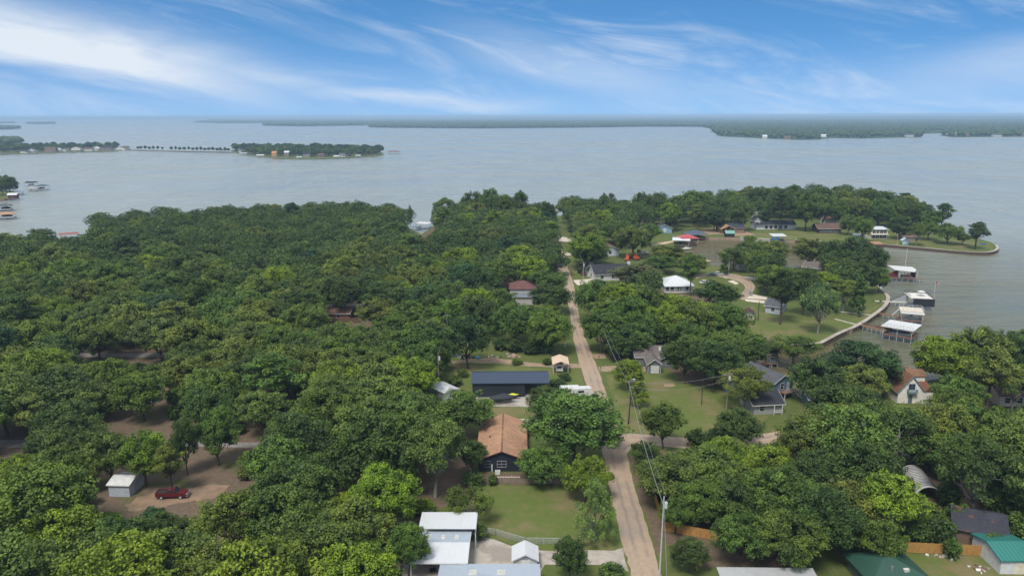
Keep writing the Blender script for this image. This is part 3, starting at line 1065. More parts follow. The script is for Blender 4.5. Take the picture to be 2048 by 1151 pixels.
# ---- trees read off the photograph: crown centre x, y, width in photo pixels
for a in [
    # around the junction and the front lawn
    (1172, 948, 102, 'oak', 'lime', None, 'bright lime-green tree at the road edge beside the front lawn'),
    (1190, 1016, 92, 'wispy', 'pale', 11.5, 'pale wispy feathery tree on the front lawn by the road'),
    (1142, 1108, 72, 'oak', 'dark', 7.5, 'dark scruffy tree between the white shed and the road'),
    (1222, 1142, 62, 'bush', 'mid', 2.6, 'low leafy bush beside the concrete drive mouth at the bottom edge'),
    (1085, 926, 112, 'oak', 'mid', 7.0, 'low spreading tree against the right of the navy house'),
    (1152, 838, 206, 'oak', 'mid', 14.5, 'huge spreading shade tree at the road junction'),
    (1092, 800, 76, 'oak', 'dark', 9.0, 'dark round tree between the big junction tree and the barn'),
    (936, 1002, 98, 'open', 'mid', 7.0, 'fine-leaved small tree behind the white metal carports'),
    (985, 958, 22, 'bush', 'mid', 2.4, 'upright bush in front of the navy house wall'),
    (945, 955, 50, 'bush', 'dark', 3.0, 'dark bush at the left foot of the navy house'),
    (926, 818, 140, 'oak', 'mid', 10.5, 'rounded oak in front of the barn and the white-roofed shed'),
    (868, 900, 140, 'open', 'olive', 15.5, 'tall open oak left of the brown-roofed house'),
    (945, 905, 60, 'oak', 'dark', 7.0, 'dark tree touching the left side of the brown roof'),
    (770, 985, 150, 'oak', 'lime', 12, 'tall bright green tree above the white carports'),
    (815, 1090, 90, 'oak', 'mid', 9, 'tree leaning over the left end of the white carport'),
    (960, 1062, 34, 'bush', 'mid', 3.0, 'bush between the white carports and the chain-link fence'),
    (1128, 752, 34, 'bush', 'dark', 2.2, 'dark bush in front of the tan-roofed carport'),
    (1095, 722, 24, 'bush', 'mid', 2.0, 'round bush beside the tan-roofed carport'),
    (1034, 722, 26, 'bush', 'mid', 1.8, 'small bush on the grass behind the navy barn'),
    # left foreground
    (118, 1062, 165, 'oak', 'lime', 10.5, 'bright spreading tree near the lower left corner'),
    (245, 1082, 140, 'oak', 'mid'), (120, 930, 110, 'oak', 'mid'), (285, 905, 105, 'oak', 'lime', 11.5, 'lime-topped tree just behind the white shed'),
    (215, 905, 105, 'oak', 'olive', 11, 'olive tree shading the left half of the white shed'), (338, 920, 66, 'pine', 'olive', 11, 'small olive pine standing behind the red pickup'),
    (330, 1060, 100, 'oak', 'dark'), (310, 1040, 60, 'round', 'blue'), (460, 1035, 150, 'oak', 'olive'), (432, 860, 92, 'oak', 'mid', 12.5, 'straight-trunked oak in the clearing right of the pickup'),
    (368, 880, 60, 'oak', 'dark', 12), (30, 1010, 110, 'oak', 'mid'), (40, 940, 90, 'oak', 'lime'), (60, 820, 90, 'pine', 'olive', 12), (560, 925, 150, 'oak', 'mid'),
    # right foreground
    (1446, 918, 108, 'round', 'lime', 9.5, 'yellow-green rounded tree in the lot behind the yellow fence'), (1538, 930, 112, 'oak', 'lime', 10.5, 'lime-green tree beside the yellow-green rounded one'),
    (1328, 840, 92, 'oak', 'mid', 10.5, 'tall oval tree on the corner beside the side street'), (1395, 875, 52, 'bush', 'dark', 4.5), (1430, 872, 46, 'bush', 'dark', 4.2),
    (1480, 850, 100, 'oak', 'dark', 8.5, 'dark tree in front of the charcoal roof with white porch'), (1490, 766, 106, 'open', 'olive', 11, 'feathery tree left of the blue house'),
    (1290, 905, 66, 'oak', 'dark', 6.5, 'dark bush-like tree at the junction corner opposite the lawn'), (1352, 925, 70, 'bush', 'mid', 5), (1345, 962, 80, 'bush', 'mid', 5.2),
    (1400, 1000, 110, 'round', 'mid'), (1352, 1020, 70, 'oak', 'mid', 7), (1470, 1000, 120, 'oak', 'dark'), (1560, 985, 150, 'oak', 'mid'), (1640, 1030, 160, 'oak', 'dark'), (1485, 1070, 120, 'oak', 'mid'),
    (1580, 1075, 140, 'oak', 'olive'), (1690, 1000, 130, 'oak', 'olive'), (1785, 1000, 140, 'oak', 'lime', 12, 'tree with yellowish tips in front of the curved metal hut'), (1760, 1070, 110, 'oak', 'mid'),
    (1378, 1105, 82, 'oak', 'dark', 5.5, 'dark low tree beside the pole at the bottom edge'), (1700, 880, 180, 'oak', 'mid'), (1620, 880, 140, 'oak', 'olive'), (1790, 860, 190, 'open', 'mid', 13, 'spreading tree with pale bare limbs below the white gabled house'),
    (1890, 842, 130, 'oak', 'olive'), (1960, 850, 130, 'oak', 'mid'), (2030, 880, 150, 'oak', 'mid'), (1960, 940, 170, 'open', 'dark', 15, 'leaning grey-trunked tree in front of the patched dark roof'),
    (2040, 960, 120, 'oak', 'dark'), (2040, 1050, 70, 'bush', 'mid', 5), (1990, 1085, 50, 'bush', 'mid', 3.5), (1905, 1095, 40, 'bush', 'mid', 3.5),
    (1722, 728, 158, 'round', 'blue', 14, 'big dark blue-green tree left of the white gabled house'), (1634, 750, 112, 'oak', 'dark', 12, 'dark tree standing over the blue house stairs'),
    (1590, 692, 104, 'open', 'mid', 8, 'light airy tree behind the muddy cove'), (1892, 718, 146, 'round', 'lime', 13.5, 'large bright green tree at the water right of the white gabled house'),
    (1985, 735, 110, 'pine', 'olive', 16, 'yellowish-olive pine at the right edge by the white dock roof'), (2030, 770, 90, 'open', 'olive', 11), (1915, 780, 110, 'oak', 'mid', 9.5), (1700, 795, 120, 'oak', 'dark', 8),
    (1800, 965, 60, 'bush', 'mid', 5), (1900, 985, 60, 'bush', 'dark', 5), (1915, 1030, 60, 'bush', 'mid', 5), (1880, 1060, 70, 'bush', 'dark', 5), (1830, 1060, 70, 'bush', 'mid', 5), (2015, 1010, 70, 'bush', 'mid', 5), (1990, 1000, 60, 'bush', 'dark', 5),
    (1930, 905, 120, 'oak', 'mid'), (1860, 900, 100, 'oak', 'dark'), (2010, 960, 110, 'oak', 'mid', 9), (1900, 800, 60, 'oak', 'mid', 6),
    # between road and cove
    (1258, 742, 64, 'oak', 'lime', 8.5, 'lime-green round tree beside the grey garage house'), (1278, 774, 46, 'cypress', 'lime', 10, 'soft cone-shaped cypress on the corner lawn'),
    (1190, 592, 96, 'oak', 'mid'), (1240, 600, 100, 'oak', 'lime'), (1300, 610, 105, 'oak', 'mid'), (1212, 652, 96, 'oak', 'mid'), (1265, 672, 96, 'oak', 'mid', 11), (1335, 640, 100, 'oak', 'lime'),
    (1395, 640, 110, 'oak', 'olive'), (1350, 618, 90, 'oak', 'lime'), (1450, 640, 110, 'oak', 'mid'), (1485, 680, 90, 'oak', 'mid'), (1372, 708, 96, 'oak', 'dark', 13), (1432, 715, 116, 'oak', 'dark', 13.5),
    (1240, 690, 60, 'oak', 'dark', 8), (1500, 700, 70, 'oak', 'dark', 9),
    (1272, 545, 110, 'oak', 'grey', 10, 'soft grey-green tree in front of the dark-roofed white house'), (1320, 525, 70, 'round', 'mid', 9), (1340, 506, 84, 'oak', 'olive', 10), (1388, 524, 66, 'oak', 'mid', 10),
    (1165, 540, 26, 'bush', 'dark', 3), (1433, 585, 100, 'oak', 'dark', 11),
    (1092, 506, 80, 'round', 'dark', 12, 'dark round tree overhanging the left of the narrow road'), (969, 530, 58, 'round', 'lime', 9, 'light green ball-shaped tree left of the narrow road'),
    (992, 602, 100, 'oak', 'mid', 13), (1098, 560, 84, 'oak', 'mid', 12), (1104, 590, 88, 'oak', 'dark', 11), (1030, 640, 104, 'oak', 'mid', 13), (1100, 655, 96, 'oak', 'mid', 13),
    (1030, 690, 40, 'bush', 'dark', 4), (1062, 693, 44, 'bush', 'dark', 4.2), (1090, 692, 40, 'bush', 'mid', 4), (1000, 688, 34, 'bush', 'dark', 3.6), (908, 760, 36, 'bush', 'mid', 3), (925, 745, 30, 'bush', 'mid', 2.2), (1115, 765, 40, 'bush', 'dark', 2.2),
    (1500, 478, 30, 'round', 'lime', 5), (820, 430, 16, 'cypress', 'mid', 14, 'dark pointed cypress by the gap in the far shore trees'), (80, 470, 54, 'open', 'mid', 11, 'lone airy tree against the water at the left edge'), (15, 480, 60, 'open', 'olive', 10),
    (450, 478, 60, 'bare', 'grey', 12, 'bare grey treetop in the woods near the lake'), (200, 512, 40, 'bare', 'grey', 11, 'bare leafless tree at the left end of the woods'),
]:
    pix_to_tree(*a)
for a in [
    (936, 736, 628, 104, 'oak', 'dark', 'tall dark tree with its trunk on the dirt track'),
    # cove lawn
    (1560, 648, 535, 74, 'pine', 'dark', 'tall dark pine on the lawn above the muddy cove'), (1606, 630, 540, 70, 'oak', 'dark'), (1635, 667, 566, 76, 'open', 'pale', 'pale green tree with forked trunk on the dock lawn'),
    (1686, 621, 559, 72, 'open', 'olive', 'olive low-branching tree on the lawn near the retaining wall'), (1715, 631, 545, 46, 'cypress', 'mid', 'narrow cypress on the lawn beside the curving retaining wall'), (1757, 586, 533, 44, 'round', 'mid'), (1672, 564, 521, 58, 'round', 'lime'),
    (1660, 542, 476, 76, 'oak', 'dark'), (1706, 550, 472, 84, 'oak', 'dark'), (1744, 560, 492, 58, 'oak', 'dark'), (1618, 538, 476, 74, 'oak', 'olive'), (1519, 562, 499, 66, 'oak', 'mid'), (1468, 543, 492, 66, 'oak', 'mid'), (1447, 549, 511, 24, 'cypress', 'mid', 'slender light tree beside the white-headed street lamp'),
    (1541, 534, 478, 78, 'oak', 'olive'), (1500, 533, 480, 56, 'oak', 'mid'), (1431, 531, 468, 44, 'bare', 'grey', 'bare grey tree at the canal edge in front of the red boathouse'), (1380, 594, 503, 44, 'pine', 'mid', 'slim pine standing in front of the white hip-roofed cottage'),
    # the point across the cove
    (1950, 498, 442, 54, 'pine', 'dark', 'flat-topped pine near the tip of the grassy point'), (1881, 462, 404, 46, 'pine', 'dark', 'tall see-through pine rising over the point'), (1895, 488, 444, 56, 'oak', 'mid'), (1925, 490, 465, 30, 'oak', 'mid'),
    (1832, 492, 447, 42, 'open', 'olive', 'umbrella-topped tree beside the blue garden shed'), (1796, 478, 430, 52, 'round', 'dark'), (1724, 484, 430, 44, 'oak', 'mid'), (1695, 470, 428, 38, 'oak', 'mid'), (1856, 480, 436, 48, 'oak', 'mid'), (1860, 462, 420, 44, 'oak', 'mid'),
    (1558, 461, 378, 50, 'pine', 'dark', 'tallest pine of the point, standing before the black-roofed house'), (1526, 456, 418, 34, 'pine', 'dark'), (1479, 462, 396, 58, 'oak', 'mid', 'tall oak right of the open timber gable'), (1427, 463, 414, 50, 'oak', 'dark', 'dark spreading tree left of the timber gable'),
    (1610, 462, 385, 66, 'oak', 'mid'), (1645, 458, 388, 60, 'oak', 'mid'), (1520, 432, 372, 56, 'oak', 'dark'), (1590, 438, 368, 60, 'oak', 'dark'), (1640, 436, 372, 60, 'oak', 'mid'), (1690, 436, 376, 60, 'oak', 'olive'), (1740, 438, 378, 54, 'oak', 'dark'), (1765, 442, 384, 50, 'pine', 'dark'), (1718, 452, 396, 56, 'oak', 'olive'),
    (1755, 456, 398, 56, 'oak', 'mid'), (1795, 450, 402, 46, 'oak', 'dark'), (1825, 456, 406, 46, 'oak', 'dark'), (1670, 452, 392, 50, 'oak', 'mid'),
    # north shore each side of the road
    (890, 440, 396, 48, 'open', 'mid'), (946, 440, 380, 46, 'open', 'dark'), (980, 445, 378, 50, 'oak', 'mid'), (1039, 446, 379, 40, 'round', 'dark'), (1008, 450, 388, 46, 'oak', 'mid'), (1092, 458, 402, 48, 'oak', 'dark'), (1060, 470, 412, 54, 'oak', 'lime'),
    (1155, 452, 396, 56, 'oak', 'mid'), (1213, 448, 386, 46, 'open', 'dark'), (1250, 446, 402, 44, 'oak', 'mid'), (1285, 446, 384, 40, 'open', 'dark'), (1305, 452, 394, 56, 'oak', 'dark'), (1350, 446, 392, 56, 'oak', 'mid'), (1388, 446, 380, 80, 'oak', 'mid'), (1338, 462, 405, 56, 'oak', 'lime'), (1394, 464, 406, 46, 'pine', 'olive'),
    (1440, 448, 396, 50, 'oak', 'dark'), (1202, 474, 420, 66, 'open', 'lime'), (1149, 476, 440, 32, 'round', 'dark'), (1174, 482, 446, 42, 'round', 'dark'), (1225, 486, 440, 50, 'oak', 'mid'), (1266, 516, 448, 86, 'oak', 'olive', 'tall olive oak behind the orange excavators'), (1300, 492, 446, 50, 'oak', 'mid'),
    (1182, 528, 479, 86, 'round', 'mid'), (1420, 448, 402, 50, 'oak', 'mid'), (1462, 446, 398, 48, 'oak', 'mid'),
]:
    base_tree(*a)

# ---- fill the woods between them
KEEP = [  # (x0, y0, x1, y1): things of the photograph that no filled-in tree may hide
    (822, 1030, 950, 1151), (955, 830, 1070, 965), (938, 738, 1100, 815), (985, 812, 1110, 840), (1100, 708, 1142, 750), (905, 703, 1160, 740), (968, 968, 1260, 1151), (1015, 550, 1076, 606),
    (1204, 735, 1290, 870), (1140, 590, 1230, 1151), (1200, 870, 1330, 1151), (1105, 440, 1160, 600), (1275, 688, 1332, 750), (1225, 740, 1560, 868), (1330, 760, 1440, 860), (1400, 755, 1440, 850), (1500, 735, 1612, 834), (1765, 728, 1862, 818),
    (1835, 955, 1872, 1000), (1945, 1030, 2000, 1080), (1830, 1095, 1960, 1151), (1425, 1128, 1860, 1151), (200, 950, 460, 1015), (380, 876, 470, 970), (1325, 542, 1388, 588), (1186, 518, 1266, 562),
    (1400, 484, 1445, 535), (1390, 530, 1500, 600), (1490, 600, 1560, 690), (1640, 580, 1880, 700), (1500, 690, 1570, 740), (1300, 455, 1420, 500), (1435, 440, 1500, 478), (1500, 436, 1700, 490), (1700, 450, 2000, 512),
    (0, 340, 175, 468), (885, 765, 925, 800), (1280, 445, 1335, 470), (1208, 478, 1232, 512), (1248, 505, 1280, 522), (300, 872, 480, 900), (165, 703, 320, 716), (830, 400, 862, 462), (655, 610, 720, 645), (1995, 1085, 2048, 1151),
    (1960, 790, 2040, 812), (1755, 500, 1900, 700), (1285, 880, 1345, 1075), (1330, 1062, 1425, 1080), (0, 876, 40, 898),
    (1570, 488, 1588, 516), (1620, 520, 1642, 536), (890, 655, 915, 695), (215, 780, 320, 870)]
WOODS = [
    ('left', [(-260, 1300), (830, 1300), (826, 1110), (858, 1020), (948, 985), (950, 870), (900, 825), (884, 770), (892, 690), (1000, 682), (1120, 690), (1138, 660), (1128, 575), (1104, 505), (1096, 447), (1050, 432), (885, 437),
              (868, 452), (842, 470), (806, 446), (640, 445), (450, 452), (300, 460), (206, 470), (186, 492), (60, 502), (-200, 520)], 9.8),
    ('cove', [(1165, 585), (1178, 640), (1205, 690), (1230, 712), (1275, 722), (1345, 730), (1365, 770), (1440, 772), (1520, 735), (1490, 705), (1500, 660), (1490, 630), (1440, 605), (1380, 592), (1300, 590), (1250, 575)], 9.2),
    ('right', [(1335, 1075), (1325, 990), (1300, 925), (1300, 905), (1500, 902), (1600, 885), (1640, 850), (1700, 800), (1780, 800), (1900, 800), (2050, 790), (2260, 780), (2330, 1110), (2040, 1075), (1860, 1078), (1700, 1108), (1440, 1108)], 8.8),
    ('north', [(1130, 440), (1135, 470), (1175, 500), (1160, 545), (1215, 520), (1280, 520), (1330, 545), (1390, 535), (1350, 505), (1300, 480), (1340, 462), (1420, 452), (1500, 440), (1620, 440), (1700, 448), (1800, 455), (1860, 462),
               (1850, 445), (1790, 424), (1700, 410), (1560, 410), (1480, 418), (1420, 428), (1300, 434), (1150, 436)], 10.8),
    ('canal', [(1450, 540), (1500, 545), (1525, 570), (1545, 600), (1660, 600), (1740, 585), (1735, 568), (1690, 553), (1580, 538), (1480, 532)], 9.5),
    ('north', [(1960, 800), (2300, 780), (2250, 735), (2040, 742), (1900, 765)], 9.0),
]
rndt = random.Random(11)
NOGO = []       # footprints (world polygons) where no trunk may stand; filled from the photo's clear ground
for quad in [[(940, 800), (1110, 800), (1110, 740), (940, 740)], [(955, 945), (1070, 945), (1080, 835), (960, 835)], [(820, 1150), (950, 1150), (950, 1050), (820, 1050)], [(200, 1000), (440, 1000), (440, 960), (200, 960)],
             [(1275, 750), (1345, 750), (1345, 712), (1275, 712)], [(1180, 566), (1275, 566), (1275, 535), (1180, 535)], [(1320, 590), (1392, 590), (1392, 560), (1320, 560)], [(1010, 612), (1085, 612), (1085, 580), (1010, 580)],
             [(1500, 835), (1610, 835), (1610, 760), (1500, 760)], [(1770, 815), (1875, 815), (1875, 765), (1770, 765)], [(1800, 1010), (1890, 1010), (1880, 965), (1800, 965)], [(1900, 1100), (2020, 1100), (2020, 1035), (1900, 1035)],
             [(1430, 470), (1500, 470), (1500, 450), (1430, 450)], [(1505, 462), (1595, 462), (1595, 446), (1505, 446)], [(1630, 470), (1690, 470), (1690, 452), (1630, 452)], [(1735, 482), (1780, 482), (1780, 462), (1735, 462)],
             [(1975, 815), (2060, 815), (2060, 780), (1975, 780)]]:
    NOGO.append([P(x, y).xy for x, y in quad])
ROADLINES = [[P(x, y) for x, y in l] for l in ([(1290, 1151), (1243, 970), (1228, 905), (1198, 795), (1160, 680), (1146, 606), (1128, 542), (1112, 480), (1112, 442)], [(1250, 885), (1400, 888), (1520, 880), (1650, 856), (1700, 848)],
                                            [(1390, 563), (1450, 552), (1487, 566), (1470, 590)], [(-200, 890), (0, 887), (300, 887), (430, 888), (700, 896)], [(-100, 716), (320, 710), (480, 712)], [(65, 625), (190, 605), (300, 601)], [(560, 612), (860, 608)])]


def road_dist(x, y):
    p = Vector((x, y, 0))
    best = 1e9
    for l in ROADLINES:
        for i in range(len(l) - 1):
            d = l[i + 1] - l[i]
            t = max(0, min(1, (p - l[i]).dot(d) / d.dot(d)))
            best = min(best, (p - l[i] - d * t).length)
    return best


for zone, poly, gap in WOODS:
    wp = [P(x, y) for x, y in poly]
    wpoly = [(p.x, p.y) for p in wp]
    x0, x1, y0, y1 = min(p.x for p in wp), max(p.x for p in wp), min(p.y for p in wp), max(p.y for p in wp)
    tries = int((x1 - x0) * (y1 - y0) / gap ** 2 * 14)
    near = {}

    def cell(x, y):
        return int(x // gap), int(y // gap)
    for t in TREES:
        near.setdefault(cell(t['x'], t['y']), []).append(t)
    for _ in range(tries):
        x, y = rndt.uniform(x0, x1), rndt.uniform(y0, y1)
        if not in_poly(x, y, wpoly) or any(in_poly(x, y, q) for q in NOGO) or not in_poly(x, y, LANDPOLY):
            continue
        cx, cy = cell(x, y)
        if any((t['x'] - x) ** 2 + (t['y'] - y) ** 2 < (gap * (.62 if t['kind'] == 'bush' else max(.85, t['w'] / 18.5))) ** 2 for i in (-2, -1, 0, 1, 2) for j in (-2, -1, 0, 1, 2) for t in near.get((cx + i, cy + j), ())):
            continue
        if road_dist(x, y) < 4.2:
            continue
        w = gap * rndt.uniform(1.3, 1.85)
        kind = rndt.choices(['oak', 'open', 'round', 'pine'], [.84, .06, .08, .02] if zone != 'north' else [.7, .08, .07, .15])[0]
        h = min(15.5, max(8.5, HW[kind] * w * rndt.uniform(.82, 1.02))) * (1.15 if zone == 'north' else 1) if kind != 'pine' else rndt.uniform(14, 19)
        cpx, cpy, zc = pix((x, y, h * CZ[kind]))
        if cpx < -90 or cpx > 2140 or cpy > 1260:
            continue
        rx, ry = w / 2 * FOCAL / zc * .8, h * .36 * FOCAL / zc
        bad = False
        for (a0, b0, a1, b1) in KEEP:
            if cpx + rx > a0 and cpx - rx < a1 and cpy + ry > b0 and cpy - ry < b1 and pix((x, y, 0))[1] > b1 - (b1 - b0) * .25:
                bad = True
                break
        if bad:
            continue
        q = rndt.random()
        s = math.sin(x * .02 + 1.3) * math.cos(y * .017)
        tint = 'lime' if q < .10 + .05 * s else 'olive' if q < .42 + .15 * s else 'mid' if q < .80 else 'dark' if q < .96 else 'blue'
        t = dict(kind=kind, tint=tint, x=x, y=y, w=w, h=h, px=cpx, py=cpy, hand=False, label=None)
        TREES.append(t)
        near.setdefault((cx, cy), []).append(t)

# undergrowth: bushes and young trees in the gaps
for zone, poly, gap in WOODS:
    if zone in ('north', 'canal'):
        continue
    wp = [P(x, y) for x, y in poly]
    wpoly = [(p.x, p.y) for p in wp]
    x0, x1, y0, y1 = min(p.x for p in wp), max(p.x for p in wp), max(80, min(p.y for p in wp)), min(300, max(p.y for p in wp))
    near = {}
    for t in TREES:
        near.setdefault((int(t['x'] // 6), int(t['y'] // 6)), []).append(t)
    for _ in range(int((x1 - x0) * (y1 - y0) / 6)):
        x, y = rndt.uniform(x0, x1), rndt.uniform(y0, y1)
        if not in_poly(x, y, wpoly) or any(in_poly(x, y, q) for q in NOGO) or not in_poly(x, y, LANDPOLY):
            continue
        cx, cy = int(x // 6), int(y // 6)
        if any((t['x'] - x) ** 2 + (t['y'] - y) ** 2 < (3.2 if t['kind'] == 'bush' else max(3.2, .36 * t['w'])) ** 2 for i in (-2, -1, 0, 1, 2) for j in (-2, -1, 0, 1, 2) for t in near.get((cx + i, cy + j), ())) or road_dist(x, y) < 4:
            continue
        kind = rndt.choice(['bush', 'bush', 'round'])
        w, h = (rndt.uniform(3.4, 5.6), rndt.uniform(2.2, 4.2)) if kind == 'bush' else (rndt.uniform(5.5, 7.5), rndt.uniform(5.5, 8))
        cpx, cpy, zc = pix((x, y, h * .5))
        rx, ry = w / 2 * FOCAL / zc, h * .5 * FOCAL / zc
        if cpx < -20 or cpx > 2070 or cpy > 1170 or any(cpx + rx > a0 and cpx - rx < a1 and cpy + ry > b0 and cpy - ry < b1 for (a0, b0, a1, b1) in KEEP):
            continue
        # is it seen at all past the crowns in front?
        if any(abs(u['px'] - cpx) < u['w'] / 2 * FOCAL / pix((u['x'], u['y'], u['h'] * .6))[2] * .75 and u['y'] < y and pix((u['x'], u['y'], u['h'] * .93))[1] < cpy - ry for u in TREES if u['kind'] != 'bush' and 0 < y - u['y'] < 26 and abs(u['x'] - x) < 14):
            continue
        t = dict(kind=kind, tint=rndt.choice(['mid', 'mid', 'dark', 'olive', 'lime']), x=x, y=y, w=w, h=h, px=cpx, py=cpy, hand=False, label=None)
        TREES.append(t)
        near.setdefault((cx, cy), []).append(t)

ORD = ['leftmost', 'second from the left', 'third from the left', 'fourth from the left', 'fifth from the left', 'sixth from the left', 'seventh from the left', 'eighth from the left', 'ninth from the left', 'tenth from the left',
       'eleventh from the left', 'twelfth from the left', 'thirteenth from the left', 'fourteenth from the left', 'fifteenth from the left', 'sixteenth from the left', 'seventeenth from the left', 'eighteenth from the left',
       'nineteenth from the left', 'twentieth from the left']


def zone_of(px, py):
    if px < 1120 and py < 720 and px > 880:
        return 'beside the narrow road' if py > 520 else 'where the road meets the lake'
    if px < 1130:
        for lim, nm in ((470, 'on the left lakeshore'), (520, 'just below the left lakeshore'), (570, 'high in the left woods'), (620, 'above the left woods lane'), (670, 'mid left woods'), (720, 'in the left woods centre'), (780, 'below the left woods centre'),
                        (850, 'behind the grey lane'), (930, 'along the grey lane'), (1010, 'level with the red pickup')):
            if py < lim:
                return nm
        return 'at the bottom left'
    if py < 450:
        return 'on the far point shore' if px > 1450 else 'on the north shore'
    if py < 520:
        return 'on the far point' if px > 1450 else 'by the canal head'
    if px < 1540 and py < 560:
        return 'around the dark-roofed white house'
    if px < 1540 and py < 780:
        return 'behind the grey garage house'
    if py < 680:
        return 'between canal and docks'
    if py < 860:
        return 'around the white gabled house'
    if py < 940:
        return 'below the side street'
    return 'at the lower right'


VISIBLE = [t for t in TREES if -70 < t['px'] < 2120 and t['py'] < 1230]
# past three hundred oaks the farthest merge into one mass
oaks = sorted([t for t in VISIBLE if t['kind'] == 'oak' and not t['hand']], key=lambda t: -t['w'] / pix((t['x'], t['y'], 5))[2])
n_hand = sum(1 for t in VISIBLE if t['kind'] == 'oak' and t['hand'])
REST = oaks[max(0, 300 - n_hand):]
rest_ids = {id(t) for t in REST}
classes = {}
for t in VISIBLE:
    if t['label'] or id(t) in rest_ids:
        continue
    classes.setdefault((t['kind'], t['tint'], zone_of(t['px'], t['py'])), []).append(t)
for (kind, tint, z), lst in classes.items():
    lst.sort(key=lambda t: t['px'])
    w_ = (TINTWORD[tint] + ' ' + WORD[kind]) if kind != 'bare' else 'bare grey tree'
    for i, t in enumerate(lst):
        pl = w_ + ('es' if w_.endswith('bush') or w_.endswith('ss') else 's')
        t['label'] = ('%s %s' % (w_, z)) if len(lst) == 1 else '%s of the %s %s' % (ORD[min(i, 19)], pl, z)
        t['group'] = '%s %s' % (pl, z)
print('TREES', len(VISIBLE), 'rest', len(REST), 'handoaks', n_hand)
rp = random.Random(5)
for t in VISIBLE:
    if id(t) not in rest_ids:
        plant(t, rp)

# the remaining, smallest-looking oaks of the left woods: one mass of foliage and trunks
if REST:
    Cs, Ns, Ss, Ts = [], [], [], []
    rs = np.random.RandomState(77)
    small = []
    for k in range(4):
        lobes = dome(np.random.RandomState(900 + k), 30, 5.6, 3.8, 6.9, -.4, 1.3, 2.2)
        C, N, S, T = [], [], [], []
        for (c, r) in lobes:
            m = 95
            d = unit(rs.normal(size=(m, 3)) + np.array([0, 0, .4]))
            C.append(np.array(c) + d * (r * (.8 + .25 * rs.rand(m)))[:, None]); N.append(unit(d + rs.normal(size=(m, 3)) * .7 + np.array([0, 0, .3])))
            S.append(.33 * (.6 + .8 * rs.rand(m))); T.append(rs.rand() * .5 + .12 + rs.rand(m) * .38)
        small.append([np.concatenate(q) for q in (C, N, S, T)])
    tr = MB()
    for i, t in enumerate(REST):
        C, N, S, T = small[i % 4]
        a = rp.uniform(0, 6.28)
        rot = np.array([[math.cos(a), -math.sin(a), 0], [math.sin(a), math.cos(a), 0], [0, 0, 1]])
        sc = np.array([t['w'] / 12, t['w'] / 12, t['h'] / 11.2])
        Cs.append((C @ rot.T) * sc + np.array([t['x'], t['y'], 0])); Ns.append(N @ rot.T); Ss.append(S); Ts.append(T * .8 + {'lime': .3, 'olive': .15}.get(t['tint'], 0))
        tr.tube([(t['x'], t['y'], -.2), (t['x'], t['y'], t['h'] * .55)], [.28, .12], 5)
    me = leaf_mesh('far_woods', np.concatenate(Cs), np.concatenate(Ns), np.concatenate(Ss), np.concatenate(Ts))
    o = link('distant_woods', me)
    o.color = (.058, .098, .024, 1)
    tag(o, 'massed crowns of the woods farthest back on the left', 'woods', kind='stuff')
    tag(tr.build('woods_trunks', BARK, o), kind='stuff')
# ================================================================ buildings
def uv_planar(me):
    """metre-true UVs along each face (for shingle courses)"""
    ul = me.uv_layers.new(name='UVMap')
    for p in me.polygons:
        n = p.normal
        u = Vector((0, 0, 1)).cross(n)
        u = u.normalized() if u.length > .05 else Vector((1, 0, 0))
        w = n.cross(u)
        for li in p.loop_indices:
            co = me.vertices[me.loops[li].vertex_index].co
            ul.data[li].uv = (co.dot(u), co.dot(w))


def roof_planes(kind, w, d, h, rise, ov, rake=None, shift=0.0):
    """lists of roof polygons over a w x d footprint centred on x, from y=0 back to y=d; eaves at height h"""
    rake = ov if rake is None else rake
    X = w / 2
    if kind == 'gable_x':          # ridge parallel to the front
        k = rise / (d / 2)
        e = h - ov * k
        yr = d / 2 + shift
        return [[(-X - rake, -ov, e), (X + rake, -ov, e), (X + rake, yr, h + rise), (-X - rake, yr, h + rise)],
                [(X + rake, d + ov, e), (-X - rake, d + ov, e), (-X - rake, yr, h + rise), (X + rake, yr, h + rise)]]
    if kind == 'gable_y':          # gable end faces the front
        k = rise / (w / 2)
        e = h - ov * k
        return [[(-X - ov, -rake, e), (0, -rake, h + rise), (0, d + rake, h + rise), (-X - ov, d + rake, e)],
                [(0, -rake, h + rise), (X + ov, -rake, e), (X + ov, d + rake, e), (0, d + rake, h + rise)]]
    if kind == 'hip':
        m = min(w, d) / 2 + ov
        A, B = X + ov, d + ov
        e = h - .12
        top = h + rise
        if w >= d:
            r0, r1, ym = (-A + m, d / 2, top), (A - m, d / 2, top), d / 2
            return [[(-A, -ov, e), (A, -ov, e), r1, r0], [(A, B, e), (-A, B, e), r0, r1], [(A, -ov, e), (A, B, e), r1], [(-A, B, e), (-A, -ov, e), r0]]
        r0, r1 = (0, -ov + m, top), (0, B - m, top)
        return [[(-A, -ov, e), (A, -ov, e), r0], [(A, B, e), (-A, B, e), r1], [(A, -ov, e), (A, B, e), r1, r0], [(-A, B, e), (-A, -ov, e), r0, r1]]
    if kind == 'shed':             # rises towards the back
        return [[(-X - ov, -ov, h), (X + ov, -ov, h), (X + ov, d + ov, h + rise), (-X - ov, d + ov, h + rise)]]
    if kind == 'shed_back':        # falls towards the back
        return [[(-X - ov, -ov, h + rise), (X + ov, -ov, h + rise), (X + ov, d + ov, h), (-X - ov, d + ov, h)]]


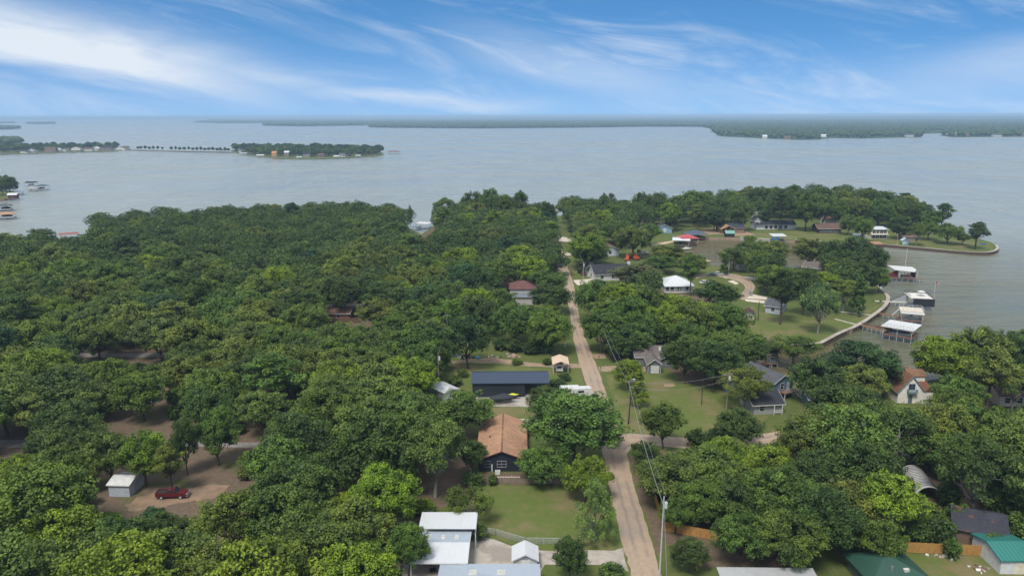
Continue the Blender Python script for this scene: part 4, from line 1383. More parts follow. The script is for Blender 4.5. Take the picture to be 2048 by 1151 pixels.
def put_roof(root, kind, w, d, h, rise, material, ov=.5, rake=None, th=.14, ribs=0, rib_mat=None, trim=None, shift=0.0, name='roof', off=(0, 0, 0)):
    mb = MB()
    pl = roof_planes(kind, w, d, h, rise, ov, rake, shift)
    pl = [[Vector(p) + Vector(off) for p in q] for q in pl]
    for q in pl:
        mb.slab([p + Vector((0, 0, th)) for p in q], th)
    if ribs:
        for q in pl:
            if len(q) != 4:
                continue
            a, b, c_, d_ = q
            nr = (b - a).cross(d_ - a).normalized()
            if nr.z < 0:
                nr = -nr
            # seams run up the slope: pick the edge pair that climbs
            if abs((d_ - a).z) >= abs((b - a).z):
                e0, e1, f0, f1 = a, b, d_, c_
            else:
                e0, e1, f0, f1 = b, c_, a, d_
            k = max(2, int((e1 - e0).length / ribs))
            for i in range(k + 1):
                s_, t_ = e0.lerp(e1, i / k), f0.lerp(f1, i / k)
                u = (th + .012)
                mb.bar(s_ + Vector((0, 0, u)) + nr * .0, t_ + Vector((0, 0, u)), .07, .07)
    o = mb.build(name, material, root)
    uv_planar(o.data)
    if trim and kind in ('gable_y', 'gable_x', 'shed', 'shed_back'):
        tb = MB()
        for q in pl:
            es = [(q[i], q[(i + 1) % 4]) for i in range(4)]
            for a, b in es:
                if kind == 'gable_y' and abs(a.x - off[0]) < .01 and abs(b.x - off[0]) < .01:
                    continue
                if kind == 'gable_x' and abs(a.z - h - rise - off[2]) < .01 and abs(b.z - h - rise - off[2]) < .01:
                    continue
                dn = Vector((0, 0, th * .35))
                out = ((a + b) / 2 - sum(q, Vector()) / 4)
                out.z = 0
                out = out.normalized() * .02
                tb.bar(a + dn + out, b + dn + out, .05, th * 1.25)
        tb.build('fascia', trim, o)
    return o


def put_walls(root, kind, w, d, h, rise, material, name='wall', off=(0, 0, 0), z0=-.2, shift=0.0):
    """wall shell with the gable triangles that the roof asks for"""
    X = w / 2
    ox, oy, oz = off
    mb = MB()
    if kind == 'gable_y':
        mb.extrude([(-X + ox, z0), (X + ox, z0), (X + ox, h + oz), (ox, h + rise + oz), (-X + ox, h + oz)], 'y', oy, oy + d)
    elif kind == 'gable_x':
        mb.extrude([(oy, z0), (oy + d, z0), (oy + d, h + oz), (oy + d / 2 + shift, h + rise + oz), (oy, h + oz)], 'x', ox - X, ox + X)
    elif kind == 'shed':
        mb.extrude([(oy, z0), (oy + d, z0), (oy + d, h + rise + oz), (oy, h + oz)], 'x', ox - X, ox + X)
    elif kind == 'shed_back':
        mb.extrude([(oy, z0), (oy + d, z0), (oy + d, h + oz), (oy, h + rise + oz)], 'x', ox - X, ox + X)
    else:
        mb.box(ox - X, oy, z0, ox + X, oy + d, h + oz)
    return mb.build(name, material, root)


def put_window(root, w, d, face, u, z, ww, wh, frame=WHITE, off=(0, 0, 0), muntin=True, name='window', pane=None):
    """window proud of the wall: frame with sill, glass behind"""
    ox, oy = off[0], off[1]
    fr, gl = MB(), MB()
    t = .07

    def B(mb, a0, z0, a1, z1, d0, d1):
        if face == 'front':
            mb.box(ox + a0, oy - d1, z0, ox + a1, oy - d0, z1)
        elif face == 'back':
            mb.box(ox + a0, oy + d + d0, z0, ox + a1, oy + d + d1, z1)
        elif face == 'right':
            mb.box(ox + w / 2 + d0, oy + a0, z0, ox + w / 2 + d1, oy + a1, z1)
        else:
            mb.box(ox - w / 2 - d1, oy + a0, z0, ox - w / 2 - d0, oy + a1, z1)
    B(fr, u - ww / 2 - t, z - t, u + ww / 2 + t, z, -.03, .08)
    B(fr, u - ww / 2 - t, z + wh, u + ww / 2 + t, z + wh + t, -.03, .07)
    B(fr, u - ww / 2 - t, z, u - ww / 2, z + wh, -.03, .065)
    B(fr, u + ww / 2, z, u + ww / 2 + t, z + wh, -.03, .065)
    if muntin:
        B(fr, u - ww / 2, z + wh * .48, u + ww / 2, z + wh * .52, .01, .055)
        if ww > 1.3:
            B(fr, u - .03, z, u + .03, z + wh, .012, .05)
    B(gl, u - ww / 2, z, u + ww / 2, z + wh, -.02, .025)
    o = fr.build(name, frame, root)
    gl.build('pane', pane or GLASS, o)
    return o


def put_door(root, w, d, face, u, ww, wh, material, off=(0, 0, 0), z=0.0, name='door', grooves=0):
    ox, oy = off[0], off[1]
    mb, hb = MB(), MB()

    def B(m, a0, z0, a1, z1, d0, d1):
        if face == 'front':
            m.box(ox + a0, oy - d1, z0, ox + a1, oy - d0, z1)
        elif face == 'right':
            m.box(ox + w / 2 + d0, oy + a0, z0, ox + w / 2 + d1, oy + a1, z1)
        else:
            m.box(ox - w / 2 - d1, oy + a0, z0, ox - w / 2 - d0, oy + a1, z1)
    if grooves:
        hh = wh / grooves
        for i in range(grooves):
            B(mb, u - ww / 2, z + i * hh + .02, u + ww / 2, z + (i + 1) * hh - .02, -.02, .05)
        B(mb, u - ww / 2, z, u + ww / 2, z + wh, -.02, .025)
    else:
        B(mb, u - ww / 2, z, u + ww / 2, z + wh, -.02, .05)
    o = mb.build(name, material, root)
    B(hb, u + ww / 2 - .16 if not grooves else u - .08, z + min(1.0, wh * .45), u + ww / 2 - .08 if not grooves else u + .08, z + min(1.1, wh * .5), .05, .1)
    hb.build('handle', CHROME, o)
    return o


def frame_at(fl, fr, z=0.0, ground=0.0):
    """Empty frame from the photo pixels of a building's front left and right corners seen at height z"""
    a, b = P(*fl, z), P(*fr, z)
    c = (a + b) / 2
    d = b - a
    return Vector((c.x, c.y, ground)), math.atan2(d.y, d.x), d.length


def house(name, label, fl, fr, d, h, rise, kind, wallm, roofm, z=0.0, ground=0.0, ov=.5, rake=None, trim=WHITE, ribs=0, cat='house', rot=None, wins=(), doors=(), w=None, group=None, walls=True, th=.14):
    c, rz, ww = frame_at(fl, fr, z, ground)
    root = empty(name, c, rz if rot is None else rot, label, cat, group)
    w = w or ww
    root['w'] = w
    if walls:
        put_walls(root, kind, w, d, h, rise, wallm)
    put_roof(root, kind, w, d, h, rise, roofm, ov, rake, ribs=ribs, trim=trim, th=th)
    for a in wins:
        put_window(root, w, d, *a)
    for a in doors:
        put_door(root, w, d, *a)
    return root


def posts(root, xs, ys, h, r, material, z0=-.1, name='post'):
    for x in xs:
        for y in ys:
            MB().box(x - r, y - r, z0, x + r, y + r, h).build(name, material, root)


NAVY = siding((.018, .023, .034), .22)
TAN = shingle((.40, .235, .145), .35)
GREYSH = shingle((.10, .105, .115), .35)
TAUPE = shingle((.165, .14, .13), .3)
BROWNSH = shingle((.16, .095, .075), .3)
CHAR = shingle((.042, .044, .052), .3)
WMETAL = metal_roof((.54, .555, .57))
GMETAL = metal_roof((.36, .41, .47))
NMETAL = metal_roof((.034, .050, .082))
TANMETAL = metal_roof((.62, .48, .36))
GREENMETAL = metal_roof((.03, .17, .145))
DKGREEN = metal_roof((.022, .065, .045))
SKYLIGHT = plain((.62, .60, .52), .5, .2)
YELLOWWOOD = wood((.46, .25, .075))
GREYWOOD = wood((.27, .215, .17))
REDWOOD = wood((.26, .13, .085))
CREAM = plain((.68, .61, .46), .7)

# ---- navy gabled house with tan shingle roof
r_ = house('gabled_house', 'navy gabled house with tan shingle roof beside the front lawn', (957, 942), (1050, 942), 19.0, 2.7, 1.75, 'gable_y', NAVY, TAN, ov=.55, rake=.45, trim=wood((.20, .10, .06)),
           wins=(('front', .0, 1.0, 1.75, 1.25, plain((.35, .37, .4), .5)), ('front', -2.9, 1.0, 1.1, 1.25, plain((.12, .13, .15), .5)), ('right', 5, 1.0, 1.2, 1.1), ('right', 12, 1.0, 1.2, 1.1)),
           doors=(('left', 6, 1.0, 2.05, plain((.1, .1, .11), .5)),))
wv = r_['w']
mb = MB()
k = 1.75 / (wv / 2)
mb.slab([(wv / 2 - .3, 16.0, 2.62), (wv / 2 + 1.1, 16.0, 2.5), (wv / 2 + 1.1, 19.3, 2.5), (wv / 2 - .3, 19.3, 2.62)], .1)
o = mb.build('porch_roof', TAN, r_)
uv_planar(o.data)
posts(r_, (wv / 2 + .95,), (16.3, 19.0), 2.42, .08, DARK)
MB().tube([(-wv * .28, 8.5, 3.2), (-wv * .28, 8.5, 4.05)], .12, 8).build('roof_vent', DARK, r_)
MB().bar((0, -.45, 2.7 + 1.75 + .16), (0, 19.45, 2.7 + 1.75 + .16), .3, .06).build('ridge_cap', TAN, r_)
MB().box(-2.1, -.12, 0, -1.85, -.04, 1.6).build('meter_box', plain((.5, .52, .55), .5), r_)
c_, rz_, _ = frame_at((988, 944), (1003, 944))
o = empty('air_conditioner', c_ + Vector((0, -.7, 0)), rz_, 'small white air conditioner box against the navy house wall', 'appliance')
MB().box(-.5, -.4, .05, .5, .4, .75).build('case', WHITE, o)
MB().tube([(0, 0, .75), (0, 0, .82)], .32, 12).build('fan_grille', STEEL, o)
for i in range(10):
    p = P(991 + i * 5.2, 953.4 + (i % 2) * .3)
    mb = MB()
    n_ = 7
    mb.slab([(math.cos(q / n_ * 6.283) * .24, math.sin(q / n_ * 6.283) * .2, .07) for q in range(n_)], .07)
    o = mb.build('stepping_stone', PALEC)
    o.location = (p.x, p.y, .008)
    tag(o, '%s of the pale stepping stones in front of the navy house' % ORD[i], 'stone', 'stepping stones in front of the navy house')

# ---- white carports at the bottom
c_, rz_, w_ = frame_at((821, 1124), (932, 1124.5), 3.2)
carA = empty('carport', c_, rz_, 'white metal carport with rear slope greyed as shaded beside the stained concrete drive', 'carport')
D_ = 8.8
for nm, pts, mt in (('front_roof', [(-w_ / 2 - .2, 0, 3.1), (w_ / 2 + .2, 0, 3.1), (w_ / 2 + .2, D_ * .56, 3.62), (-w_ / 2 - .2, D_ * .56, 3.62)], WMETAL),
                    ('rear_roof', [(-w_ / 2 - .2, D_ * .56, 3.62), (w_ / 2 + .2, D_ * .56, 3.62), (w_ / 2 + .2, D_, 3.2), (-w_ / 2 - .2, D_, 3.2)], GMETAL)):  # greyer metal puts the far slope's weaker light into its colour
    mb = MB().slab([Vector(p) + Vector((0, 0, .08)) for p in pts], .08)
    for i in range(int(w_ / .3) + 1):
        x = -w_ / 2 - .1 + i * (w_ + .2) / int(w_ / .3)
        mb.bar((x, pts[0][1], pts[0][2] + .09), (x, pts[2][1], pts[2][2] + .09), .06, .06)
    o = mb.build(nm, mt, carA)
    if nm == 'rear_roof':
        for x in (-w_ * .27, 0.1, w_ * .27):
            y0, y1 = D_ * .68, D_ * .86
            zf = lambda y: 3.62 + (3.2 - 3.62) * (y - D_ * .56) / (D_ * .44) + .125
            MB().slab([(x - .32, y0, zf(y0)), (x + .32, y0, zf(y0)), (x + .32, y1, zf(y1)), (x - .32, y1, zf(y1))], .03).build('skylight', SKYLIGHT, o)
for x in (-w_ / 2, w_ / 2):
    mb = MB().bar((x + math.copysign(.24, x), 0, 3.05), (x + math.copysign(.24, x), D_ * .56, 3.57), .08, .26)
    mb.bar((x + math.copysign(.24, x), D_ * .56, 3.57), (x + math.copysign(.24, x), D_, 3.15), .08, .26)
    mb.build('rake_trim', WHITE, carA)
posts(carA, (-w_ / 2, w_ / 2), (.15, D_ * .33, D_ * .66, D_ - .2), 3.05, .07, WHITE)
posts(carA, (-w_ / 6, w_ / 6), (D_ - .2,), 3.05, .07, WHITE)
MB().bar((-w_ / 2 - .2, -.05, 3.06), (w_ / 2 + .2, -.05, 3.06), .1, .12).build('gutter', WHITE, carA)
wa, rza, ca = w_, rz_, c_
cb = ca + Vector((-math.sin(rza), math.cos(rza), 0)) * (D_ + .35) + Vector((math.cos(rza), math.sin(rza), 0)) * .55
carB = empty('carport', cb, rza, 'taller white flat-sloped carport behind the one with the shade-greyed slope', 'carport')
wb = wa + .9
mb = MB().slab([(-wb / 2, -.6, 3.95), (wb / 2, -.6, 3.95), (wb / 2, 4.2, 4.25), (-wb / 2, 4.2, 4.25)], .08)
for i in range(31):
    x = -wb / 2 + .05 + i * (wb - .1) / 30
    mb.bar((x, -.6, 3.99), (x, 4.2, 4.29), .06, .06)
mb.build('roof', WMETAL, carB)
MB().bar((wb / 2 + .03, -.6, 3.85), (wb / 2 + .03, 4.2, 4.15), .06, .3).build('rake_trim', WHITE, carB)
posts(carB, (-wb / 2 + .1, wb / 2 - .1), (0, 2, 3.9), 3.9, .08, WHITE)
MB().box(-wb / 2, 3.98, .1, wb / 2, 4.04, 3.95).build('back_panel', WMETAL, carB)

# basketball hoop standing inside the carport
p = P(866, 1140)
o = empty('basketball_hoop', p, .3, 'black portable basketball stand in the shade of the white carport', 'basketball hoop')
MB().extrude([(-.55, 0), (.55, 0), (.45, .28), (-.45, .28)], 'y', -.4, .4).build('base', DARK, o)
MB().tube([(0, .1, .2), (.3, .3, 1.3), (.45, .5, 2.3)], .06, 8).build('pole', DARK, o)
MB().box(.1, .5, 2.0, .9, .54, 2.6).build('backboard', DARK, o)

# grey-blue metal building cut by the bottom edge
c_, rz_, w_ = frame_at((884, 1125.5), (1076, 1125.5), 3.1)
D_ = 9.0
root = empty('workshop', c_ + Vector((math.sin(rz_), -math.cos(rz_), 0)) * D_, rz_, 'blue-grey ribbed metal roofed workshop cut off by the bottom edge', 'workshop')
put_walls(root, 'gable_x', w_ - .3, D_ - .2, 2.75, .55, WMETAL, off=(0, .1, 0))
rf = put_roof(root, 'gable_x', w_, D_, 2.85, .55, GMETAL, .1, .25, th=.08, ribs=.32, trim=WHITE)
for x in (-w_ * .17, w_ * .12):
    for (y0, y1) in ((D_ * .62, D_ * .8), (D_ * .25, D_ * .42)):
        zf = lambda y: 2.85 + .55 * (1 - abs(y - D_ / 2) / (D_ / 2)) + .125
        MB().slab([(x - .6, y0, zf(y0)), (x + .6, y0, zf(y0)), (x + .6, y1, zf(y1)), (x - .6, y1, zf(y1))], .03).build('skylight', SKYLIGHT, rf)
MB().box(.6, D_ * .35, 3.3, .95, D_ * .35 + .3, 3.9).build('vent_pipe', plain((.2, .08, .06)), root)

# small white shed behind it
r_ = house('garden_shed', 'small white gabled shed with a grey louvre vent on the concrete drive', (1027, 1140), (1074, 1140), 3.6, 1.9, .95, 'gable_y', WHITE, WMETAL, z=0, cat='shed', ov=.25, rake=.3, doors=(('front', 0, 1.3, 1.75, plain((.7, .7, .7))),))
vb = MB()
for i in range(5):
    vb.box(-.34, -.06, 1.98 + i * .09, .34, -.02, 2.04 + i * .09)
vb.box(-.4, -.03, 1.93, .4, -.005, 2.45)
vb.build('louvre_vent', plain((.42, .43, .45)), r_)

# ---- navy metal barn
c_, rz_, w_ = frame_at((945, 794), (1096, 793))
barn = empty('metal_barn', c_, rz_, 'long navy metal barn with an open bay at its right end', 'barn')
wl = w_ * .69
put_walls(barn, 'gable_x', wl, 8.4, 3.9, 1.15, siding((.020, .026, .034), .3, True), off=(-w_ / 2 + wl / 2, 0, 0))
put_roof(barn, 'gable_x', w_, 8.4, 3.95, 1.15, NMETAL, .45, .3, th=.09, ribs=.42, trim=NMETAL)
posts(barn, (w_ / 2 - .2,), (.1, 4.2, 8.3), 3.85, .1, DARK)
MB().box(w_ / 2 - 7.5, 8.3, .0, w_ / 2, 8.36, 3.9).build('back_panel', siding((.16, .15, .14), .3, True), barn)
MB().bar((-w_ / 2 + wl, .1, 3.85), (w_ / 2, .1, 3.85), .14, .25).build('header_beam', DARK, barn)
# covered boat and yellow-covered watercraft in front of it


def hull_mesh(L, B, H, n=9):
    """boat hull: pointed bow at +x"""
    mb = MB()
    rows = []
    for i in range(n):
        t = i / (n - 1)
        x = -L / 2 + L * t
        b = B / 2 * (1 - max(0, (t - .45) / .55) ** 2.2)
        k = H * (.15 + .35 * max(0, (t - .6) / .4) ** 2)
        sh = H * (1 + .22 * t * t)
        rows.append([(x, -b, sh), (x, -b * .85, k + H * .25), (x, 0, k), (x, b * .85, k + H * .25), (x, b, sh)])
    v = [p for r in rows for p in r]
    f = []
    for i in range(n - 1):
        for q in range(4):
            a = i * 5 + q
            f.append((a, a + 1, a + 6, a + 5))
        f.append((i * 5, i * 5 + 5, i * 5 + 9, i * 5 + 4))
    f.append((0, 1, 2, 3, 4)[::-1])
    mb.add(v, f)
    return mb


def boat(px, py, L, rz, label, hullm, coverm=None, z=0.0, kind='cover', name='boat', keel=.35, pos=None):
    p = pos or P(px, py, z)
    o = empty(name, p, rz, label, 'boat')
    B, H = L * .36, L * .16
    h = hull_mesh(L, B, H)
    h.v = [(x, y, zz + keel) for x, y, zz in h.v]
    h.build('hull', hullm, o, True)
    if coverm:
        mb = MB()
        n = 8
        for i in range(n):
            t = i / (n - 1)
            x = -L / 2 + L * t * .97
            b = B / 2 * (1 - max(0, (t - .45) / .55) ** 2.2) * 1.02
            pk = H * (1.25 + .35 * math.sin(t * 3.1) + (.25 if 2 < i < 5 else 0))
            mb.v += [(x, -b, H * (1 + .22 * t * t) + keel + .02), (x, -b * .45, pk + keel - .08), (x, 0, pk + keel), (x, b * .45, pk + keel - .08), (x, b, H * (1 + .22 * t * t) + keel + .02)]
            if i:
                for q in range(4):
                    a = (i - 1) * 5 + q
                    mb.f.append((a, a + 1, a + 6, a + 5))
        mb.build('cover', coverm, o, True)
    else:
        MB().box(-L * .1, -B * .3, H + keel, L * .12, B * .3, H * 1.7 + keel).build('console', WHITE, o)
        MB().slab([(L * .1, -B * .35, H * 1.35 + keel), (L * .1, B * .35, H * 1.35 + keel), (L * .0, B * .33, H * 2.1 + keel), (L * .0, -B * .33, H * 2.1 + keel)], .04).build('windscreen', GLASS, o)
    MB().box(-L / 2 - .35, -.2, keel, -L / 2 + .02, .2, H + keel + .35).build('outboard_motor', DARK, o)
    return o


def trailer(root, L, mt=STEEL):
    MB().bar((-L * .4, -.6, .3), (L * .5, 0, .35), .1).bar((-L * .4, .6, .3), (L * .5, 0, .35), .1).bar((-L * .4, -.6, .3), (-L * .4, .6, .3), .1).build('trailer_frame', mt, root)
    for s in (-1, 1):
        wheel(root, -L * .2, s * .95, .3, .2)


def wheel(root, x, y, r, w, z=None):
    z = r if z is None else z
    mb = MB().tube([(x, y - w / 2, z), (x, y + w / 2, z)], r, 14)
    t = mb.build('wheel', RUBBER, root)
    MB().tube([(x, y - w / 2 - .01, z), (x, y + w / 2 + .01, z)], r * .58, 10).build('rim', STEEL, t)
    return t


b1 = boat(1008, 805, 6.4, .12, 'black fabric covered boat on a trailer in front of the navy barn', DARK, plain((.03, .035, .045), .8), keel=.55)
trailer(b1, 7.4)
b2 = boat(1026, 797, 3.3, .1, 'watercraft under a bright yellow cover beside the black boat', DARK, plain((.62, .66, .03), .7), keel=.55, name='watercraft')
trailer(b2, 4.0)

# ---- white-roofed shed left of the barn
house('metal_shed', 'white-roofed metal shed half hidden by trees left of the barn', (890, 803), (917, 795), 7.0, 2.3, .6, 'gable_y', WMETAL, WMETAL, cat='shed', ov=.2, ribs=.5, w=4.6)
# ---- tan carport with white camper
c_, rz_, w_ = frame_at((1106, 748), (1137, 748))
o = empty('carport', c_, rz_, 'small carport with tan metal gable roof beside the dirt track', 'carport')
put_roof(o, 'gable_y', w_, 6.2, 2.9, .8, TANMETAL, .15, .1, th=.07, ribs=.5, trim=TANMETAL)
posts(o, (-w_ / 2 + .1, w_ / 2 - .1), (.1, 3, 6.1), 2.85, .07, STEEL)
t_ = empty('camper_trailer', c_ + Vector((-.3, 1.2, 0)), rz_, 'white camper trailer parked under the tan carport', 'trailer')
MB().extrude([(0, .5), (4.2, .5), (4.2, 2.1), (3.6, 2.35), (.5, 2.35), (0, 1.8)], 'x', -1.0, 1.0).build('body', WHITE, t_)
MB().box(-.6, -.03, 1.35, .6, .02, 1.9).build('window', GLASS, t_)
for s in (-1, 1):
    wheel(t_, s * .9, 2.3, .32, .2)
# ---- white motorhomes / boats glimpsed behind the big junction tree
for i, (x, y) in enumerate(((1140, 790), (1163, 792))):
    p = P(x, y)
    o = empty('camper_trailer', p, .15, ['white camper trailer behind the big junction tree, nearer the barn', 'white camper trailer behind the big junction tree, nearer the road'][i], 'trailer')
    MB().extrude([(-2.6, .5), (2.5, .5), (2.7, 1.2), (2.3, 2.4), (-2.4, 2.45), (-2.7, 1.5)], 'y', -1.05, 1.05).build('body', WHITE, o)
    MB().box(-1.2, -1.09, 1.4, .4, -1.04, 1.95).build('window', GLASS, o)
    MB().box(1.0, -1.09, .6, 1.6, -1.04, 2.1).build('door', OFFW, o)
    for s in (-1, 1):
        wheel(o, -.2, s * .95, .33, .2)

# ---- grey house with garage right of the road
c_, rz_, w_ = frame_at((1296, 746), (1321, 746))
gh = empty('garage_house', c_, rz_, 'grey bungalow with white garage door and taupe roof right of the road', 'house')
GS = siding((.145, .155, .16), .2)
put_walls(gh, 'gable_y', w_, 6.5, 2.75, 1.25, GS)
put_roof(gh, 'gable_y', w_, 9.5, 2.75, 1.25, TAUPE, .35, .35, trim=WHITE)
put_door(gh, w_, 6.5, 'front', .15, w_ * .66, 2.25, WHITE, name='garage_door', grooves=4)
put_walls(gh, 'gable_x', 12.5, 9.0, 2.75, 1.9, GS, off=(2.0, 6.5, 0), name='main_wall')
put_roof(gh, 'gable_x', 12.5, 9.0, 2.75, 1.9, TAUPE, .45, .4, trim=WHITE, name='main_roof', off=(2.0, 6.5, 0))
put_walls(gh, 'gable_y', 3.6, 4.0, 2.75, .9, GS, off=(4.6, 4.6, 0), name='porch_wall')
put_roof(gh, 'gable_y', 3.6, 5.0, 2.75, .9, TAUPE, .35, .35, trim=WHITE, name='porch_roof', off=(4.6, 4.4, 0))
put_window(gh, 12.5, 9, 'left', 4.5, 1.0, 1.2, 1.2, off=(2.0, 6.5))
put_window(gh, 3.6, 4, 'front', 0, .9, 1.2, 1.3, off=(4.6, 4.6))
put_window(gh, w_, 6.5, 'left', 3.2, 1.0, 1.0, 1.1)
mb = MB().box(w_ / 2 - .02, -.04, 0, w_ / 2 + .08, .06, 2.7).box(-w_ / 2 - .08, -.04, 0, -w_ / 2 + .02, .06, 2.7)
mb.build('corner_board', WHITE, gh)
MB().box(2.6, 8.2, 3.9, 3.2, 8.8, 4.9).build('chimney', WHITE, gh)

# ---- blue house with white stairs, charcoal roofed wing with porch
c_, rz_, w_ = frame_at((1548, 797), (1582, 790))
bl = empty('blue_house', c_, rz_, 'blue gabled house with grey shingle roof and white stairs', 'house')
BLUE = siding((.115, .20, .27), .18)
put_walls(bl, 'gable_y', 6.2, 11.5, 4.2, 1.7, BLUE)
put_roof(bl, 'gable_y', 6.2, 11.5, 4.2, 1.7, GREYSH, .45, .4, trim=WHITE)
put_walls(bl, 'gable_x', 8, 6.5, 3.8, 1.6, BLUE, off=(-6.2, 4.0, 0), name='wing_wall')
put_roof(bl, 'gable_x', 8, 6.5, 3.8, 1.6, GREYSH, .45, .4, trim=WHITE, off=(-6.2, 4.0, 0), name='wing_roof')
put_window(bl, 6.2, 11.5, 'front', -.5, 2.2, 1.1, 1.5)
put_door(bl, 6.2, 11.5, 'front', 1.6, .95, 2.05, WHITE, z=1.75)
MB().box(-1.2, -1.9, 1.5, 3.4, -.02, 1.72).build('porch_deck', REDWOOD, bl)
posts(bl, (-1.1, 3.3), (-1.8,), 1.5, .07, WHITE)
rb = MB()
for i in range(13):
    x = -1.15 + i * .3
    rb.box(x - .03, -1.88, 1.72, x + .03, -1.82, 2.65)
rb.box(-1.2, -1.9, 2.65, 2.4, -1.8, 2.72)
rb.build('porch_railing', WHITE, bl)
st = MB()
for i in range(10):
    st.box(2.45, -1.9 - (i + 1) * .36, 1.5 - i * .17 - .05, 3.4, -1.9 - i * .36 + .03, 1.5 - i * .17)
st.build('stairs', REDWOOD, bl)
for x in (2.4, 3.45):
    s_ = MB().bar((x, -1.9, 2.6), (x, -5.6, 1.0), .08, .1).bar((x, -1.9, 2.1), (x, -5.6, .5), .05, .06).bar((x, -1.9, 1.5), (x, -5.6, -.1), .06, .22)
    for i in range(6):
        s_.bar((x, -2.0 - i * .7, 1.4 - i * .3), (x, -2.0 - i * .7, 2.55 - i * .3), .07)
    s_.build('stair_railing', WHITE, bl)
r_ = house('cottage', 'charcoal-roofed cottage with white porch posts in front of the blue house', (1507, 829), (1563, 826), 8.0, 2.7, 1.9, 'gable_x', siding((.30, .31, .32), .2), CHAR, cat='house', ov=.6, wins=(('front', -1.5, .9, 1.2, 1.3), ('right', 4, .9, 1.2, 1.3)))
posts(r_, (r_['w'] / 2 - .2, r_['w'] / 2 - 2.2), (-.55,), 2.5, .09, WHITE)
MB().box(r_['w'] / 2 - 2.4, -.7, .55, r_['w'] / 2 + .1, -.6, .65).box(r_['w'] / 2 - 2.4, -.7, .95, r_['w'] / 2 + .1, -.6, 1.05).build('porch_railing', WHITE, r_)
house('cottage', 'low grey roof right of the white stairs, mostly behind trees', (1618, 816), (1668, 816), 5.0, 2.4, 1.2, 'gable_x', BLUE, GREYSH, wins=(('front', -1, .9, 1.1, 1.2),))

# ---- white storybook house with steep orange-brown roof
c_, rz_, w_ = frame_at((1798, 806), (1842, 806))
th_ = empty('storybook_house', c_, rz_, 'white steep-gabled house with orange-brown roof and blue balcony', 'house')
STUC = plain((.74, .71, .64), .85)
ORANGE = shingle((.215, .118, .074), .3)
put_walls(th_, 'gable_y', 6.4, 9, 3.1, 3.9, STUC)
put_roof(th_, 'gable_y', 6.4, 9, 3.1, 3.9, ORANGE, .35, .3, trim=plain((.16, .24, .29)))
BT = plain((.17, .27, .32), .6)
put_window(th_, 6.4, 9, 'front', 0, 3.7, 1.5, 1.35, BT)
put_door(th_, 6.4, 9, 'front', -.1, 1.0, 2.1, plain((.12, .15, .19)), name='door')
bb = MB().box(-1.15, -.95, 2.95, 1.15, -.01, 3.1)
for i in range(11):
    x = -1.1 + i * .22
    bb.box(x - .03, -.94, 3.1, x + .03, -.88, 3.75)
bb.box(-1.15, -.96, 3.72, 1.15, -.86, 3.82).box(-1.15, -.9, 3.1, -1.09, -.02, 3.8).box(1.09, -.9, 3.1, 1.15, -.02, 3.8)
bb.build('balcony', BT, th_)
put_walls(th_, 'gable_x', 12, 6, 3.1, 2.4, STUC, off=(-2.0, 8.4, 0), name='wing_wall')
put_roof(th_, 'gable_x', 13, 6, 3.1, 2.4, ORANGE, .4, .35, trim=plain((.5, .42, .33)), off=(-2.0, 8.4, 0), name='wing_roof')
put_walls(th_, 'gable_x', 4.0, 4.2, 4.6, 1.1, STUC, off=(5.0, 7.2, 0), name='tower_wall')
put_roof(th_, 'gable_x', 4.0, 4.2, 4.6, 1.1, ORANGE, .3, .3, off=(5.0, 7.2, 0), name='tower_roof')
put_roof(th_, 'shed', 3.6, 4.0, 2.3, .9, shingle((.19, .085, .055), .3), .2, off=(5.2, 2.6, 0), name='lean_to_roof')
put_walls(th_, 'shed', 3.4, 4.0, 2.25, .9, STUC, off=(5.2, 2.7, 0), name='lean_to_wall')
MB().box(2.2, -1.4, 0, 6.5, -1.2, .9).build('terrace_wall', WHITE, th_)

# ---- other houses on the right
house('bungalow', 'brown-roofed cream bungalow behind trees near the right edge', (1998, 812), (2062, 812), 9, 2.7, 1.7, 'gable_x', CREAM, BROWNSH, wins=(('front', 1, .9, 1.2, 1.3), ('front', -2, .9, 1.2, 1.3)), doors=(('front', 3.2, 1, 2.05, WHITE),))
# quonset hut
p0, p1 = P(1845, 1004), P(1874, 998)
qh = empty('metal_hut', P(1856, 1003), math.atan2((P(1834, 968) - P(1862, 1003)).y, (P(1834, 968) - P(1862, 1003)).x) - math.pi / 2, 'arched corrugated metal hut under the trees', 'hut')
n_, Lq, Rq = 18, 9.0, 2.3
mb = MB()
for seg in range(15):
    y0, y1 = seg * Lq / 15, (seg + 1) * Lq / 15
    ra, rb_ = Rq + .1, Rq - .1
    for i in range(n_):
        a0, a1 = math.pi * i / n_, math.pi * (i + 1) / n_
        ym = (y0 + y1) / 2
        mb.add([(math.cos(a0) * ra, y0, math.sin(a0) * ra + .7), (math.cos(a1) * ra, y0, math.sin(a1) * ra + .7), (math.cos(a1) * rb_, ym, math.sin(a1) * rb_ + .7), (math.cos(a0) * rb_, ym, math.sin(a0) * rb_ + .7)], [(0, 1, 2, 3)])
        mb.add([(math.cos(a0) * rb_, ym, math.sin(a0) * rb_ + .7), (math.cos(a1) * rb_, ym, math.sin(a1) * rb_ + .7), (math.cos(a1) * ra, y1, math.sin(a1) * ra + .7), (math.cos(a0) * ra, y1, math.sin(a0) * ra + .7)], [(0, 1, 2, 3)])
mb.build('arched_roof', metal_roof((.30, .31, .31), .5, (.5, .3, .2)), qh)
for seg in range(1, 15):  # dark rings added so the ridges read as shaded stripes
    mb = MB()
    y0 = seg * Lq / 15
    mb.tube([(math.cos(math.pi * i / n_) * (Rq + .1), y0, math.sin(math.pi * i / n_) * (Rq + .1) + .7) for i in range(n_ + 1)], .07, 4)
    mb.build('ridge_shade_ring', plain((.10, .095, .09), .7), qh)
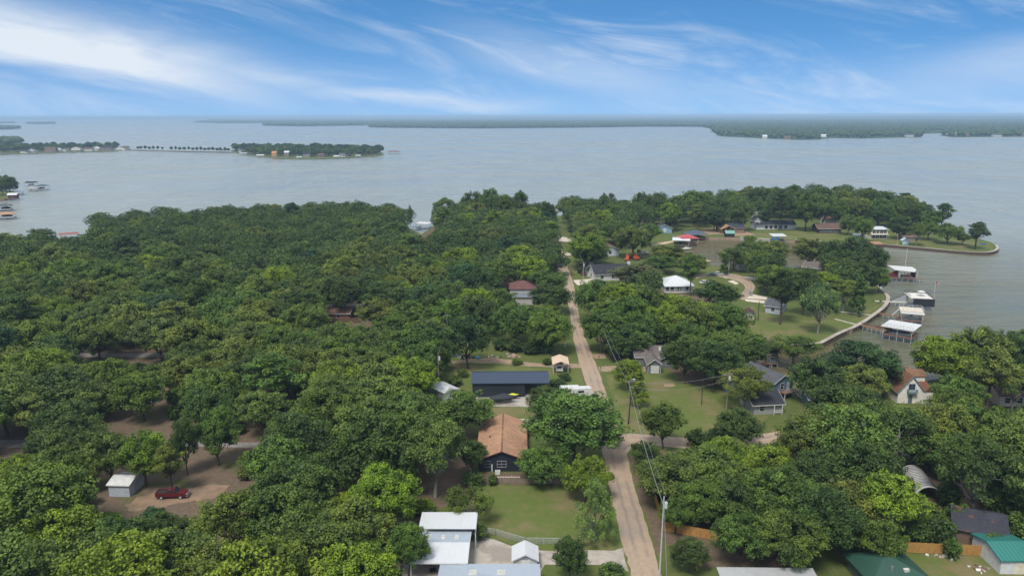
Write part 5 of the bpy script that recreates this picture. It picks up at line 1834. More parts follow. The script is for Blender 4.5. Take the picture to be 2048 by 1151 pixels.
MB().box(-Rq, .1, -.1, -Rq + .1, Lq - .1, .75).box(Rq - .1, .1, -.1, Rq, Lq - .1, .75).build('side_wall', STEEL, qh)
mb = MB()
arc = [(math.cos(math.pi * i / n_) * (Rq + .07), math.sin(math.pi * i / n_) * (Rq + .07) + .7) for i in range(n_ + 1)]
for i in range(n_):
    mb.bar((arc[i][0], -.06, arc[i][1]), (arc[i + 1][0], -.06, arc[i + 1][1]), .1, .16)
mb.build('end_rim', OFFW, qh)
arc2 = [(math.cos(math.pi * i / n_) * (Rq - .12), math.sin(math.pi * i / n_) * (Rq - .12) + .7) for i in range(n_ + 1)]
MB().extrude([(Rq - .12, -.1)] + arc2 + [(-Rq + .12, -.1)], 'y', Lq - .3, Lq - .2).build('back_panel', DARK, qh)
# house with patched roof
house('old_house', 'dark-roofed old house with rusty roof patches behind the yellow fence', (1925, 1088), (1990, 1094), 8.5, 2.5, 1.8, 'gable_x', siding((.16, .11, .08), .2, True), shingle((.052, .054, .066), .3, .16, (.11, .06, .045)), rot=-.42, w=7.4, trim=None)
# teal shed, dark green canopy, grey roof at the bottom edge
r_ = house('teal_shed', 'teal metal roofed white shed in the bottom right corner', (1999, 1147), (2072, 1147), 7.5, 2.4, .9, 'gable_x', WHITE, GREENMETAL, ov=.25, cat='shed', ribs=.6, trim=GREENMETAL, doors=(('front', .3, 1.8, 2.0, CREAM),))
o = empty('canopy_building', P(1770, 1160), .1, 'dark green hipped metal roof cut off by the bottom edge', 'shed')
put_walls(o, 'hip', 8.5, 7, 2.4, 1.2, siding((.08, .12, .09), .25, True), off=(0, -3.5, 0))
put_roof(o, 'hip', 9, 7.5, 2.4, 1.5, DKGREEN, .4, off=(0, -3.75, 0))
MB().box(1.2, -2.6, 3.0, 2.0, -2.1, 3.45).build('skylight', SKYLIGHT, o)
MB().tube([(-.6, -2.2, 3.1), (-.6, -2.2, 3.9)], .16, 8).build('roof_vent', CHROME, o)
c_, rz_, w_ = frame_at((1434, 1133), (1624, 1135), 3.0)
root = empty('metal_shed', c_ + Vector((math.sin(rz_), -math.cos(rz_), 0)) * 7.5, rz_, 'long grey corrugated shed roof with teal edging at the bottom', 'shed')
put_walls(root, 'shed', w_ - .4, 7.2, 2.4, .4, siding((.3, .31, .32), .3, True), off=(0, .15, 0))
put_roof(root, 'shed', w_, 7.5, 2.55, .35, metal_roof((.36, .37, .37), .5, (.5, .4, .35)), .05, th=.07, ribs=.3, trim=GREENMETAL)

# ---- shed and pickup on the left
house('white_shed', 'white metal shed under the trees beside the red pickup', (222, 992), (257, 993), 5.0, 2.4, .7, 'gable_x', plain((.40, .45, .50), .6), WHITE, cat='shed', w=4.0, ov=.25, doors=(('right', 2.5, 1.6, 2.0, plain((.3, .34, .38))),))


def pickup(px, py, rz, label, paint):
    o = empty('pickup_truck', P(px, py), rz, label, 'pickup truck')
    L, Wd = 5.7, 1.95
    mb = MB().extrude([(-2.85, .5), (2.7, .5), (2.85, .75), (2.8, 1.02), (1.1, 1.15), (-.75, 1.15), (-.75, 1.12), (-2.85, 1.12)], 'y', -Wd / 2, Wd / 2)
    mb.build('body', paint, o)
    # bed opening
    MB().box(-2.72, -Wd / 2 + .12, 1.125, -.85, Wd / 2 - .12, 1.14).build('truck_bed', DARK, o)
    MB().box(-2.85, -Wd / 2, 1.12, -2.75, Wd / 2, 1.32).box(-2.75, -Wd / 2, 1.12, -.78, -Wd / 2 + .1, 1.32).box(-2.75, Wd / 2 - .1, 1.12, -.78, Wd / 2, 1.32).build('bed_rail', paint, o)
    cab = MB().extrude([(-.8, 1.15), (1.12, 1.15), (.55, 1.82), (-.7, 1.84)], 'y', -Wd / 2 + .1, Wd / 2 - .1).build('cab', paint, o)
    MB().slab([(1.12, -.72, 1.22), (1.12, .72, 1.22), (.60, .66, 1.80), (.60, -.66, 1.80)], .02).build('windscreen', GLASS, cab)
    for s in (-1, 1):
        y = s * (Wd / 2 - .095)
        MB().add([(-.6, y, 1.25), (.85, y, 1.25), (.45, y, 1.75), (-.55, y, 1.75), (-.6, y + s * .012, 1.25), (.85, y + s * .012, 1.25), (.45, y + s * .012, 1.75), (-.55, y + s * .012, 1.75)],
                 [(0, 1, 2, 3), (4, 5, 6, 7), (0, 1, 5, 4), (1, 2, 6, 5), (2, 3, 7, 6), (3, 0, 4, 7)]).build('side_window', GLASS, cab)
        MB().box(2.72, s * .72 - .17, .78, 2.88, s * .72 + .17, .98).build('headlight', WHITE, o)
        for x in (-1.75, 1.75):
            wheel(o, x, s * (Wd / 2 - .08), .38, .26)
    MB().box(2.8, -Wd / 2 + .05, .42, 2.98, Wd / 2 - .05, .66).build('front_bumper', CHROME, o)
    MB().box(-2.98, -Wd / 2 + .05, .45, -2.84, Wd / 2 - .05, .65).build('rear_bumper', CHROME, o)
    MB().box(2.79, -.5, .7, 2.87, .5, .98).build('grille', CHROME, o)
    return o


RED = plain((.10, .009, .012), .3, .08)
pickup(346, 993, .05, 'dark red pickup truck on the dirt drive under the trees', RED)

# ---- houses up the road
r_ = house('white_cottage', 'white porch cottage with pale hipped metal roof beyond the roadside woods', (1329, 584), (1384, 583), 10.5, 3.0, 2.6, 'hip', WHITE, WMETAL, ov=.6, wins=tuple(('front', x, .9, 1.2, 1.5, plain((.2, .22, .24))) for x in (-4.6, -2.6, 3.8)), doors=(('front', .3, 1.1, 2.1, DARK),))
wv = r_['w']
posts(r_, [(-wv / 2 + i * wv / 6) for i in range(7)], (-1.4,), 2.7, .08, WHITE)
MB().box(-wv / 2 - .1, -1.6, 0.05, wv / 2 + .1, -.02, .3).build('porch_deck', OFFW, r_)
MB().slab([(-wv / 2 - .5, -1.9, 2.75), (wv / 2 + .5, -1.9, 2.75), (wv / 2 + .5, -.5, 3.0), (-wv / 2 - .5, -.5, 3.0)], .1).build('porch_roof', WMETAL, r_)
MB().bar((-wv / 2, -1.45, 1.05), (wv * .1, -1.45, 1.05), .08).bar((-wv / 2, -1.45, .5), (wv * .1, -1.45, .5), .06).build('porch_railing', WHITE, r_)
r_ = house('dark_roof_house', 'white house with steep charcoal shingle roof beside the road', (1190, 562), (1262, 559), 12, 3.0, 3.0, 'gable_x', WHITE, CHAR, ov=.5, wins=(('left', 5.5, 1.0, 1.2, 1.4), ('left', 6.0, 3.6, 1.0, 1.1), ('front', -5, 1, 1.3, 1.4), ('front', 0, 1, 1.3, 1.4)), doors=(('front', 3.5, 1.1, 2.1, DARK),))
put_walls(r_, 'gable_y', 5, 5, 3.0, 2.4, WHITE, off=(-6.0, 9.5, 0), name='rear_wing_wall')
put_roof(r_, 'gable_y', 5, 5, 3.0, 2.6, CHAR, .4, .4, off=(-6.0, 9.5, 0), name='rear_wing_roof')
MB().box(8.2, 5.4, 5.0, 9.4, 6.4, 6.9).build('chimney', WHITE, r_)
# brown privacy fence beside it
r_ = house('two_storey_house', 'two-storey grey-beige house with red-brown hipped roof left of the road', (1020, 606), (1072, 606), 10, 5.6, 2.2, 'hip', siding((.42, .40, .38), .2), shingle((.155, .075, .07), .3), ov=.5, wins=(('front', 4.6, 1.0, 1.0, 1.5), ('front', 4.6, 3.7, 1.0, 1.3), ('front', 7.2, 3.7, 1.0, 1.3), ('right', 3, 3.7, 1.0, 1.3)), doors=(('front', 7.2, 1.0, 2.1, DARK),))
put_roof(r_, 'shed', 12, 3.2, 3.0, .9, shingle((.19, .21, .235), .3), .3, off=(-2, -3.2, 0), name='lower_roof')
put_walls(r_, 'shed', 11.6, 3.0, 2.95, .9, siding((.42, .40, .38), .2), off=(-2, -3.0, 0), name='lower_wall')
house('small_house', 'maroon-roofed little house deep in the trees left of the road', (893, 690), (910, 688), 6.5, 2.5, 1.5, 'gable_y', CREAM, shingle((.15, .07, .065), .3), rot=-.35, w=5.2)
house('house', 'house with faded red-brown roof and white gable left of the orange machines', (1208, 512), (1232, 511), 12, 3.0, 2.3, 'gable_y', plain((.55, .6, .66)), shingle((.22, .12, .115), .3), wins=(('front', 0, 1, 1.3, 1.3), ('right', 4, 1, 1.3, 1.3)), rot=.12, w=9)
house('house', 'grey-roofed pale blue house near the canal head', (1318, 466), (1340, 466), 10, 3.0, 2.0, 'gable_y', siding((.20, .33, .42), .25), GREYSH, wins=(('front', 0, .8, 1.8, 1.9, WHITE, (0, 0, 0), True, 'window', WHITE),), w=9)
house('house', 'low pale-grey metal roof left of the pale blue house', (1282, 466), (1304, 467), 9, 2.8, 1.5, 'gable_y', OFFW, metal_roof((.5, .54, .6)), w=8)
house('garden_hut', 'tiny cream hut with green and maroon roof on the lawn edge', (1488, 640), (1507, 641), 4.6, 2.3, 1.1, 'gable_y', CREAM, shingle((.12, .05, .055), .3), wins=(('front', -.7, .7, .7, 1.1), ('front', .7, .7, .7, 1.1)), w=3.6, cat='hut', trim=plain((.03, .2, .14)))
house('house', 'grey-sided house behind the tall pine on the lawn', (1530, 625), (1560, 629), 9, 2.8, 1.7, 'gable_x', siding((.42, .45, .49), .2), GREYSH, wins=(('front', 0, 1, 1.2, 1.2),))
house('house', 'brown-roofed house half hidden between canal and lawn', (1605, 545), (1640, 549), 9, 2.8, 1.8, 'gable_x', siding((.26, .12, .07), .2), TAUPE, wins=(('front', 2, 1, 1.2, 1.2),))
house('house', 'grey roof among trees behind the curving wall lawn', (1636, 575), (1660, 577), 8, 2.7, 1.7, 'gable_x', OFFW, GREYSH)
house('house', 'beige house with grey door half hidden by trees beside the curving lane', (1478, 541), (1497, 541), 8, 3.2, 1.6, 'gable_x', siding((.42, .40, .37), .2), BROWNSH, doors=(('front', 1.2, 1.2, 2.2, DARK),))
# houses on the point
r_ = house('timber_house', 'house under construction with open timber gable above the canal', (1440, 466), (1488, 466), 11, 3.2, 2.2, 'gable_x', plain((.25, .17, .11), .8), shingle((.055, .065, .08), .3), ov=.6, trim=plain((.45, .3, .18)))
put_roof(r_, 'gable_y', 8, 6, 3.0, 2.0, wood((.42, .25, .11)), .5, .3, off=(-3.0, -3.2, 0), name='gable_roof', trim=plain((.6, .45, .3)))
posts(r_, (-6.8, -4.3, -1.7, .8), (-3.0,), 3.0, .14, wood((.42, .25, .11)))
for s in (-1, 1):
    MB().bar((-3.0, -3.1, 4.9), (-3.0 + s * 3.6, -3.1, 3.2), .2).bar((-3.0 + s * 1.6, -3.1, 3.1), (-3.0 + s * .6, -3.1, 4.5), .16).build('truss', wood((.46, .27, .12)), r_)
for x in (-5.5, -3, -.6):
    put_window(r_, 14, 11, 'front', x, .5, 1.6, 2.2, wood((.3, .18, .09)))
house('long_house', 'long white house with black roof behind the blue-tarped boat lift', (1512, 459), (1590, 458), 9, 3.0, 2.2, 'gable_x', WHITE, CHAR, ov=.7, wins=tuple(('front', x, .6, 1.7, 1.9, DARK) for x in (-6, -3, 0, 3, 6.5)))
r_ = house('long_house', 'tall white wing at the left end of the black-roofed house', (1508, 458), (1520, 458), 8, 5.4, 1.8, 'gable_y', WHITE, CHAR, wins=(('front', 0, 3.2, 1.0, 1.3),))
r_ = house('ranch_house', 'long ranch house with brown roof and glazed porch on the point', (1636, 466), (1682, 466), 10, 3.0, 2.4, 'gable_x', BROWNSH, shingle((.15, .095, .075), .3), ov=.7, trim=OFFW, wins=tuple(('front', x, .5, 1.5, 1.9) for x in (-5, -3.2, -1.4, .4, 2.2, 4.0, 5.6)))
r_ = house('balcony_house', 'cream two-storey house with flat white roof on the point', (1741, 478), (1774, 478), 8, 5.6, .5, 'shed', CREAM, WMETAL, ov=.6, wins=tuple(('front', x, z, 1.7, 1.8) for x in (-3, -.9, 1.2, 3.2) for z in (.6, 3.4)))
MB().box(-5, -1.6, 2.7, 5, -.02, 2.95).build('balcony', OFFW, r_)
house('boat_shed', 'white glazed cabin left of the cream two-storey house', (1711, 482), (1729, 482), 4, 3.2, .4, 'shed', WHITE, WMETAL, cat='cabin', wins=(('front', -1.2, .8, 1.4, 1.7), ('front', 1.2, .8, 1.4, 1.7)))
house('garden_shed', 'small pale blue shed on the grassy point', (1804, 488.5), (1817, 489), 3.5, 2.3, 1.0, 'gable_y', siding((.42, .55, .66), .2), metal_roof((.45, .55, .62)), cat='shed', w=3.0)
house('shed', 'low brown-roofed shelter behind the pale blue shed', (1806, 481), (1832, 481), 6, 2.4, 1.1, 'gable_x', GREYWOOD, shingle((.20, .12, .085), .3), cat='shed')
house('house', 'navy steep roof showing above the trees of the point', (1490, 433), (1524, 433), 11, 5.0, 4.0, 'gable_x', OFFW, shingle((.035, .045, .075), .3))
for s_ in ():
    pass
house('house', 'brown roof deep in the trees of the point', (1650, 448), (1680, 448), 9, 2.8, 1.8, 'gable_x', OFFW, BROWNSH)
house('shelter', 'small mint-green roofed shelter at the canal edge', (1452, 474), (1469, 474), 5, 2.2, 1.3, 'gable_x', DARK, metal_roof((.15, .31, .26)), cat='shelter', ov=.4, trim=DARK)
# houses glimpsed inside the left woods
for i, (fl, fr, lab) in enumerate((((150, 622), (200, 620), 'grey roof glimpsed beside the upper woodland lane'), ((215, 812), (250, 810), 'low dark-roofed cabin glimpsed in the left woods'), ((480, 775), (540, 776), 'grey roof glimpsed under the left woods'),
                                   ((655, 640), (700, 640), 'fenced brown cabin in the upper left woods'), ((575, 915), (625, 915), 'tan roof glimpsed under trees left of the brown house'))):
    house('cabin', lab, fl, fr, 6.0, 2.5, 1.2, 'gable_x', [GREYWOOD, OFFW, GREYWOOD, REDWOOD, OFFW][i], [GREYSH, CHAR, GREYSH, BROWNSH, TAN][i], cat='cabin', w=7.5, wins=(('front', 0, .9, 1.1, 1.1),))
# canopy of a house under the right-hand trees
house('house', 'tan roof glimpsed between the limbs of the spreading tree', (1840, 925), (1890, 922), 7, 2.6, 1.4, 'gable_x', OFFW, TAN, w=7.5)
# houses of the left spit and the island
rnd = random.Random(21)
for i, (x, y, wpx, colr, lab) in enumerate(((48, 306.5, 14, OFFW, 'leftmost pale house on the spit'), (62, 305.5, 16, WHITE, 'white house near the left end of the spit'), (100, 304.2, 22, GREYWOOD, 'low grey house on the spit shore'), (112, 303.6, 12, WHITE, 'white gable on the middle of the spit'),
                                            (124, 303.0, 14, WHITE, 'white house right of the white gable on the spit'), (152, 302.3, 18, OFFW, 'pale long house on the spit'), (176, 302.4, 16, WHITE, 'bright house right of the pale long one'), (190, 301.6, 14, WHITE, 'white house left of the big-roofed one on the spit'),
                                            (212, 301.2, 22, GREYWOOD, 'dark-roofed big house on the spit'), (240, 300.4, 20, OFFW, 'grey house at the right end of the spit'), (250, 299.9, 10, WHITE, 'small white house nearest the causeway'))):
    house('lake_house', lab, (x - wpx / 2, y), (x + wpx / 2, y), 10, 4.5 + (i % 3), 3.0, ['gable_x', 'gable_y'][i % 2], colr, [CHAR, GREYSH, BROWNSH, WMETAL][i % 4], ground=-.95, z=-.95, cat='house', trim=None,
          wins=(('front', -2.5, 1, 1.8, 1.6), ('front', 2.5, 1, 1.8, 1.6)))
for i, (x, y, wpx, hh, colr, rf_, lab) in enumerate(((548, 314.8, 9, 8, plain((.52, .27, .08)), plain((.5, .26, .08)), 'orange house among the island trees'), (573, 314, 9, 8, GREYWOOD, WMETAL, 'tall house with white roof among the island trees'), (613, 314.5, 13, 6, plain((.25, .24, .24)), CHAR, 'grey two-storey house on the island shore'),
                                                    (642, 314.2, 12, 4, plain((.24, .15, .11)), BROWNSH, 'brown house on the island shore'), (684, 313.3, 12, 4, WHITE, GREYSH, 'white house toward the right end of the island'), (480, 304.5, 6, 4, WHITE, GREYSH, 'small white house at the left end of the island'))):
    house('lake_house', lab, (x - wpx / 2, y), (x + wpx / 2, y), 9, hh, 2.5, 'gable_x', colr, rf_, ground=-.95, z=-.95, cat='house', trim=None, wins=(('front', -2, 1, 1.8, 1.6), ('front', 2, 1, 1.8, 1.6)))
# pale houses along the far right shore
for i, (x, y, wpx) in enumerate(((1448, 268, 12), (1530, 275.2, 9), (1575, 277.3, 12), (1622, 266, 17), (1650, 273.8, 14), (1641, 261.5, 6), (1820, 272.5, 16), (1912, 270.6, 12), (1932, 270.8, 12), (1995, 272.2, 17), (2015, 269, 14), (2042, 269.5, 12))):
    house('shore_house', '%s of the pale houses on the far right shore' % ORD[i], (x - wpx / 2, y + 1.1), (x + wpx / 2, y + 1.1), 14, 5, 4.5, 'gable_x', [WHITE, OFFW, GREYWOOD][i % 3], [GREYSH, WMETAL, BROWNSH][i % 3], ground=-1, z=-1, cat='house', trim=None, group='pale houses on the far right shore', th=.4)
# ================================================================ docks
def dock_root(px, py, rz, label, name='boat_dock', z=WATER_Z, cat='dock'):
    return empty(name, P(px, py, z), rz, label, cat)


def piles(root, xs, ys, top, r=.11, bottom=-1.6, mt=None):
    for x in xs:
        for y in ys:
            MB().tube([(x, y, bottom), (x, y, top)], r, 6).build('pile', mt or STEEL, root)


def boards(root, x0, y0, x1, y1, z, mt, along='x', bw=.6, name='plank'):
    """deck of separate planks"""
    n = max(1, int(((x1 - x0) if along == 'x' else (y1 - y0)) / bw))
    for i in range(n):
        if along == 'x':
            a, b = x0 + (x1 - x0) * i / n, x0 + (x1 - x0) * (i + 1) / n - .03
            MB().box(a, y0, z - .08, b, y1, z + .004 * (i % 3)).build(name, mt, root)
        else:
            a, b = y0 + (y1 - y0) * i / n, y0 + (y1 - y0) * (i + 1) / n - .03
            MB().box(x0, a, z - .08, x1, b, z + .004 * (i % 3)).build(name, mt, root)


def railing(root, pts, h, mt, name='railing', n=6):
    mb = MB()
    for a, b in zip(pts[:-1], pts[1:]):
        a, b = Vector(a), Vector(b)
        for zz in (h, h * .55):
            mb.bar(a + Vector((0, 0, zz)), b + Vector((0, 0, zz)), .06)
        for i in range(n + 1):
            p = a.lerp(b, i / n)
            mb.bar(p, p + Vector((0, 0, h)), .06)
    return mb.build(name, mt, root)


# nearest dock: white roof, brown walkway
fl, fr = P(1765, 668, 0), P(1822, 678, 0)
d1 = empty('boat_dock', Vector((fl.x, fl.y, WATER_Z)), math.atan2((fr - fl).y, (fr - fl).x), 'nearest covered dock with white roof and brown walkway', 'dock')
w_ = (fr - fl).length
dp = 8.5
boards(d1, -.3, -.2, w_ + .3, 1.2, 1.7, REDWOOD, 'x', .9)
boards(d1, -.3, 1.2, 1.0, dp, 1.7, REDWOOD, 'y', .9)
boards(d1, w_ - 1.0, 1.2, w_ + .3, dp, 1.7, REDWOOD, 'y', .9)
piles(d1, [i * w_ / 4 for i in range(5)], (0, dp / 2, dp), 1.65)
piles(d1, (0, w_ / 2, w_), (0, dp), 4.3, .07, 1.65, WHITE)
MB().slab([(-.6, -.6, 4.4), (w_ + .6, -.6, 4.4), (w_ + .6, dp + .6, 4.55), (-.6, dp + .6, 4.55)], .16).build('roof', WHITE, d1)
railing(d1, [(-.5, -.5, 4.5), (w_ + .5, -.5, 4.5)], 1.0, STEEL, 'roof_railing', 10)
b_ = boat(0, 0, 5.6, d1.rotation_euler.z, 'dark boat on the lift under the nearest dock roof', plain((.10, .12, .15), .4), None, keel=0, pos=d1.matrix_world @ Vector((0, 0, 0)) if False else (Vector((fl.x, fl.y, WATER_Z)) + Matrix.Rotation(d1.rotation_euler.z, 3, 'Z') @ Vector((w_ / 2, dp * .55, 1.5))))
# ramp wall and walkway to the bank
p_, q_ = P(1720, 649, 0), P(1764, 660, 0)
wk = empty('gangway', Vector((p_.x, p_.y, WATER_Z)), math.atan2((q_ - p_).y, (q_ - p_).x), 'brown plank gangway leading to the nearest dock', 'gangway')
L_ = (q_ - p_).length
boards(wk, 0, -.8, L_, .8, 1.6, REDWOOD, 'x', .7)
piles(wk, [L_ * i / 5 for i in range(1, 6)], (-.7, .7), 1.55, .08)
railing(wk, [(0, .75, 1.6), (L_, .75, 1.6)], .9, GREYWOOD, n=8)
MB().extrude([(L_ * .45, 1.7), (L_ + 2.4, 1.7), (L_ + 2.4, 4.0), (L_ + 1.6, 4.0)], 'y', 1.0, 1.12).build('stair_screen', REDWOOD, wk)
# second dock: white roof deck
fl, fr = P(1803, 640, 0), P(1838, 643, 0)
d2 = empty('boat_dock', Vector((fl.x, fl.y, WATER_Z)), math.atan2((fr - fl).y, (fr - fl).x), 'second covered dock with pale roof deck and speedboat', 'dock')
w_, dp = (fr - fl).length + 1.0, 8.5
boards(d2, -1, -.2, w_ + .5, 1.0, 1.6, REDWOOD, 'x', .9)
boards(d2, w_ - .6, 1.0, w_ + .6, dp, 1.6, GREYWOOD, 'y', .9)
piles(d2, [0, w_ / 2, w_], (0, dp / 2, dp), 1.55)
piles(d2, (0, w_), (0, dp), 4.2, .08, 1.55, WHITE)
MB().slab([(-.5, -.5, 4.25), (w_ + .5, -.5, 4.25), (w_ + .5, dp + .3, 4.35), (-.5, dp + .3, 4.35)], .2).build('roof', WHITE, d2)
boards(d2, -.4, 1.5, w_ + .4, dp + .2, 4.45, PALEC, 'x', 1.1, 'roof_plank')
railing(d2, [(-.4, dp + .2, 4.4), (w_ + .4, dp + .2, 4.4), (w_ + .4, 1.5, 4.4)], .95, WHITE, 'roof_railing', 5)
MB().bar((-2.6, dp * .7, 1.6), (-.3, dp * .7, 4.4), 1.0, .15).build('stairs', WHITE, d2)
boat(0, 0, 5.2, d2.rotation_euler.z, 'white speedboat on the lift under the second dock roof', WHITE, None, keel=0, pos=Vector((fl.x, fl.y, WATER_Z)) + Matrix.Rotation(d2.rotation_euler.z, 3, 'Z') @ Vector((w_ / 2, dp * .45, 1.3)))
p_, q_ = P(1758, 626, 0), P(1802, 635, 0)
wk = empty('gangway', Vector((p_.x, p_.y, WATER_Z)), math.atan2((q_ - p_).y, (q_ - p_).x), 'reddish plank gangway leading to the second dock', 'gangway')
L_ = (q_ - p_).length
boards(wk, 0, -.7, L_, .7, 1.6, REDWOOD, 'x', .7)
piles(wk, [L_ * i / 4 for i in range(1, 5)], (-.6, .6), 1.55, .08)
# third dock: dark screen
fl, fr = P(1826, 611, 0), P(1868, 613, 0)
d3 = empty('boat_dock', Vector((fl.x, fl.y, WATER_Z)), math.atan2((fr - fl).y, (fr - fl).x), 'third dock with a dark wall panel and flat roof deck', 'dock')
w_, dp = (fr - fl).length, 9.0
boards(d3, 0, 0, w_, 1.0, 1.4, GREYWOOD, 'x', .9)
piles(d3, [.2, w_ / 2, w_ - .2], (.2, dp / 2, dp), 1.35)
MB().box(-.1, -.12, 1.5, w_ + .1, 0, 4.3).build('dark_panel', siding((.022, .026, .032), .3), d3)
piles(d3, (.2, w_ - .2), (.3, dp), 4.4, .1, 1.35, OFFW)
MB().slab([(-1.2, .2, 4.45), (w_ - .6, .2, 4.45), (w_ - .6, dp + .2, 4.45), (-1.2, dp + .2, 4.45)], .2).build('roof_deck', OFFW, d3)
railing(d3, [(-1.1, .3, 4.45), (-1.1, dp, 4.45), (w_ - .7, dp, 4.45), (w_ - .7, .3, 4.45)], 1.0, DARK, 'roof_railing', 5)
MB().bar((w_ * .5, dp * .5, 4.5), (w_ * .5, dp * .5, 6.3), .06).build('parasol_pole', STEEL, d3)
MB().add([(w_ * .5 + 1.5 * math.cos(a * .785), dp * .5 + 1.5 * math.sin(a * .785), 6.1) for a in range(8)] + [(w_ * .5, dp * .5, 6.6)], [(i, (i + 1) % 8, 8) for i in range(8)]).build('parasol', WHITE, d3)
MB().extrude([(-6.5, 1.4), (-.6, 1.4), (-.6, 4.4), (-1.4, 4.4)], 'y', dp * .6, dp * .6 + .12).build('stair_screen', plain((.35, .37, .39)), d3)
railing(d3, [(-6.5, dp * .6, 1.6), (-1.3, dp * .6, 4.4)], 1.0, DARK, 'stair_railing', 6)
boards(d3, -13, dp * .5, -.6, dp * .5 + 1.3, 1.5, OFFW, 'x', .8)
piles(d3, (-11, -8, -5, -2), (dp * .5 + .1, dp * .5 + 1.2), 1.4, .08, -1.6, WHITE)
# flag on the third dock
fp = P(1866, 610, 0)
fo = empty('flagpole', Vector((fp.x, fp.y, 2.9)), 0, 'flagpole with small striped flag on the third dock', 'flagpole')
MB().tube([(0, 0, 0), (0, 0, 6.4)], .06, 6).build('pole', WHITE, fo)
for i in range(7):
    mb = MB()
    for q in range(5):
        x0, x1 = q * .3, (q + 1) * .3
        y0, y1 = math.sin(q * 1.3) * .1, math.sin((q + 1) * 1.3) * .1
        z0 = 5.3 + i * .13 - q * .05
        mb.add([(x0 + .05, y0, z0), (x1 + .05, y1, z0 - .05), (x1 + .05, y1, z0 + .08), (x0 + .05, y0, z0 + .13)], [(0, 1, 2, 3)])
    mb.build('flag_stripe', plain((.42, .03, .04), .8) if i % 2 == 0 else WHITE, fo)
MB().add([(.04, -.02, 5.7), (.6, -.02, 5.62), (.6, -.02, 6.12), (.04, -.02, 6.2)], [(0, 1, 2, 3)]).build('flag_canton', plain((.02, .03, .14), .8), fo)
# fourth dock: red-brown with tilted white roof
fl, fr = P(1798, 556, 0), P(1834, 557, 0)
d4 = empty('boat_dock', Vector((fl.x, fl.y, WATER_Z)), math.atan2((fr - fl).y, (fr - fl).x), 'farthest of the four docks with tilted white roof and maroon stair', 'dock')
w_, dp = (fr - fl).length, 8.0
boards(d4, -6.5, -.6, w_ + 2.4, .8, 1.6, REDWOOD, 'x', .9)
boards(d4, w_ - .8, .8, w_ + .6, dp, 1.6, REDWOOD, 'y', .9)
piles(d4, [-6 + i * 2.4 for i in range(int((w_ + 8.5) / 2.4) + 1)], (-.4, dp), 1.55)
piles(d4, (0, w_), (0, dp), 4.8, .09, 1.55, WHITE)
MB().slab([(-2.2, -.6, 5.3), (w_ - 1.5, -1.2, 4.7), (w_ + .8, dp * .5, 4.8), (w_ + .4, dp + .5, 5.1), (-2.6, dp + .5, 5.6)], .2).build('roof', WHITE, d4)
MB().extrude([(-7.0, 1.7), (-.2, 1.7), (-.2, 4.9), (-1.2, 4.9)], 'y', .9, 1.05).build('stair_screen', wood((.17, .05, .045)), d4)
MB().box(w_ - .15, 2.0, 1.7, w_, dp, 4.7).build('side_screen', wood((.17, .07, .055)), d4)
MB().tube([(w_ * .65, dp, 1.5), (w_ * .65, dp, 13.5)], .08, 6).build('mast', WHITE, d4)
boat(0, 0, 5.0, d4.rotation_euler.z, 'red and white boat under the farthest dock roof', plain((.5, .12, .1), .4), None, keel=0, pos=Vector((fl.x, fl.y, WATER_Z)) + Matrix.Rotation(d4.rotation_euler.z, 3, 'Z') @ Vector((w_ * .65, dp * .45, 1.4)))


def roofed_dock(pxl, pxr, label, roofm, kind='hip', rise=1.3, dp=7.0, h=3.2, deckm=None, wallm=None, post=None, wall=False, group=None, extra=0):
    a, b = P(*pxl, WATER_Z), P(*pxr, WATER_Z)
    w = (b - a).length
    c = (a + b) / 2
    o = empty('boathouse', c, math.atan2((b - a).y, (b - a).x), label, 'boathouse', group)
    MB().box(-w / 2, 0, 1.0, w / 2, 1.1, 1.2).box(-w / 2, 1.1, 1.0, -w / 2 + 1.1, dp, 1.2).box(w / 2 - 1.1, 1.1, 1.0, w / 2 + extra, dp, 1.2).build('deck', deckm or GREYWOOD, o)
    piles(o, (-w / 2 + .2, 0, w / 2 - .2), (.2, dp / 2, dp - .2), 1.0, .12, -1.2, STEEL)
    if wall:
        MB().box(-w / 2 + .2, .25, 1.2, w / 2 - .2, dp - .2, 1.2 + h - .3).build('wall', wallm or GREYWOOD, o)
        put_window(o, w - .4, dp, 'front', 0, 2.0, 1.2, 1.0, off=(0, .25))
    else:
        piles(o, (-w / 2 + .2, w / 2 - .2), (.2, dp - .2), h + 1.1, .09, 1.0, post or WHITE)
    put_roof(o, kind, w, dp, 1.2 + h, rise, roofm, .5, trim=None)
    return o


roofed_dock((1365, 492), (1396, 491), 'open boathouse with red hipped roof in the canal', plain((.42, .07, .075), .5), 'hip', 1.8, 9, 3.0, REDWOOD)
roofed_dock((1381, 482), (1414, 480), 'boathouse with slate-blue hipped roof behind the red one', shingle((.09, .12, .16), .3), 'hip', 2.0, 9, 2.4, REDWOOD)
o = roofed_dock((1346, 494), (1378, 495), 'pale flat-topped dock in front of the red boathouse', metal_roof((.6, .64, .68)), 'shed', .3, 8, 2.6)
railing(o, [(-5, 7.6, 4.2), (5, 7.6, 4.2)], 1.0, STEEL, 'roof_railing', 8)
boat(1372, 499, 6.0, .1, 'white pontoon boat moored below the pale flat-topped dock', WHITE, None, z=WATER_Z, keel=-.1)
boat(1412, 524, 5.0, -.6, 'small tan boat drawn up at the canal bank', plain((.5, .36, .25)), plain((.5, .36, .25)), z=WATER_Z, keel=-.1)
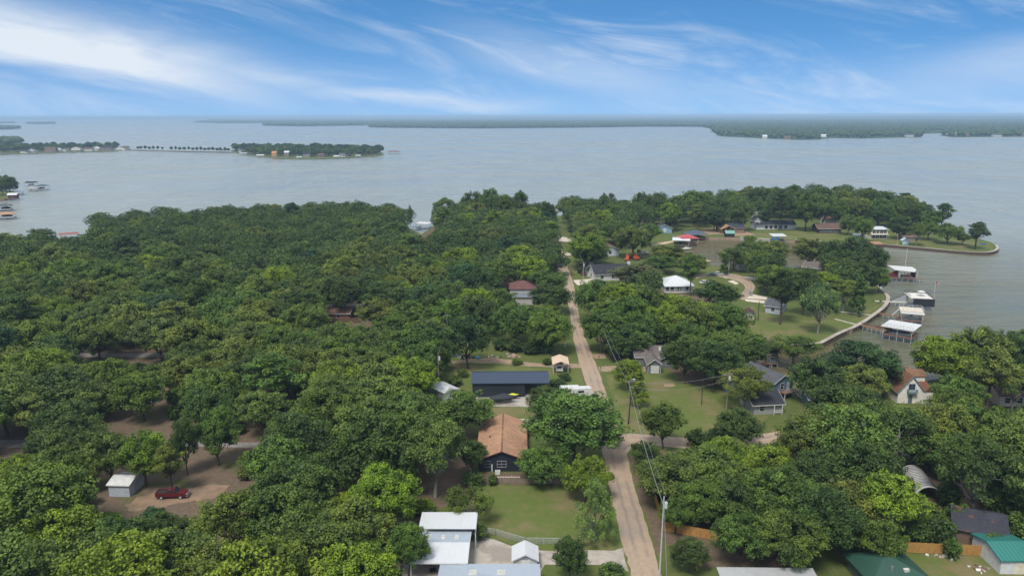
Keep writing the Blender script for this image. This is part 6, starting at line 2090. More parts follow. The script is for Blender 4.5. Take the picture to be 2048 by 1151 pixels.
# tan walkway to those docks
sheet('boardwalk', [(1302, 489), (1320, 485), (1346, 481), (1348, 484), (1325, 489), (1304, 492)], .013, plain((.5, .38, .25), .9), .05, 40)
o = roofed_dock((1546, 487), (1571, 487), 'white-roofed boat lift hung with a blue tarp', WMETAL, 'shed', .4, 6.5, 3.0)
MB().box(-5.2 / 1.2, -.1, 1.2, -.4, .0, 3.6).build('tarp', plain((.02, .14, .50), .6), o)
roofed_dock((1732, 500), (1766, 500), 'low brown-roofed dock at the foot of the grassy point', wood((.40, .22, .14)), 'shed', .3, 6.5, 2.0, REDWOOD, post=REDWOOD)
roofed_dock((1531, 733), (1556, 735), 'grey-sided boathouse with taupe roof in the muddy cove', TAUPE, 'gable_y', 1.8, 8.5, 3.4, None, siding((.13, .14, .14), .2), wall=True)
p_ = P(1507, 728, 0)
o = empty('footbridge', Vector((p_.x, p_.y, WATER_Z)), 0, 'small timber landing beside the grey-sided boathouse', 'landing')
boards(o, -.5, 0, 5.0, 1.4, 1.5, REDWOOD, 'x', .6)
piles(o, (0, 2.4, 4.8), (.1, 1.3), 1.45, .09)
MB().bar((3.9, .2, 1.4), (3.9, .2, 4.6), .14).bar((1.5, .2, 4.0), (5.2, .2, 4.4), .12).build('hoist', wood((.45, .27, .12)), o)
# white roofed dock at the right edge
roofed_dock((2018, 727), (2075, 724), 'white-roofed dock at the right edge beyond the olive pine', WHITE, 'shed', .2, 8, 3.4, OFFW)
# docks at the left edge
roofed_dock((16, 400.5), (34, 400), 'maroon boathouse with white roof on the left headland', WHITE, 'gable_x', 1.4, 7, 3.4, None, wood((.14, .055, .055)), wall=True)
roofed_dock((51, 374), (69, 374), 'small dark-roofed dock beyond the headland', CHAR, 'gable_x', 1.2, 6, 3.2)
roofed_dock((71, 381), (90, 381), 'maroon-sided boathouse with slate roof farthest from the headland', shingle((.10, .12, .15), .3), 'hip', 1.5, 8, 3.2, REDWOOD, post=wood((.14, .06, .06)))
roofed_dock((55, 383), (70, 383), 'pale low dock between the two far left boathouses', metal_roof((.5, .45, .4)), 'shed', .2, 6, 2.4)
roofed_dock((34, 390), (49, 389), 'open grey dock just right of the headland', GMETAL, 'shed', .2, 6, 2.2)
roofed_dock((-6, 423.5), (24, 422), 'slate-roofed boathouse at the left edge', shingle((.12, .125, .135), .3), 'hip', 1.6, 9, 3.0)
roofed_dock((-8, 440), (28, 438.5), 'tan-roofed open boathouse nearest on the left edge', wood((.46, .26, .15)), 'hip', 1.2, 8, 2.6)
roofed_dock((-10, 411), (8, 410.5), 'low dark-roofed dock at the extreme left edge', BROWNSH, 'gable_x', 1.0, 6, 2.4)
roofed_dock((122, 482), (158, 479), 'red-brown deck roof poking above the left shore trees', wood((.33, .13, .09)), 'shed', .2, 6, 2.4)
roofed_dock((832, 459), (856, 460), 'white-topped dock in the gap of the far shore trees', WHITE, 'shed', .3, 7, 2.6)
p_ = P(88, 493, 0)
for (x, y, L, lab, hm) in ((8, 421.5, 7, 'dark boat doubling as shade under the slate-roofed left-edge boathouse', DARK), (10, 437.5, 7, 'dark boat doubling as shade under the tan-roofed left-edge boathouse', plain((.08, .09, .11), .4)),
                           (80, 380, 6, 'dark boat doubling as shade inside the maroon-sided far left boathouse', DARK), (60, 373, 6, 'dark boat doubling as shade under the small dark-roofed far left dock', DARK)):
    q = P(x, y, WATER_Z)
    boat(0, 0, L, .1, lab, hm, plain((.06, .065, .075), .7), keel=0, pos=Vector((q.x, q.y + 3.5, WATER_Z + 1.0)))  # dark boats added to fill the shaded space under these roofs
# island docks
for i, (x, y, wpx) in enumerate(((486, 311.5, 14), (500, 312.8, 14), (520, 315.5, 14), (549, 318.5, 13), (598, 319.3, 10), (646, 318.3, 14), (672, 317.6, 10), (690, 317.0, 10), (716, 316.0, 9), (745, 314.0, 9))):
    roofed_dock((x - wpx / 2, y), (x + wpx / 2, y), '%s of the boathouses along the island shore' % ORD[i], [GMETAL, CHAR, WMETAL, GREYSH][i % 4], 'gable_x', 1.2, 7, 3.0, group='boathouses along the island shore')
roofed_dock((774, 307.5), (796, 308.5), 'maroon dock cluster standing off the right tip of the island', wood((.18, .09, .085)), 'hip', 1.5, 8, 3)
roofed_dock((437, 304.8), (448, 305), 'dark boathouse below the causeway trees', CHAR, 'gable_x', 1.2, 7, 3)
for i, (x, y, wpx) in enumerate(((8, 311, 16), (60, 309, 18), (98, 307.5, 16), (142, 306.5, 14), (160, 306, 14), (200, 304.6, 16), (222, 303.6, 16))):
    roofed_dock((x - wpx / 2, y), (x + wpx / 2, y), '%s of the boathouses along the spit shore' % ORD[i], [GREYSH, CHAR, BROWNSH][i % 3], 'gable_x', 1.2, 7, 3.0, group='boathouses along the spit shore')

# ================================================================ fences
def fence(pxs, label, h=1.8, material=YELLOWWOOD, picket=.28, cat='fence', rails=True):
    pts = [P(*p) for p in pxs]
    root = empty('plank_fence', pts[0], 0, label, cat)
    o = pts[0]
    shared = {}
    rnd = random.Random(len(label))
    for a, b in zip(pts[:-1], pts[1:]):
        L = (b - a).length
        rz = math.atan2((b - a).y, (b - a).x)
        n = max(1, int(L / picket))
        mb = MB()
        for i in range(n):
            x = i * L / n
            hh = h + rnd.uniform(-.04, .04)
            mb.add([(x + .01, -.012, .05), (x + L / n - .015, -.012, .05), (x + L / n - .015, -.012, hh), (x + .01, -.012, hh), (x + .01, .012, .05), (x + L / n - .015, .012, .05), (x + L / n - .015, .012, hh), (x + .01, .012, hh)],
                   [(0, 1, 2, 3), (7, 6, 5, 4), (0, 4, 5, 1), (1, 5, 6, 2), (2, 6, 7, 3), (3, 7, 4, 0)])
        q = mb.build('pickets', material, root)
        q['kind'] = 'stuff'
        q.location = a - o
        q.rotation_euler = (0, 0, rz)
        m = max(1, int(L / 2.4))
        for i in range(m + 1):
            k = MB().box(-.05, -.05, -.2, .05, .05, h - .1).build('post', material, root)
            k.location = (a - o) + (b - a) * (i / m) + Vector((-math.sin(rz), math.cos(rz), 0)) * .075
            k.rotation_euler = (0, 0, rz)
        rl = MB().box(0, .015, .35, L, .06, .45).box(0, .015, h - .45, L, .06, h - .35).build('rail', material, root)
        rl.location = a - o
        rl.rotation_euler = (0, 0, rz)
    return root


fence([(1286, 935), (1298, 968), (1312, 1008), (1327, 1060)], 'yellow plank fence running beside the road', 1.8)
fence([(1327, 1060), (1375, 1070), (1420, 1078), (1470, 1083)], 'yellow plank fence at the back of the lot by the big pole', 1.8)
fence([(1380, 893), (1440, 901), (1500, 903)], 'weathered yellow fence along the side street', 1.7)
fence([(1745, 1100), (1830, 1105), (1905, 1108), (1985, 1112)], 'long yellow plank fence near the bottom right corner', 1.9)
fence([(952, 962), (1000, 966), (1060, 967), (1145, 968)], 'low weathered grey-brown fence between navy house and lawn', 1.1, GREYWOOD)
fence([(1162, 551), (1188, 552)], 'dark brown privacy fence beside the charcoal-roofed white house', 2.0, wood((.10, .055, .045)))
fence([(655, 646), (720, 645)], 'brown fence in the upper left woods', 1.8, wood((.16, .10, .065)))

# chain-link fence round the front lawn
pts = [P(*p) for p in ((948, 1066), (957, 1066))]
cl = empty('chain_link_fence', P(974, 1067), 0, 'silver chain-link fence bending along the front lawn', 'fence')
o = P(974, 1067)
cpts = [P(*p) for p in ((974, 1067), (991, 1069.5), (1051, 1087), (1124, 1087.5))]
mesh, rail = MB(), MB()
for a, b in zip(cpts[:-1], cpts[1:]):
    L = (b - a).length
    d = (b - a).normalized()
    rail.tube([a - o + Vector((0, 0, 1.15)), b - o + Vector((0, 0, 1.15))], .035, 5)
    for i in range(max(1, int(L / 2.6)) + 1):
        p = a.lerp(b, i / max(1, int(L / 2.6))) - o
        MB().tube([p + Vector((0, 0, -.2)), p + Vector((0, 0, 1.2))], .045, 6).build('post', STEEL, cl)
    s = -1.1
    while s < L:
        for sg in (1, -1):
            x0, x1, z0, z1 = s, s + 1.1, .05, 1.13
            if x0 < 0: z0, x0 = .05 - x0 * (1.08 / 1.1), 0
            if x1 > L: z1, x1 = 1.13 - (x1 - L) * (1.08 / 1.1), L
            if sg < 0: z0, z1 = 1.18 - z0, 1.18 - z1
            mesh.bar(a - o + d * x0 + Vector((0, 0, z0)), a - o + d * x1 + Vector((0, 0, z1)), .012)
        s += .14
q = mesh.build('wire_mesh', STEEL, cl)
q['kind'] = 'stuff'
rail.build('top_rail', STEEL, cl)

# ================================================================ poles and wires
def pole(px, py, h, label, arm=True, can=False, mt=None, lean=0.0, name='utility_pole', lamp=False, r=.15, cat='utility pole'):
    p = P(px, py)
    o = empty(name, p, .25, label, cat)
    MB().tube([(0, 0, -.3), (lean * .5, 0, h * .5), (lean, 0, h)], [r, r * .85, r * .65], 8).build('pole', mt or GREYWOOD, o)
    if arm:
        a = MB().bar((lean - 1.1, 0, h - .5), (lean + 1.1, 0, h - .5), .1, .12).build('crossarm', GREYWOOD, o)
        for x in (-1.0, 0, 1.0):
            MB().tube([(lean + x, 0, h - .44), (lean + x, 0, h - .2)], .06, 6).build('insulator', WHITE, a)
    if can:
        t = MB().tube([(lean + .32, -.1, h - 1.9), (lean + .32, -.1, h - .95)], .24, 10).build('transformer', plain((.55, .58, .6), .4), o)
        MB().tube([(lean + .32, -.1, h - .95), (lean + .32, -.1, h - .7)], .06, 6).build('bushing', WHITE, t)
    if lamp:
        MB().bar((lean, 0, h - .05), (lean + .9, 0, h + .05), .07).build('lamp_arm', STEEL, o)
        MB().box(lean + .7, -.15, h - .08, lean + 1.3, .15, h + .1).build('lamp_head', WHITE, o)
    return o, p + Vector((lean, 0, h - .3))


PW = {}
_, PW['a'] = pole(1318, 1165, 14.5, 'tall pale utility pole with transformer in the foreground beside the road', False, True, plain((.46, .44, .41), .8), lean=.2)
_, PW['b'] = pole(1254.5, 849, 11.0, 'utility pole with lamp on the corner lawn', True, False, lean=.3, lamp=True)
pole(1257, 846, 7.5, 'leaning brace pole beside the corner lawn utility pole', False, False, wood((.06, .05, .045)), lean=.4)
_, PW['c'] = pole(1201, 705, 10.5, 'utility pole with transformer behind the grey garage house driveway', True, True)
_, PW['d'] = pole(1166, 567, 9.5, 'pale utility pole beside the charcoal-roofed white house', True, True, plain((.4, .38, .36), .8))
_, PW['e'] = pole(1152, 527, 9.5, 'farther utility pole up the narrow road', True, False)
_, PW['f'] = pole(1452, 828, 10.5, 'utility pole half hidden by the feathery tree', True, True)
_, PW['g'] = pole(878, 787, 11.0, 'utility pole with transformer left of the navy barn', False, True)
_, PW['h'] = pole(896, 690, 10.0, 'utility pole near the maroon-roofed little house', True, False)
pole(1516, 640, 6.8, 'dark bare pole on the lawn beside the cream hut', False, False, wood((.05, .045, .04)), name='lawn_pole', cat='pole')
pole(1403, 809, 7.0, 'thin dark pole on the open lawn', False, False, wood((.05, .045, .04)), name='lawn_pole', cat='pole', r=.12)
pole(1457, 548, 8.0, 'white-headed street lamp beside the curving lane', False, False, plain((.5, .5, .5)), lamp=True, name='street_lamp', cat='street lamp')
pole(1600, 521, 8.0, 'white-headed street lamp among the canal trees', False, False, DARK, lamp=True, name='street_lamp', cat='street lamp')
pole(1794, 491, 6.5, 'white flagless pole on the grassy point', False, False, WHITE, name='lawn_pole', cat='pole', r=.08)


def wire(a, b, sag, label, r=.022, off=(0, 0, 0)):
    a, b = Vector(a) + Vector(off), Vector(b) + Vector(off)
    pts = []
    for i in range(15):
        t = i / 14
        p = a.lerp(b, t)
        p.z -= sag * 4 * t * (1 - t)
        pts.append(p)
    o = MB().tube(pts, r, 4).build('power_line', plain((.30, .31, .32), .6))
    return tag(o, label, 'power line')


wire(PW['a'], PW['b'], 1.4, 'thick lower cable from the foreground pole to the corner lawn pole', .04, (0, 0, -1.2))
wire(PW['a'], PW['b'], 1.1, 'upper wire from the foreground pole to the corner lawn pole', .018, (.3, 0, .3))
wire(PW['b'], PW['c'], 1.3, 'lower cable from the corner lawn pole up the road', .035, (0, 0, -1.0))
wire(PW['b'], PW['c'], 1.0, 'upper wire from the corner lawn pole up the road', .018, (.5, 0, .3))
wire(PW['c'], PW['d'], 1.4, 'wire over the roadside woods', .022)
wire(PW['d'], PW['e'], .8, 'wire between the two poles by the charcoal-roofed house', .022)
wire(PW['b'], PW['f'], 1.2, 'wire crossing the corner lawn to the feathery tree', .022)
wire(PW['b'], PW['f'], 1.6, 'lower wire crossing the corner lawn to the feathery tree', .022, (0, 0, -1.4))
wire(PW['g'], PW['h'], 1.0, 'wire over the dirt track left of the barn', .02)
wire(PW['a'], P(1345, 1400, 13.5), 1.0, 'wire running from the foreground pole toward the viewer', .022)

# ================================================================ small things
def lump_pile(px, py, n, s, label, mats, seed, name='debris_pile', spread=1.2):
    rnd = random.Random(seed)
    o = empty(name, P(px, py), 0, label, 'pile')
    for i in range(n):
        bm_ = MB()
        x, y = rnd.gauss(0, spread), rnd.gauss(0, spread * .5)
        a, b, c = rnd.uniform(.3, 1) * s, rnd.uniform(.2, .6) * s, rnd.uniform(.15, .5) * s
        bm_.box(-a, -b, 0, a, b, c * 1.6)
        bm_.v = [(vx * rnd.uniform(.7, 1.1), vy * rnd.uniform(.7, 1.1), vz * rnd.uniform(.7, 1.2)) for vx, vy, vz in bm_.v]
        q = bm_.build(['board', 'rubble', 'scrap'][i % 3], mats[i % len(mats)], o)
        q.location = (x, y, .0)
        q.rotation_euler = (rnd.uniform(-.2, .2), rnd.uniform(-.2, .2), rnd.uniform(0, 3))
    return o


JM = [plain((.05, .05, .055)), plain((.35, .3, .25)), plain((.07, .2, .33)), plain((.45, .42, .4)), DARK]
lump_pile(922, 713, 16, .8, 'heap of black and blue junk beside the dirt track', JM, 1, spread=1.6)
lump_pile(983, 714, 9, .7, 'small dark scrap heap in the middle of the dirt track verge', [JM[0], JM[3], JM[1]], 2)
lump_pile(1027, 712, 11, .9, 'pale brushwood heap near the dirt track', [wood((.40, .28, .2)), JM[1], wood((.3, .2, .14))], 3)
lump_pile(1888, 1112, 14, .45, 'rubble heap at the foot of the leaning tree', [JM[3], wood((.38, .3, .24)), OFFW], 4)
lump_pile(1965, 1137, 20, .4, 'white and brown rubble heap in the corner yard', [OFFW, wood((.2, .11, .08)), wood((.34, .27, .22))], 5, spread=.8)
o = empty('tarp_bundle', P(957, 716.5), .2, 'blue plastic tub lying on the dirt track verge', 'tub')
MB().extrude([(-.5, 0), (.5, 0), (.62, .4), (-.62, .4)], 'y', -.45, .45).build('tub', plain((.03, .33, .48), .4), o)
MB().box(-.66, -.5, .4, .66, -.44, .45).box(-.66, .44, .4, .66, .5, .45).build('rim', plain((.04, .36, .5), .4), o)
o = empty('tarp_bundle', P(306, 803), .2, 'bright blue tarp heap in the left woods', 'tarp')
MB().add([(-1.2, -.6, 0), (1.2, -.7, 0), (1.3, .7, 0), (-1.1, .8, 0), (-.3, -.1, 1.0), (.5, .2, .8)], [(0, 1, 5, 4), (1, 2, 5), (2, 3, 4, 5), (3, 0, 4)]).build('tarp', plain((.01, .17, .55), .5), o)
o = empty('utility_box', P(1130, 693), 0, 'small white utility box on the grass left of the road', 'utility box')
MB().box(-.35, -.3, 0, .35, .3, 1.1).build('case', WHITE, o)
MB().box(-.38, -.33, 1.1, .38, .33, 1.16).build('lid', OFFW, o)
for i, (x, y) in enumerate(((1201, 742), (1198, 719))):
    o = empty('mailbox', P(x, y), 0, ['dark mailbox beside the dirt drive right of the road', 'dark mailbox right of the road above the dirt drive'][i], 'mailbox')
    MB().box(-.05, -.05, 0, .05, .05, 1.05).build('post', GREYWOOD, o)
    MB().extrude([(-.12, 1.05), (.12, 1.05), (.12, 1.22), (.06, 1.3), (-.06, 1.3), (-.12, 1.22)], 'y', -.25, .25).build('box', DARK, o)
pm = empty('brick_pillar', P(1502, 591), 0, 'small stone mailbox pillar at the end of the curving lane', 'pillar')
MB().box(-.5, -.5, 0, .5, .5, 1.7).build('shaft', plain((.3, .27, .25), .9), pm)
MB().box(-.6, -.6, 1.7, .6, .6, 1.85).build('cap', CONC, pm)


def machine(px, py, rz, label):
    o = empty('excavator', P(px, py), rz, label, 'excavator')
    OR = plain((.55, .10, .025), .5)
    for s in (-1, 1):
        MB().extrude([(-1.5, .0), (1.5, .0), (1.75, .35), (1.5, .7), (-1.5, .7), (-1.75, .35)], 'y', s * .95 - .22, s * .95 + .22).build('track', DARK, o)
    MB().box(-1.4, -1.0, .75, 1.2, 1.0, 1.7).build('body', OR, o)
    MB().box(.1, -.95, 1.7, 1.2, .1, 2.8).build('cab', OR, o)
    MB().box(.2, -.98, 1.9, 1.1, -.93, 2.6).build('window', GLASS, o)
    MB().bar((1.0, .4, 1.5), (3.0, .4, 3.2), .3, .4).bar((3.0, .4, 3.2), (4.2, .4, 1.2), .25, .3).build('arm', OR, o)
    MB().extrude([(3.9, 1.3), (4.6, 1.2), (4.7, .6), (4.1, .4)], 'y', .0, .8).build('bucket', DARK, o)


machine(1254, 522, 1.3, 'orange excavator nearest the dark-roofed white house')
machine(1272, 520, 2.0, 'orange excavator to the right of the first one')


def car(px, py, rz, label, paint, name='parked_car'):
    o = empty(name, P(px, py), rz, label, 'car')
    MB().extrude([(-2.2, .35), (2.2, .35), (2.25, .7), (1.2, .92), (-1.9, .95), (-2.25, .7)], 'y', -.88, .88).build('body', paint, o)
    MB().extrude([(-1.8, .94), (1.15, .91), (.45, 1.42), (-1.2, 1.45)], 'y', -.76, .76).build('cabin', GLASS, o)
    MB().extrude([(-1.25, 1.44), (.48, 1.41), (.42, 1.47), (-1.2, 1.5)], 'y', -.77, .77).build('car_roof', paint, o)
    for s in (-1, 1):
        MB().box(2.18, s * .6 - .15, .55, 2.27, s * .6 + .15, .7).build('headlight', WHITE, o)
        for x in (-1.35, 1.35):
            wheel(o, x, s * .82, .32, .2)
    return o


car(1425, 551.5, .1, 'dark grey car parked on the curving lane', plain((.07, .085, .10), .3))
car(1437, 550, .1, 'silver car parked just right of the dark grey one', plain((.5, .56, .57), .3))
car(1410, 567, .2, 'white vehicle glimpsed beside the white cottage', WHITE)
pickup(1288, 508, .1, 'white pickup glimpsed right of the orange excavators', WHITE)
o = boat(1965, 488.5, 3.2, 2.9, 'overturned blue boat on the tip of the grassy point', plain((.01, .07, .36), .4), None, keel=0, name='rowing_boat')
for ch in list(o.children):
    if ch.name.split('.')[0] != 'hull':
        bpy.data.objects.remove(ch)
o.rotation_euler = (math.pi, 0, 2.9)
o.location.z = .62
MB().bar((-1.6, 0, .05), (1.3, 0, .12), .08).build('keel', plain((.008, .05, .28), .4), o)
# ================================================================ far shores
def blob_wood(name, pts, label, parent=None, hmin=9, hmax=14, seed=1):
    """a far wood: one low-poly crown per tree, all one mass"""
    rs = np.random.RandomState(seed)
    ico = bmesh.new()
    bmesh.ops.create_icosphere(ico, subdivisions=1, radius=1.0)
    bv = np.array([v.co[:] for v in ico.verts]); bf = np.array([[v.index for v in f.verts] for f in ico.faces])
    ico.free()
    n = len(pts)
    pts = np.array(pts)
    h = rs.uniform(hmin, hmax, n)
    w = h * rs.uniform(.45, .7, n)
    ang = rs.rand(n) * 6.28
    V = np.repeat(bv[None], n, 0) * (1 + rs.uniform(-.22, .22, (n, len(bv), 1)))
    ca, sa = np.cos(ang)[:, None], np.sin(ang)[:, None]
    X = (V[:, :, 0] * ca - V[:, :, 1] * sa) * w[:, None] + pts[:, 0:1]
    Y = (V[:, :, 0] * sa + V[:, :, 1] * ca) * w[:, None] + pts[:, 1:2]
    Z = V[:, :, 2] * (h * .5)[:, None] + (h * .52)[:, None] + pts[:, 2:3]
    co = np.stack([X, Y, Z], -1).reshape(-1, 3)
    F = (bf[None] + (np.arange(n) * len(bv))[:, None, None]).reshape(-1, 3)
    me = bpy.data.meshes.new(name)
    me.vertices.add(len(co)); me.vertices.foreach_set('co', co.reshape(-1))
    me.loops.add(F.size); me.loops.foreach_set('vertex_index', F.reshape(-1).astype(np.int32))
    me.polygons.add(len(F)); me.polygons.foreach_set('loop_start', np.arange(len(F), dtype=np.int32) * 3)
    at = me.attributes.new('tint', 'FLOAT', 'FACE')
    at.data.foreach_set('value', np.clip(np.repeat(rs.rand(n), len(bf)) * .7 + rs.rand(len(F)) * .3, 0, 1).astype(np.float32))
    me.materials.append(FARW)
    me.update(); me.validate()
    return tag(link(name, me, parent), label, 'woods', kind='stuff')


def px_poly(pxs, z=WATER_Z):
    return [P(x, y, z) for x, y in pxs]


def scatter(pxs, gap, seed, jit=.9, z=-.9, limit=26000, keep=1.0):
    poly = px_poly(pxs)
    xs, ys = [p.x for p in poly], [p.y for p in poly]
    pl = [(p.x, p.y) for p in poly]
    rs = random.Random(seed)
    out = []
    y = min(ys)
    while y < max(ys):
        x = min(xs)
        while x < max(xs):
            a, b = x + rs.uniform(-jit, jit) * gap, y + rs.uniform(-jit, jit) * gap
            if rs.random() < keep and in_poly(a, b, pl):
                out.append((a, b, z))
            x += gap
        y += gap
    rs.shuffle(out)
    return out[:limit]


FAR_LAND = {
    'far_right': [(1424, 264), (1445, 272), (1540, 276.5), (1600, 279), (1640, 278), (1660, 275), (1720, 276), (1780, 274.5), (1840, 274), (1846, 271), (1835, 268), (1900, 264.5), (1906, 267), (1880, 270), (1905, 273.5), (2048, 272.5), (2400, 272), (2400, 238), (1700, 236), (1420, 241), (1400, 252), (1424, 258)],
    'far_mid': [(738, 254.5), (800, 255.5), (960, 256.5), (1100, 255.5), (1200, 254.5), (1290, 253), (1420, 253.5), (1420, 241), (1100, 239), (800, 241), (735, 246)],
    'far_left': [(526, 251), (600, 252.5), (740, 250.5), (760, 243), (600, 241), (525, 246)],
    'far_left2': [(386, 245), (450, 246.5), (560, 245.5), (620, 241.5), (420, 239.5)],
    'far_islet': [(52, 247.6), (80, 248.4), (112, 247.8), (108, 245), (58, 245)],
    'spit_b': [(-200, 259.5), (20, 258.6), (42, 256.5), (35, 254), (-200, 253)],
    'spit_c': [(-200, 290), (20, 288), (44, 285), (38, 281.5), (-200, 280)],
    'far_coast': [(-200, 247), (25, 246.5), (34, 244.5), (-200, 243)],
}
for i, (k, px) in enumerate(FAR_LAND.items()):
    poly = ragged(px_poly(px, 0), 120, 12, 50 + i)
    flat_sheet('far_shore', [(p.x, p.y, -1.0) for p in poly], FARL)
WOODLAB = {'far_right': 'wooded shore with houses along the right horizon', 'far_mid': 'long wooded shoreline across the lake at centre', 'far_left': 'hazy wooded shore just left of centre horizon', 'far_left2': 'faint low wooded shore beyond the hazy one',
           'far_islet': 'thin wooded islet near the left horizon', 'spit_b': 'low wooded spit on the far left horizon', 'spit_c': 'wooded spit behind the row of lakeside houses', 'far_coast': 'faintest wooded strip at the left horizon'}
GAPS = {'far_right': 21, 'far_mid': 30, 'far_left': 32, 'far_left2': 40, 'far_islet': 26, 'spit_b': 24, 'spit_c': 13, 'far_coast': 35}
for i, (k, px) in enumerate(FAR_LAND.items()):
    pts = scatter(px, GAPS[k], 60 + i, limit=40000)
    if k in ('far_right', 'far_mid'):
        near_, far_ = [], []
        pts = [p for p in pts if p[1] < 9500]
        fld = [px_poly(q) for q in ([(1300, 250.5), (1425, 251), (1425, 245.5), (1290, 246)], [(1843, 266.5), (1905, 266), (1905, 261.5), (1846, 262)])]
        pts = [p for p in pts if not any(in_poly(p[0], p[1], [(v.x, v.y) for v in q]) for q in fld)]
    print(k, len(pts))
    blob_wood('far_woods', pts, WOODLAB[k], seed=70 + i, hmin=9, hmax=16)
# the country beyond: low rolling wooded land to the horizon
rs = np.random.RandomState(4)
NR, NA = 46, 170
rad = np.geomspace(7500, 55000, NR)
ang = np.linspace(R(-52), R(52), NA)
v, f = [], []
for i, r_ in enumerate(rad):
    for j, a_ in enumerate(ang):
        x, y = r_ * math.sin(a_), r_ * math.cos(a_)
        land = 1 / (1 + math.exp(-(a_ - R(-14)) / R(3.0))) if r_ < 24000 else 1.0
        hgt = (math.sin(x * .0011 + 1.2 * math.sin(y * .0004)) * 5 + math.sin(x * .00043 + y * .00031) * 6 + rs.uniform(-3.5, 3.5) + 12)
        z = -6 + land * (4.6 + min(52, hgt * min(1, (r_ - 7000) / 9000) * 1.4))
        v.append((x, y, z))
for i in range(NR - 1):
    for j in range(NA - 1):
        a = i * NA + j
        f.append((a, a + 1, a + NA + 1, a + NA))
me = bpy.data.meshes.new('far_hills')
me.from_pydata(v, [], f)
me.materials.append(FARL)
tag(link('far_hills', me), kind='structure')

# ------------------------------------------------ the wooded island, the causeway and the house-lined spit
ISLAND = [(462, 301), (475, 307), (520, 314), (560, 318), (620, 319), (700, 316.5), (750, 313), (768, 310), (760, 304), (700, 301), (560, 299), (480, 298)]
SPIT = [(-200, 313), (0, 309.5), (60, 308), (130, 305.5), (190, 304.5), (240, 302), (262, 299.5), (258, 297), (180, 295.5), (60, 296), (-200, 298)]
for px, sd in ((ISLAND, 1), (SPIT, 2)):
    flat_sheet('island' if px is ISLAND else 'spit', [(p.x, p.y, -.95) for p in ragged(px_poly(px, WATER_Z), 12, 2.0, sd)], mat('grass'))
cw_a, cw_b = [(258, 299.6), (330, 301.6), (400, 303.2), (466, 304.2)], [(258, 298.2), (330, 300.2), (400, 301.8), (466, 302.8)]
strip('causeway', cw_a, cw_b, -.9, LITTER)
tag(MB().add([(p.x, p.y, WATER_Z - .4) for p in px_poly(cw_a)] + [(p.x, p.y, -.85) for p in px_poly(cw_a)], [(0, 1, 5, 4), (1, 2, 6, 5), (2, 3, 7, 6)]).build('causeway_bank', plain((.20, .19, .17), .9)), kind='structure')

# simple crowns for trees about a kilometre away
FARTREE = []
for k in range(5):
    rs = np.random.RandomState(950 + k)
    lobes = dome(rs, 26, 5.6, 4.6, 6.6, -.6, 1.3, 2.2)
    outlying(rs, lobes, 6, 5.6, 6.6, 4.6)
    cr = lobes_to_leaves('far_crown', lobes, 34, .62, rs, interior=120)
    FARTREE.append((trunk_mesh('far_trunk', 3, .3, [], rs, BARK, top=(0, 0, 7)), cr))


def far_tree(px, py, w, h, label, group, k, tint='dark', z=-.95, name='lakeside_tree'):
    p = P(px, py, z)
    root = empty(name, p, k * 1.7, label, 'tree', group)
    root.scale = (w / 12, w / 12, h / 11.4)
    tr_, cr_ = FARTREE[k % 5]
    link('trunk', tr_, root)
    c = link('crown', cr_, root)
    b = TINT[tint]
    c.color = (b[0], b[1], b[2], 1)
    return root


CW = [(276, 6), (282, 9), (291, 8), (299, 8), (307, 7), (316, 7), (325, 6), (343, 8), (352, 6), (360, 9), (369, 9), (378, 7), (386, 8), (394, 8), (402, 8), (410, 8), (418, 9), (426, 8), (434, 8), (441, 8), (450, 6), (456, 10)]
for i, (x, w) in enumerate(CW):
    yb = 298.9 + (x - 258) / 208 * 4.6
    far_tree(x, yb, w * .95, 7.5 + (i % 3), '%s of the row of small trees on the causeway' % (ORD[i] if i < 20 else ('second from the right' if i == 20 else 'rightmost')), 'trees along the causeway', i, 'dark', -.9, 'causeway_tree')
rnd = random.Random(8)
isl = []
for i in range(900):
    x = rnd.uniform(470, 762)
    lo = np.interp(x, [470, 520, 560, 620, 700, 762], [303.5, 310.5, 313, 314, 312.5, 308.5])
    y = rnd.uniform(np.interp(x, [470, 560, 700, 762], [299.5, 300, 302, 305]), lo)
    p = P(x, y, -.95)
    if all((p - q[0]).length > 15 for q in isl):
        isl.append((p, x, y))
isl.sort(key=lambda q: q[1])
print('island trees', len(isl))


def ranked(items, marks, what, group, wmin, wmax, hmin, hmax):
    """plant far trees; the label names the houses they stand between and the rank from the left"""
    byz = {}
    for (p, x, y) in items:
        z = [m for lim, m in marks if x < lim][0]
        byz.setdefault(z, []).append((x, y))
    for z, lst in byz.items():
        for i, (x, y) in enumerate(sorted(lst)):
            far_tree(x, y, rnd.uniform(wmin, wmax), rnd.uniform(hmin, hmax), ('%s of the %s %s' % (ORD[min(i, 19)], what, z)) if len(lst) > 1 else 'single one of the %s %s' % (what, z), group, int(x * 7 + y * 3), rnd.choice(['dark', 'dark', 'mid', 'blue']))


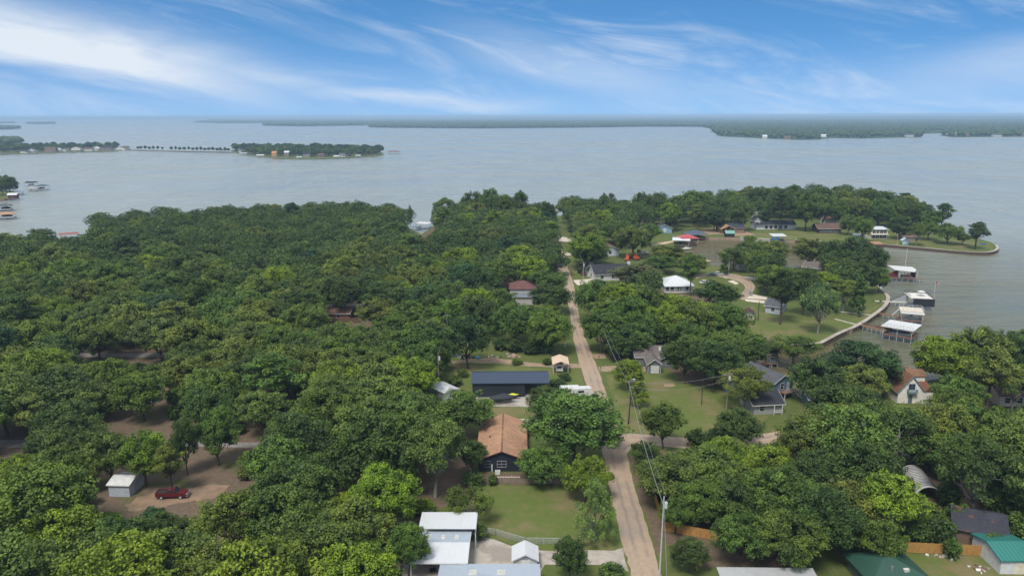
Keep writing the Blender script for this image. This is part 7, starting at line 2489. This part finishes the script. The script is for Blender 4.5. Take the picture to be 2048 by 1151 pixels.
IM = [(505, 'at the island left end'), (543, 'left of the orange house'), (568, 'beside the orange house'), (608, 'behind the white-roofed island house'), (638, 'near the grey island house'), (668, 'near the brown island house'),
      (700, 'near the white island house'), (735, 'right of the white island house'), (999, 'at the island right end')]
is_front = lambda q: q[2] > np.interp(q[1], [470, 560, 700, 762], [299.5, 300, 302, 305]) + 4.2
ranked([q for q in isl if is_front(q)], IM, 'front trees', 'trees in the front rank of the wooded island', 15, 22, 11, 15)
ranked([q for q in isl if not is_front(q)], IM, 'rear treetops', 'treetops at the back of the wooded island', 15, 22, 12, 17)
sp = []
for i in range(700):
    x = rnd.uniform(-20, 236)
    y = rnd.uniform(296.5, np.interp(x, [-20, 60, 130, 236], [305.5, 304.5, 302, 299]))
    p = P(x, y, -.95)
    if all((p - q[0]).length > 15 for q in sp) and not (y > 300.5 and 90 < x < 200 and rnd.random() < .6):
        sp.append((p, x, y))
SM = [(20, 'at the spit left end'), (48, 'left of the leftmost spit house'), (75, 'near the leftmost spit houses'), (100, 'near the low grey spit house'), (128, 'near the white spit gable'), (155, 'near the pale long spit house'),
      (182, 'near the bright spit house'), (206, 'left of the big-roofed spit house'), (999, 'at the spit right end')]
for rank, sel in (('front trees', lambda q: q[2] > 300), ('rear trees', lambda q: q[2] <= 300)):
    ranked([q for q in sp if sel(q)], SM, rank, 'trees among the houses of the left spit', 13, 20, 10, 16)
# headland at the left edge with big trees
LEFTP = [(-300, 402), (0, 401), (20, 399), (33, 393), (36, 388), (25, 383), (-300, 380)]
flat_sheet('headland', [(p.x, p.y, -.5) for p in ragged(px_poly(LEFTP), 6, .8, 5)], mat('grass'))
bulkhead_pts = px_poly([(-60, 402), (0, 401), (20, 399), (33, 393)], -.5)
for i, (x, y, w, h, tn) in enumerate([(22, 389, 15, 17, 'dark'), (6, 390, 14, 16, 'mid'), (-10, 391, 15, 16, 'dark'), (14, 384, 14, 17, 'dark'), (0, 383, 14, 16, 'mid'), (-25, 384, 15, 15, 'dark')]):
    t = dict(kind='oak', tint=tn, x=P(x, y, -.5).x, y=P(x, y, -.5).y, w=w, h=h, label=('%s of the big trees on the left-edge headland' % ORD[[5, 3, 1, 4, 2, 0][i]]), group='trees on the left-edge headland')
    o = plant(t, rp)
    o.location.z = -.5
# ================================================================ haze
hz = bpy.data.materials.new('haze')
hz.use_nodes = True
t = NT(hz.node_tree)
vol = t.n('VolumePrincipled', ins={'Color': (.55, .77, 1.0), 'Density': 0.00012, 'Anisotropy': 0.0})
out = t.n('OutputMaterial')
t.put(out.inputs['Volume'], vol)
MATS['haze'] = hz
tag(MB().box(-59000, -590, -9.0, 59000, 58500, 76.0).build('haze', hz), 'pale haze over the lake and far shores', 'haze', kind='stuff')
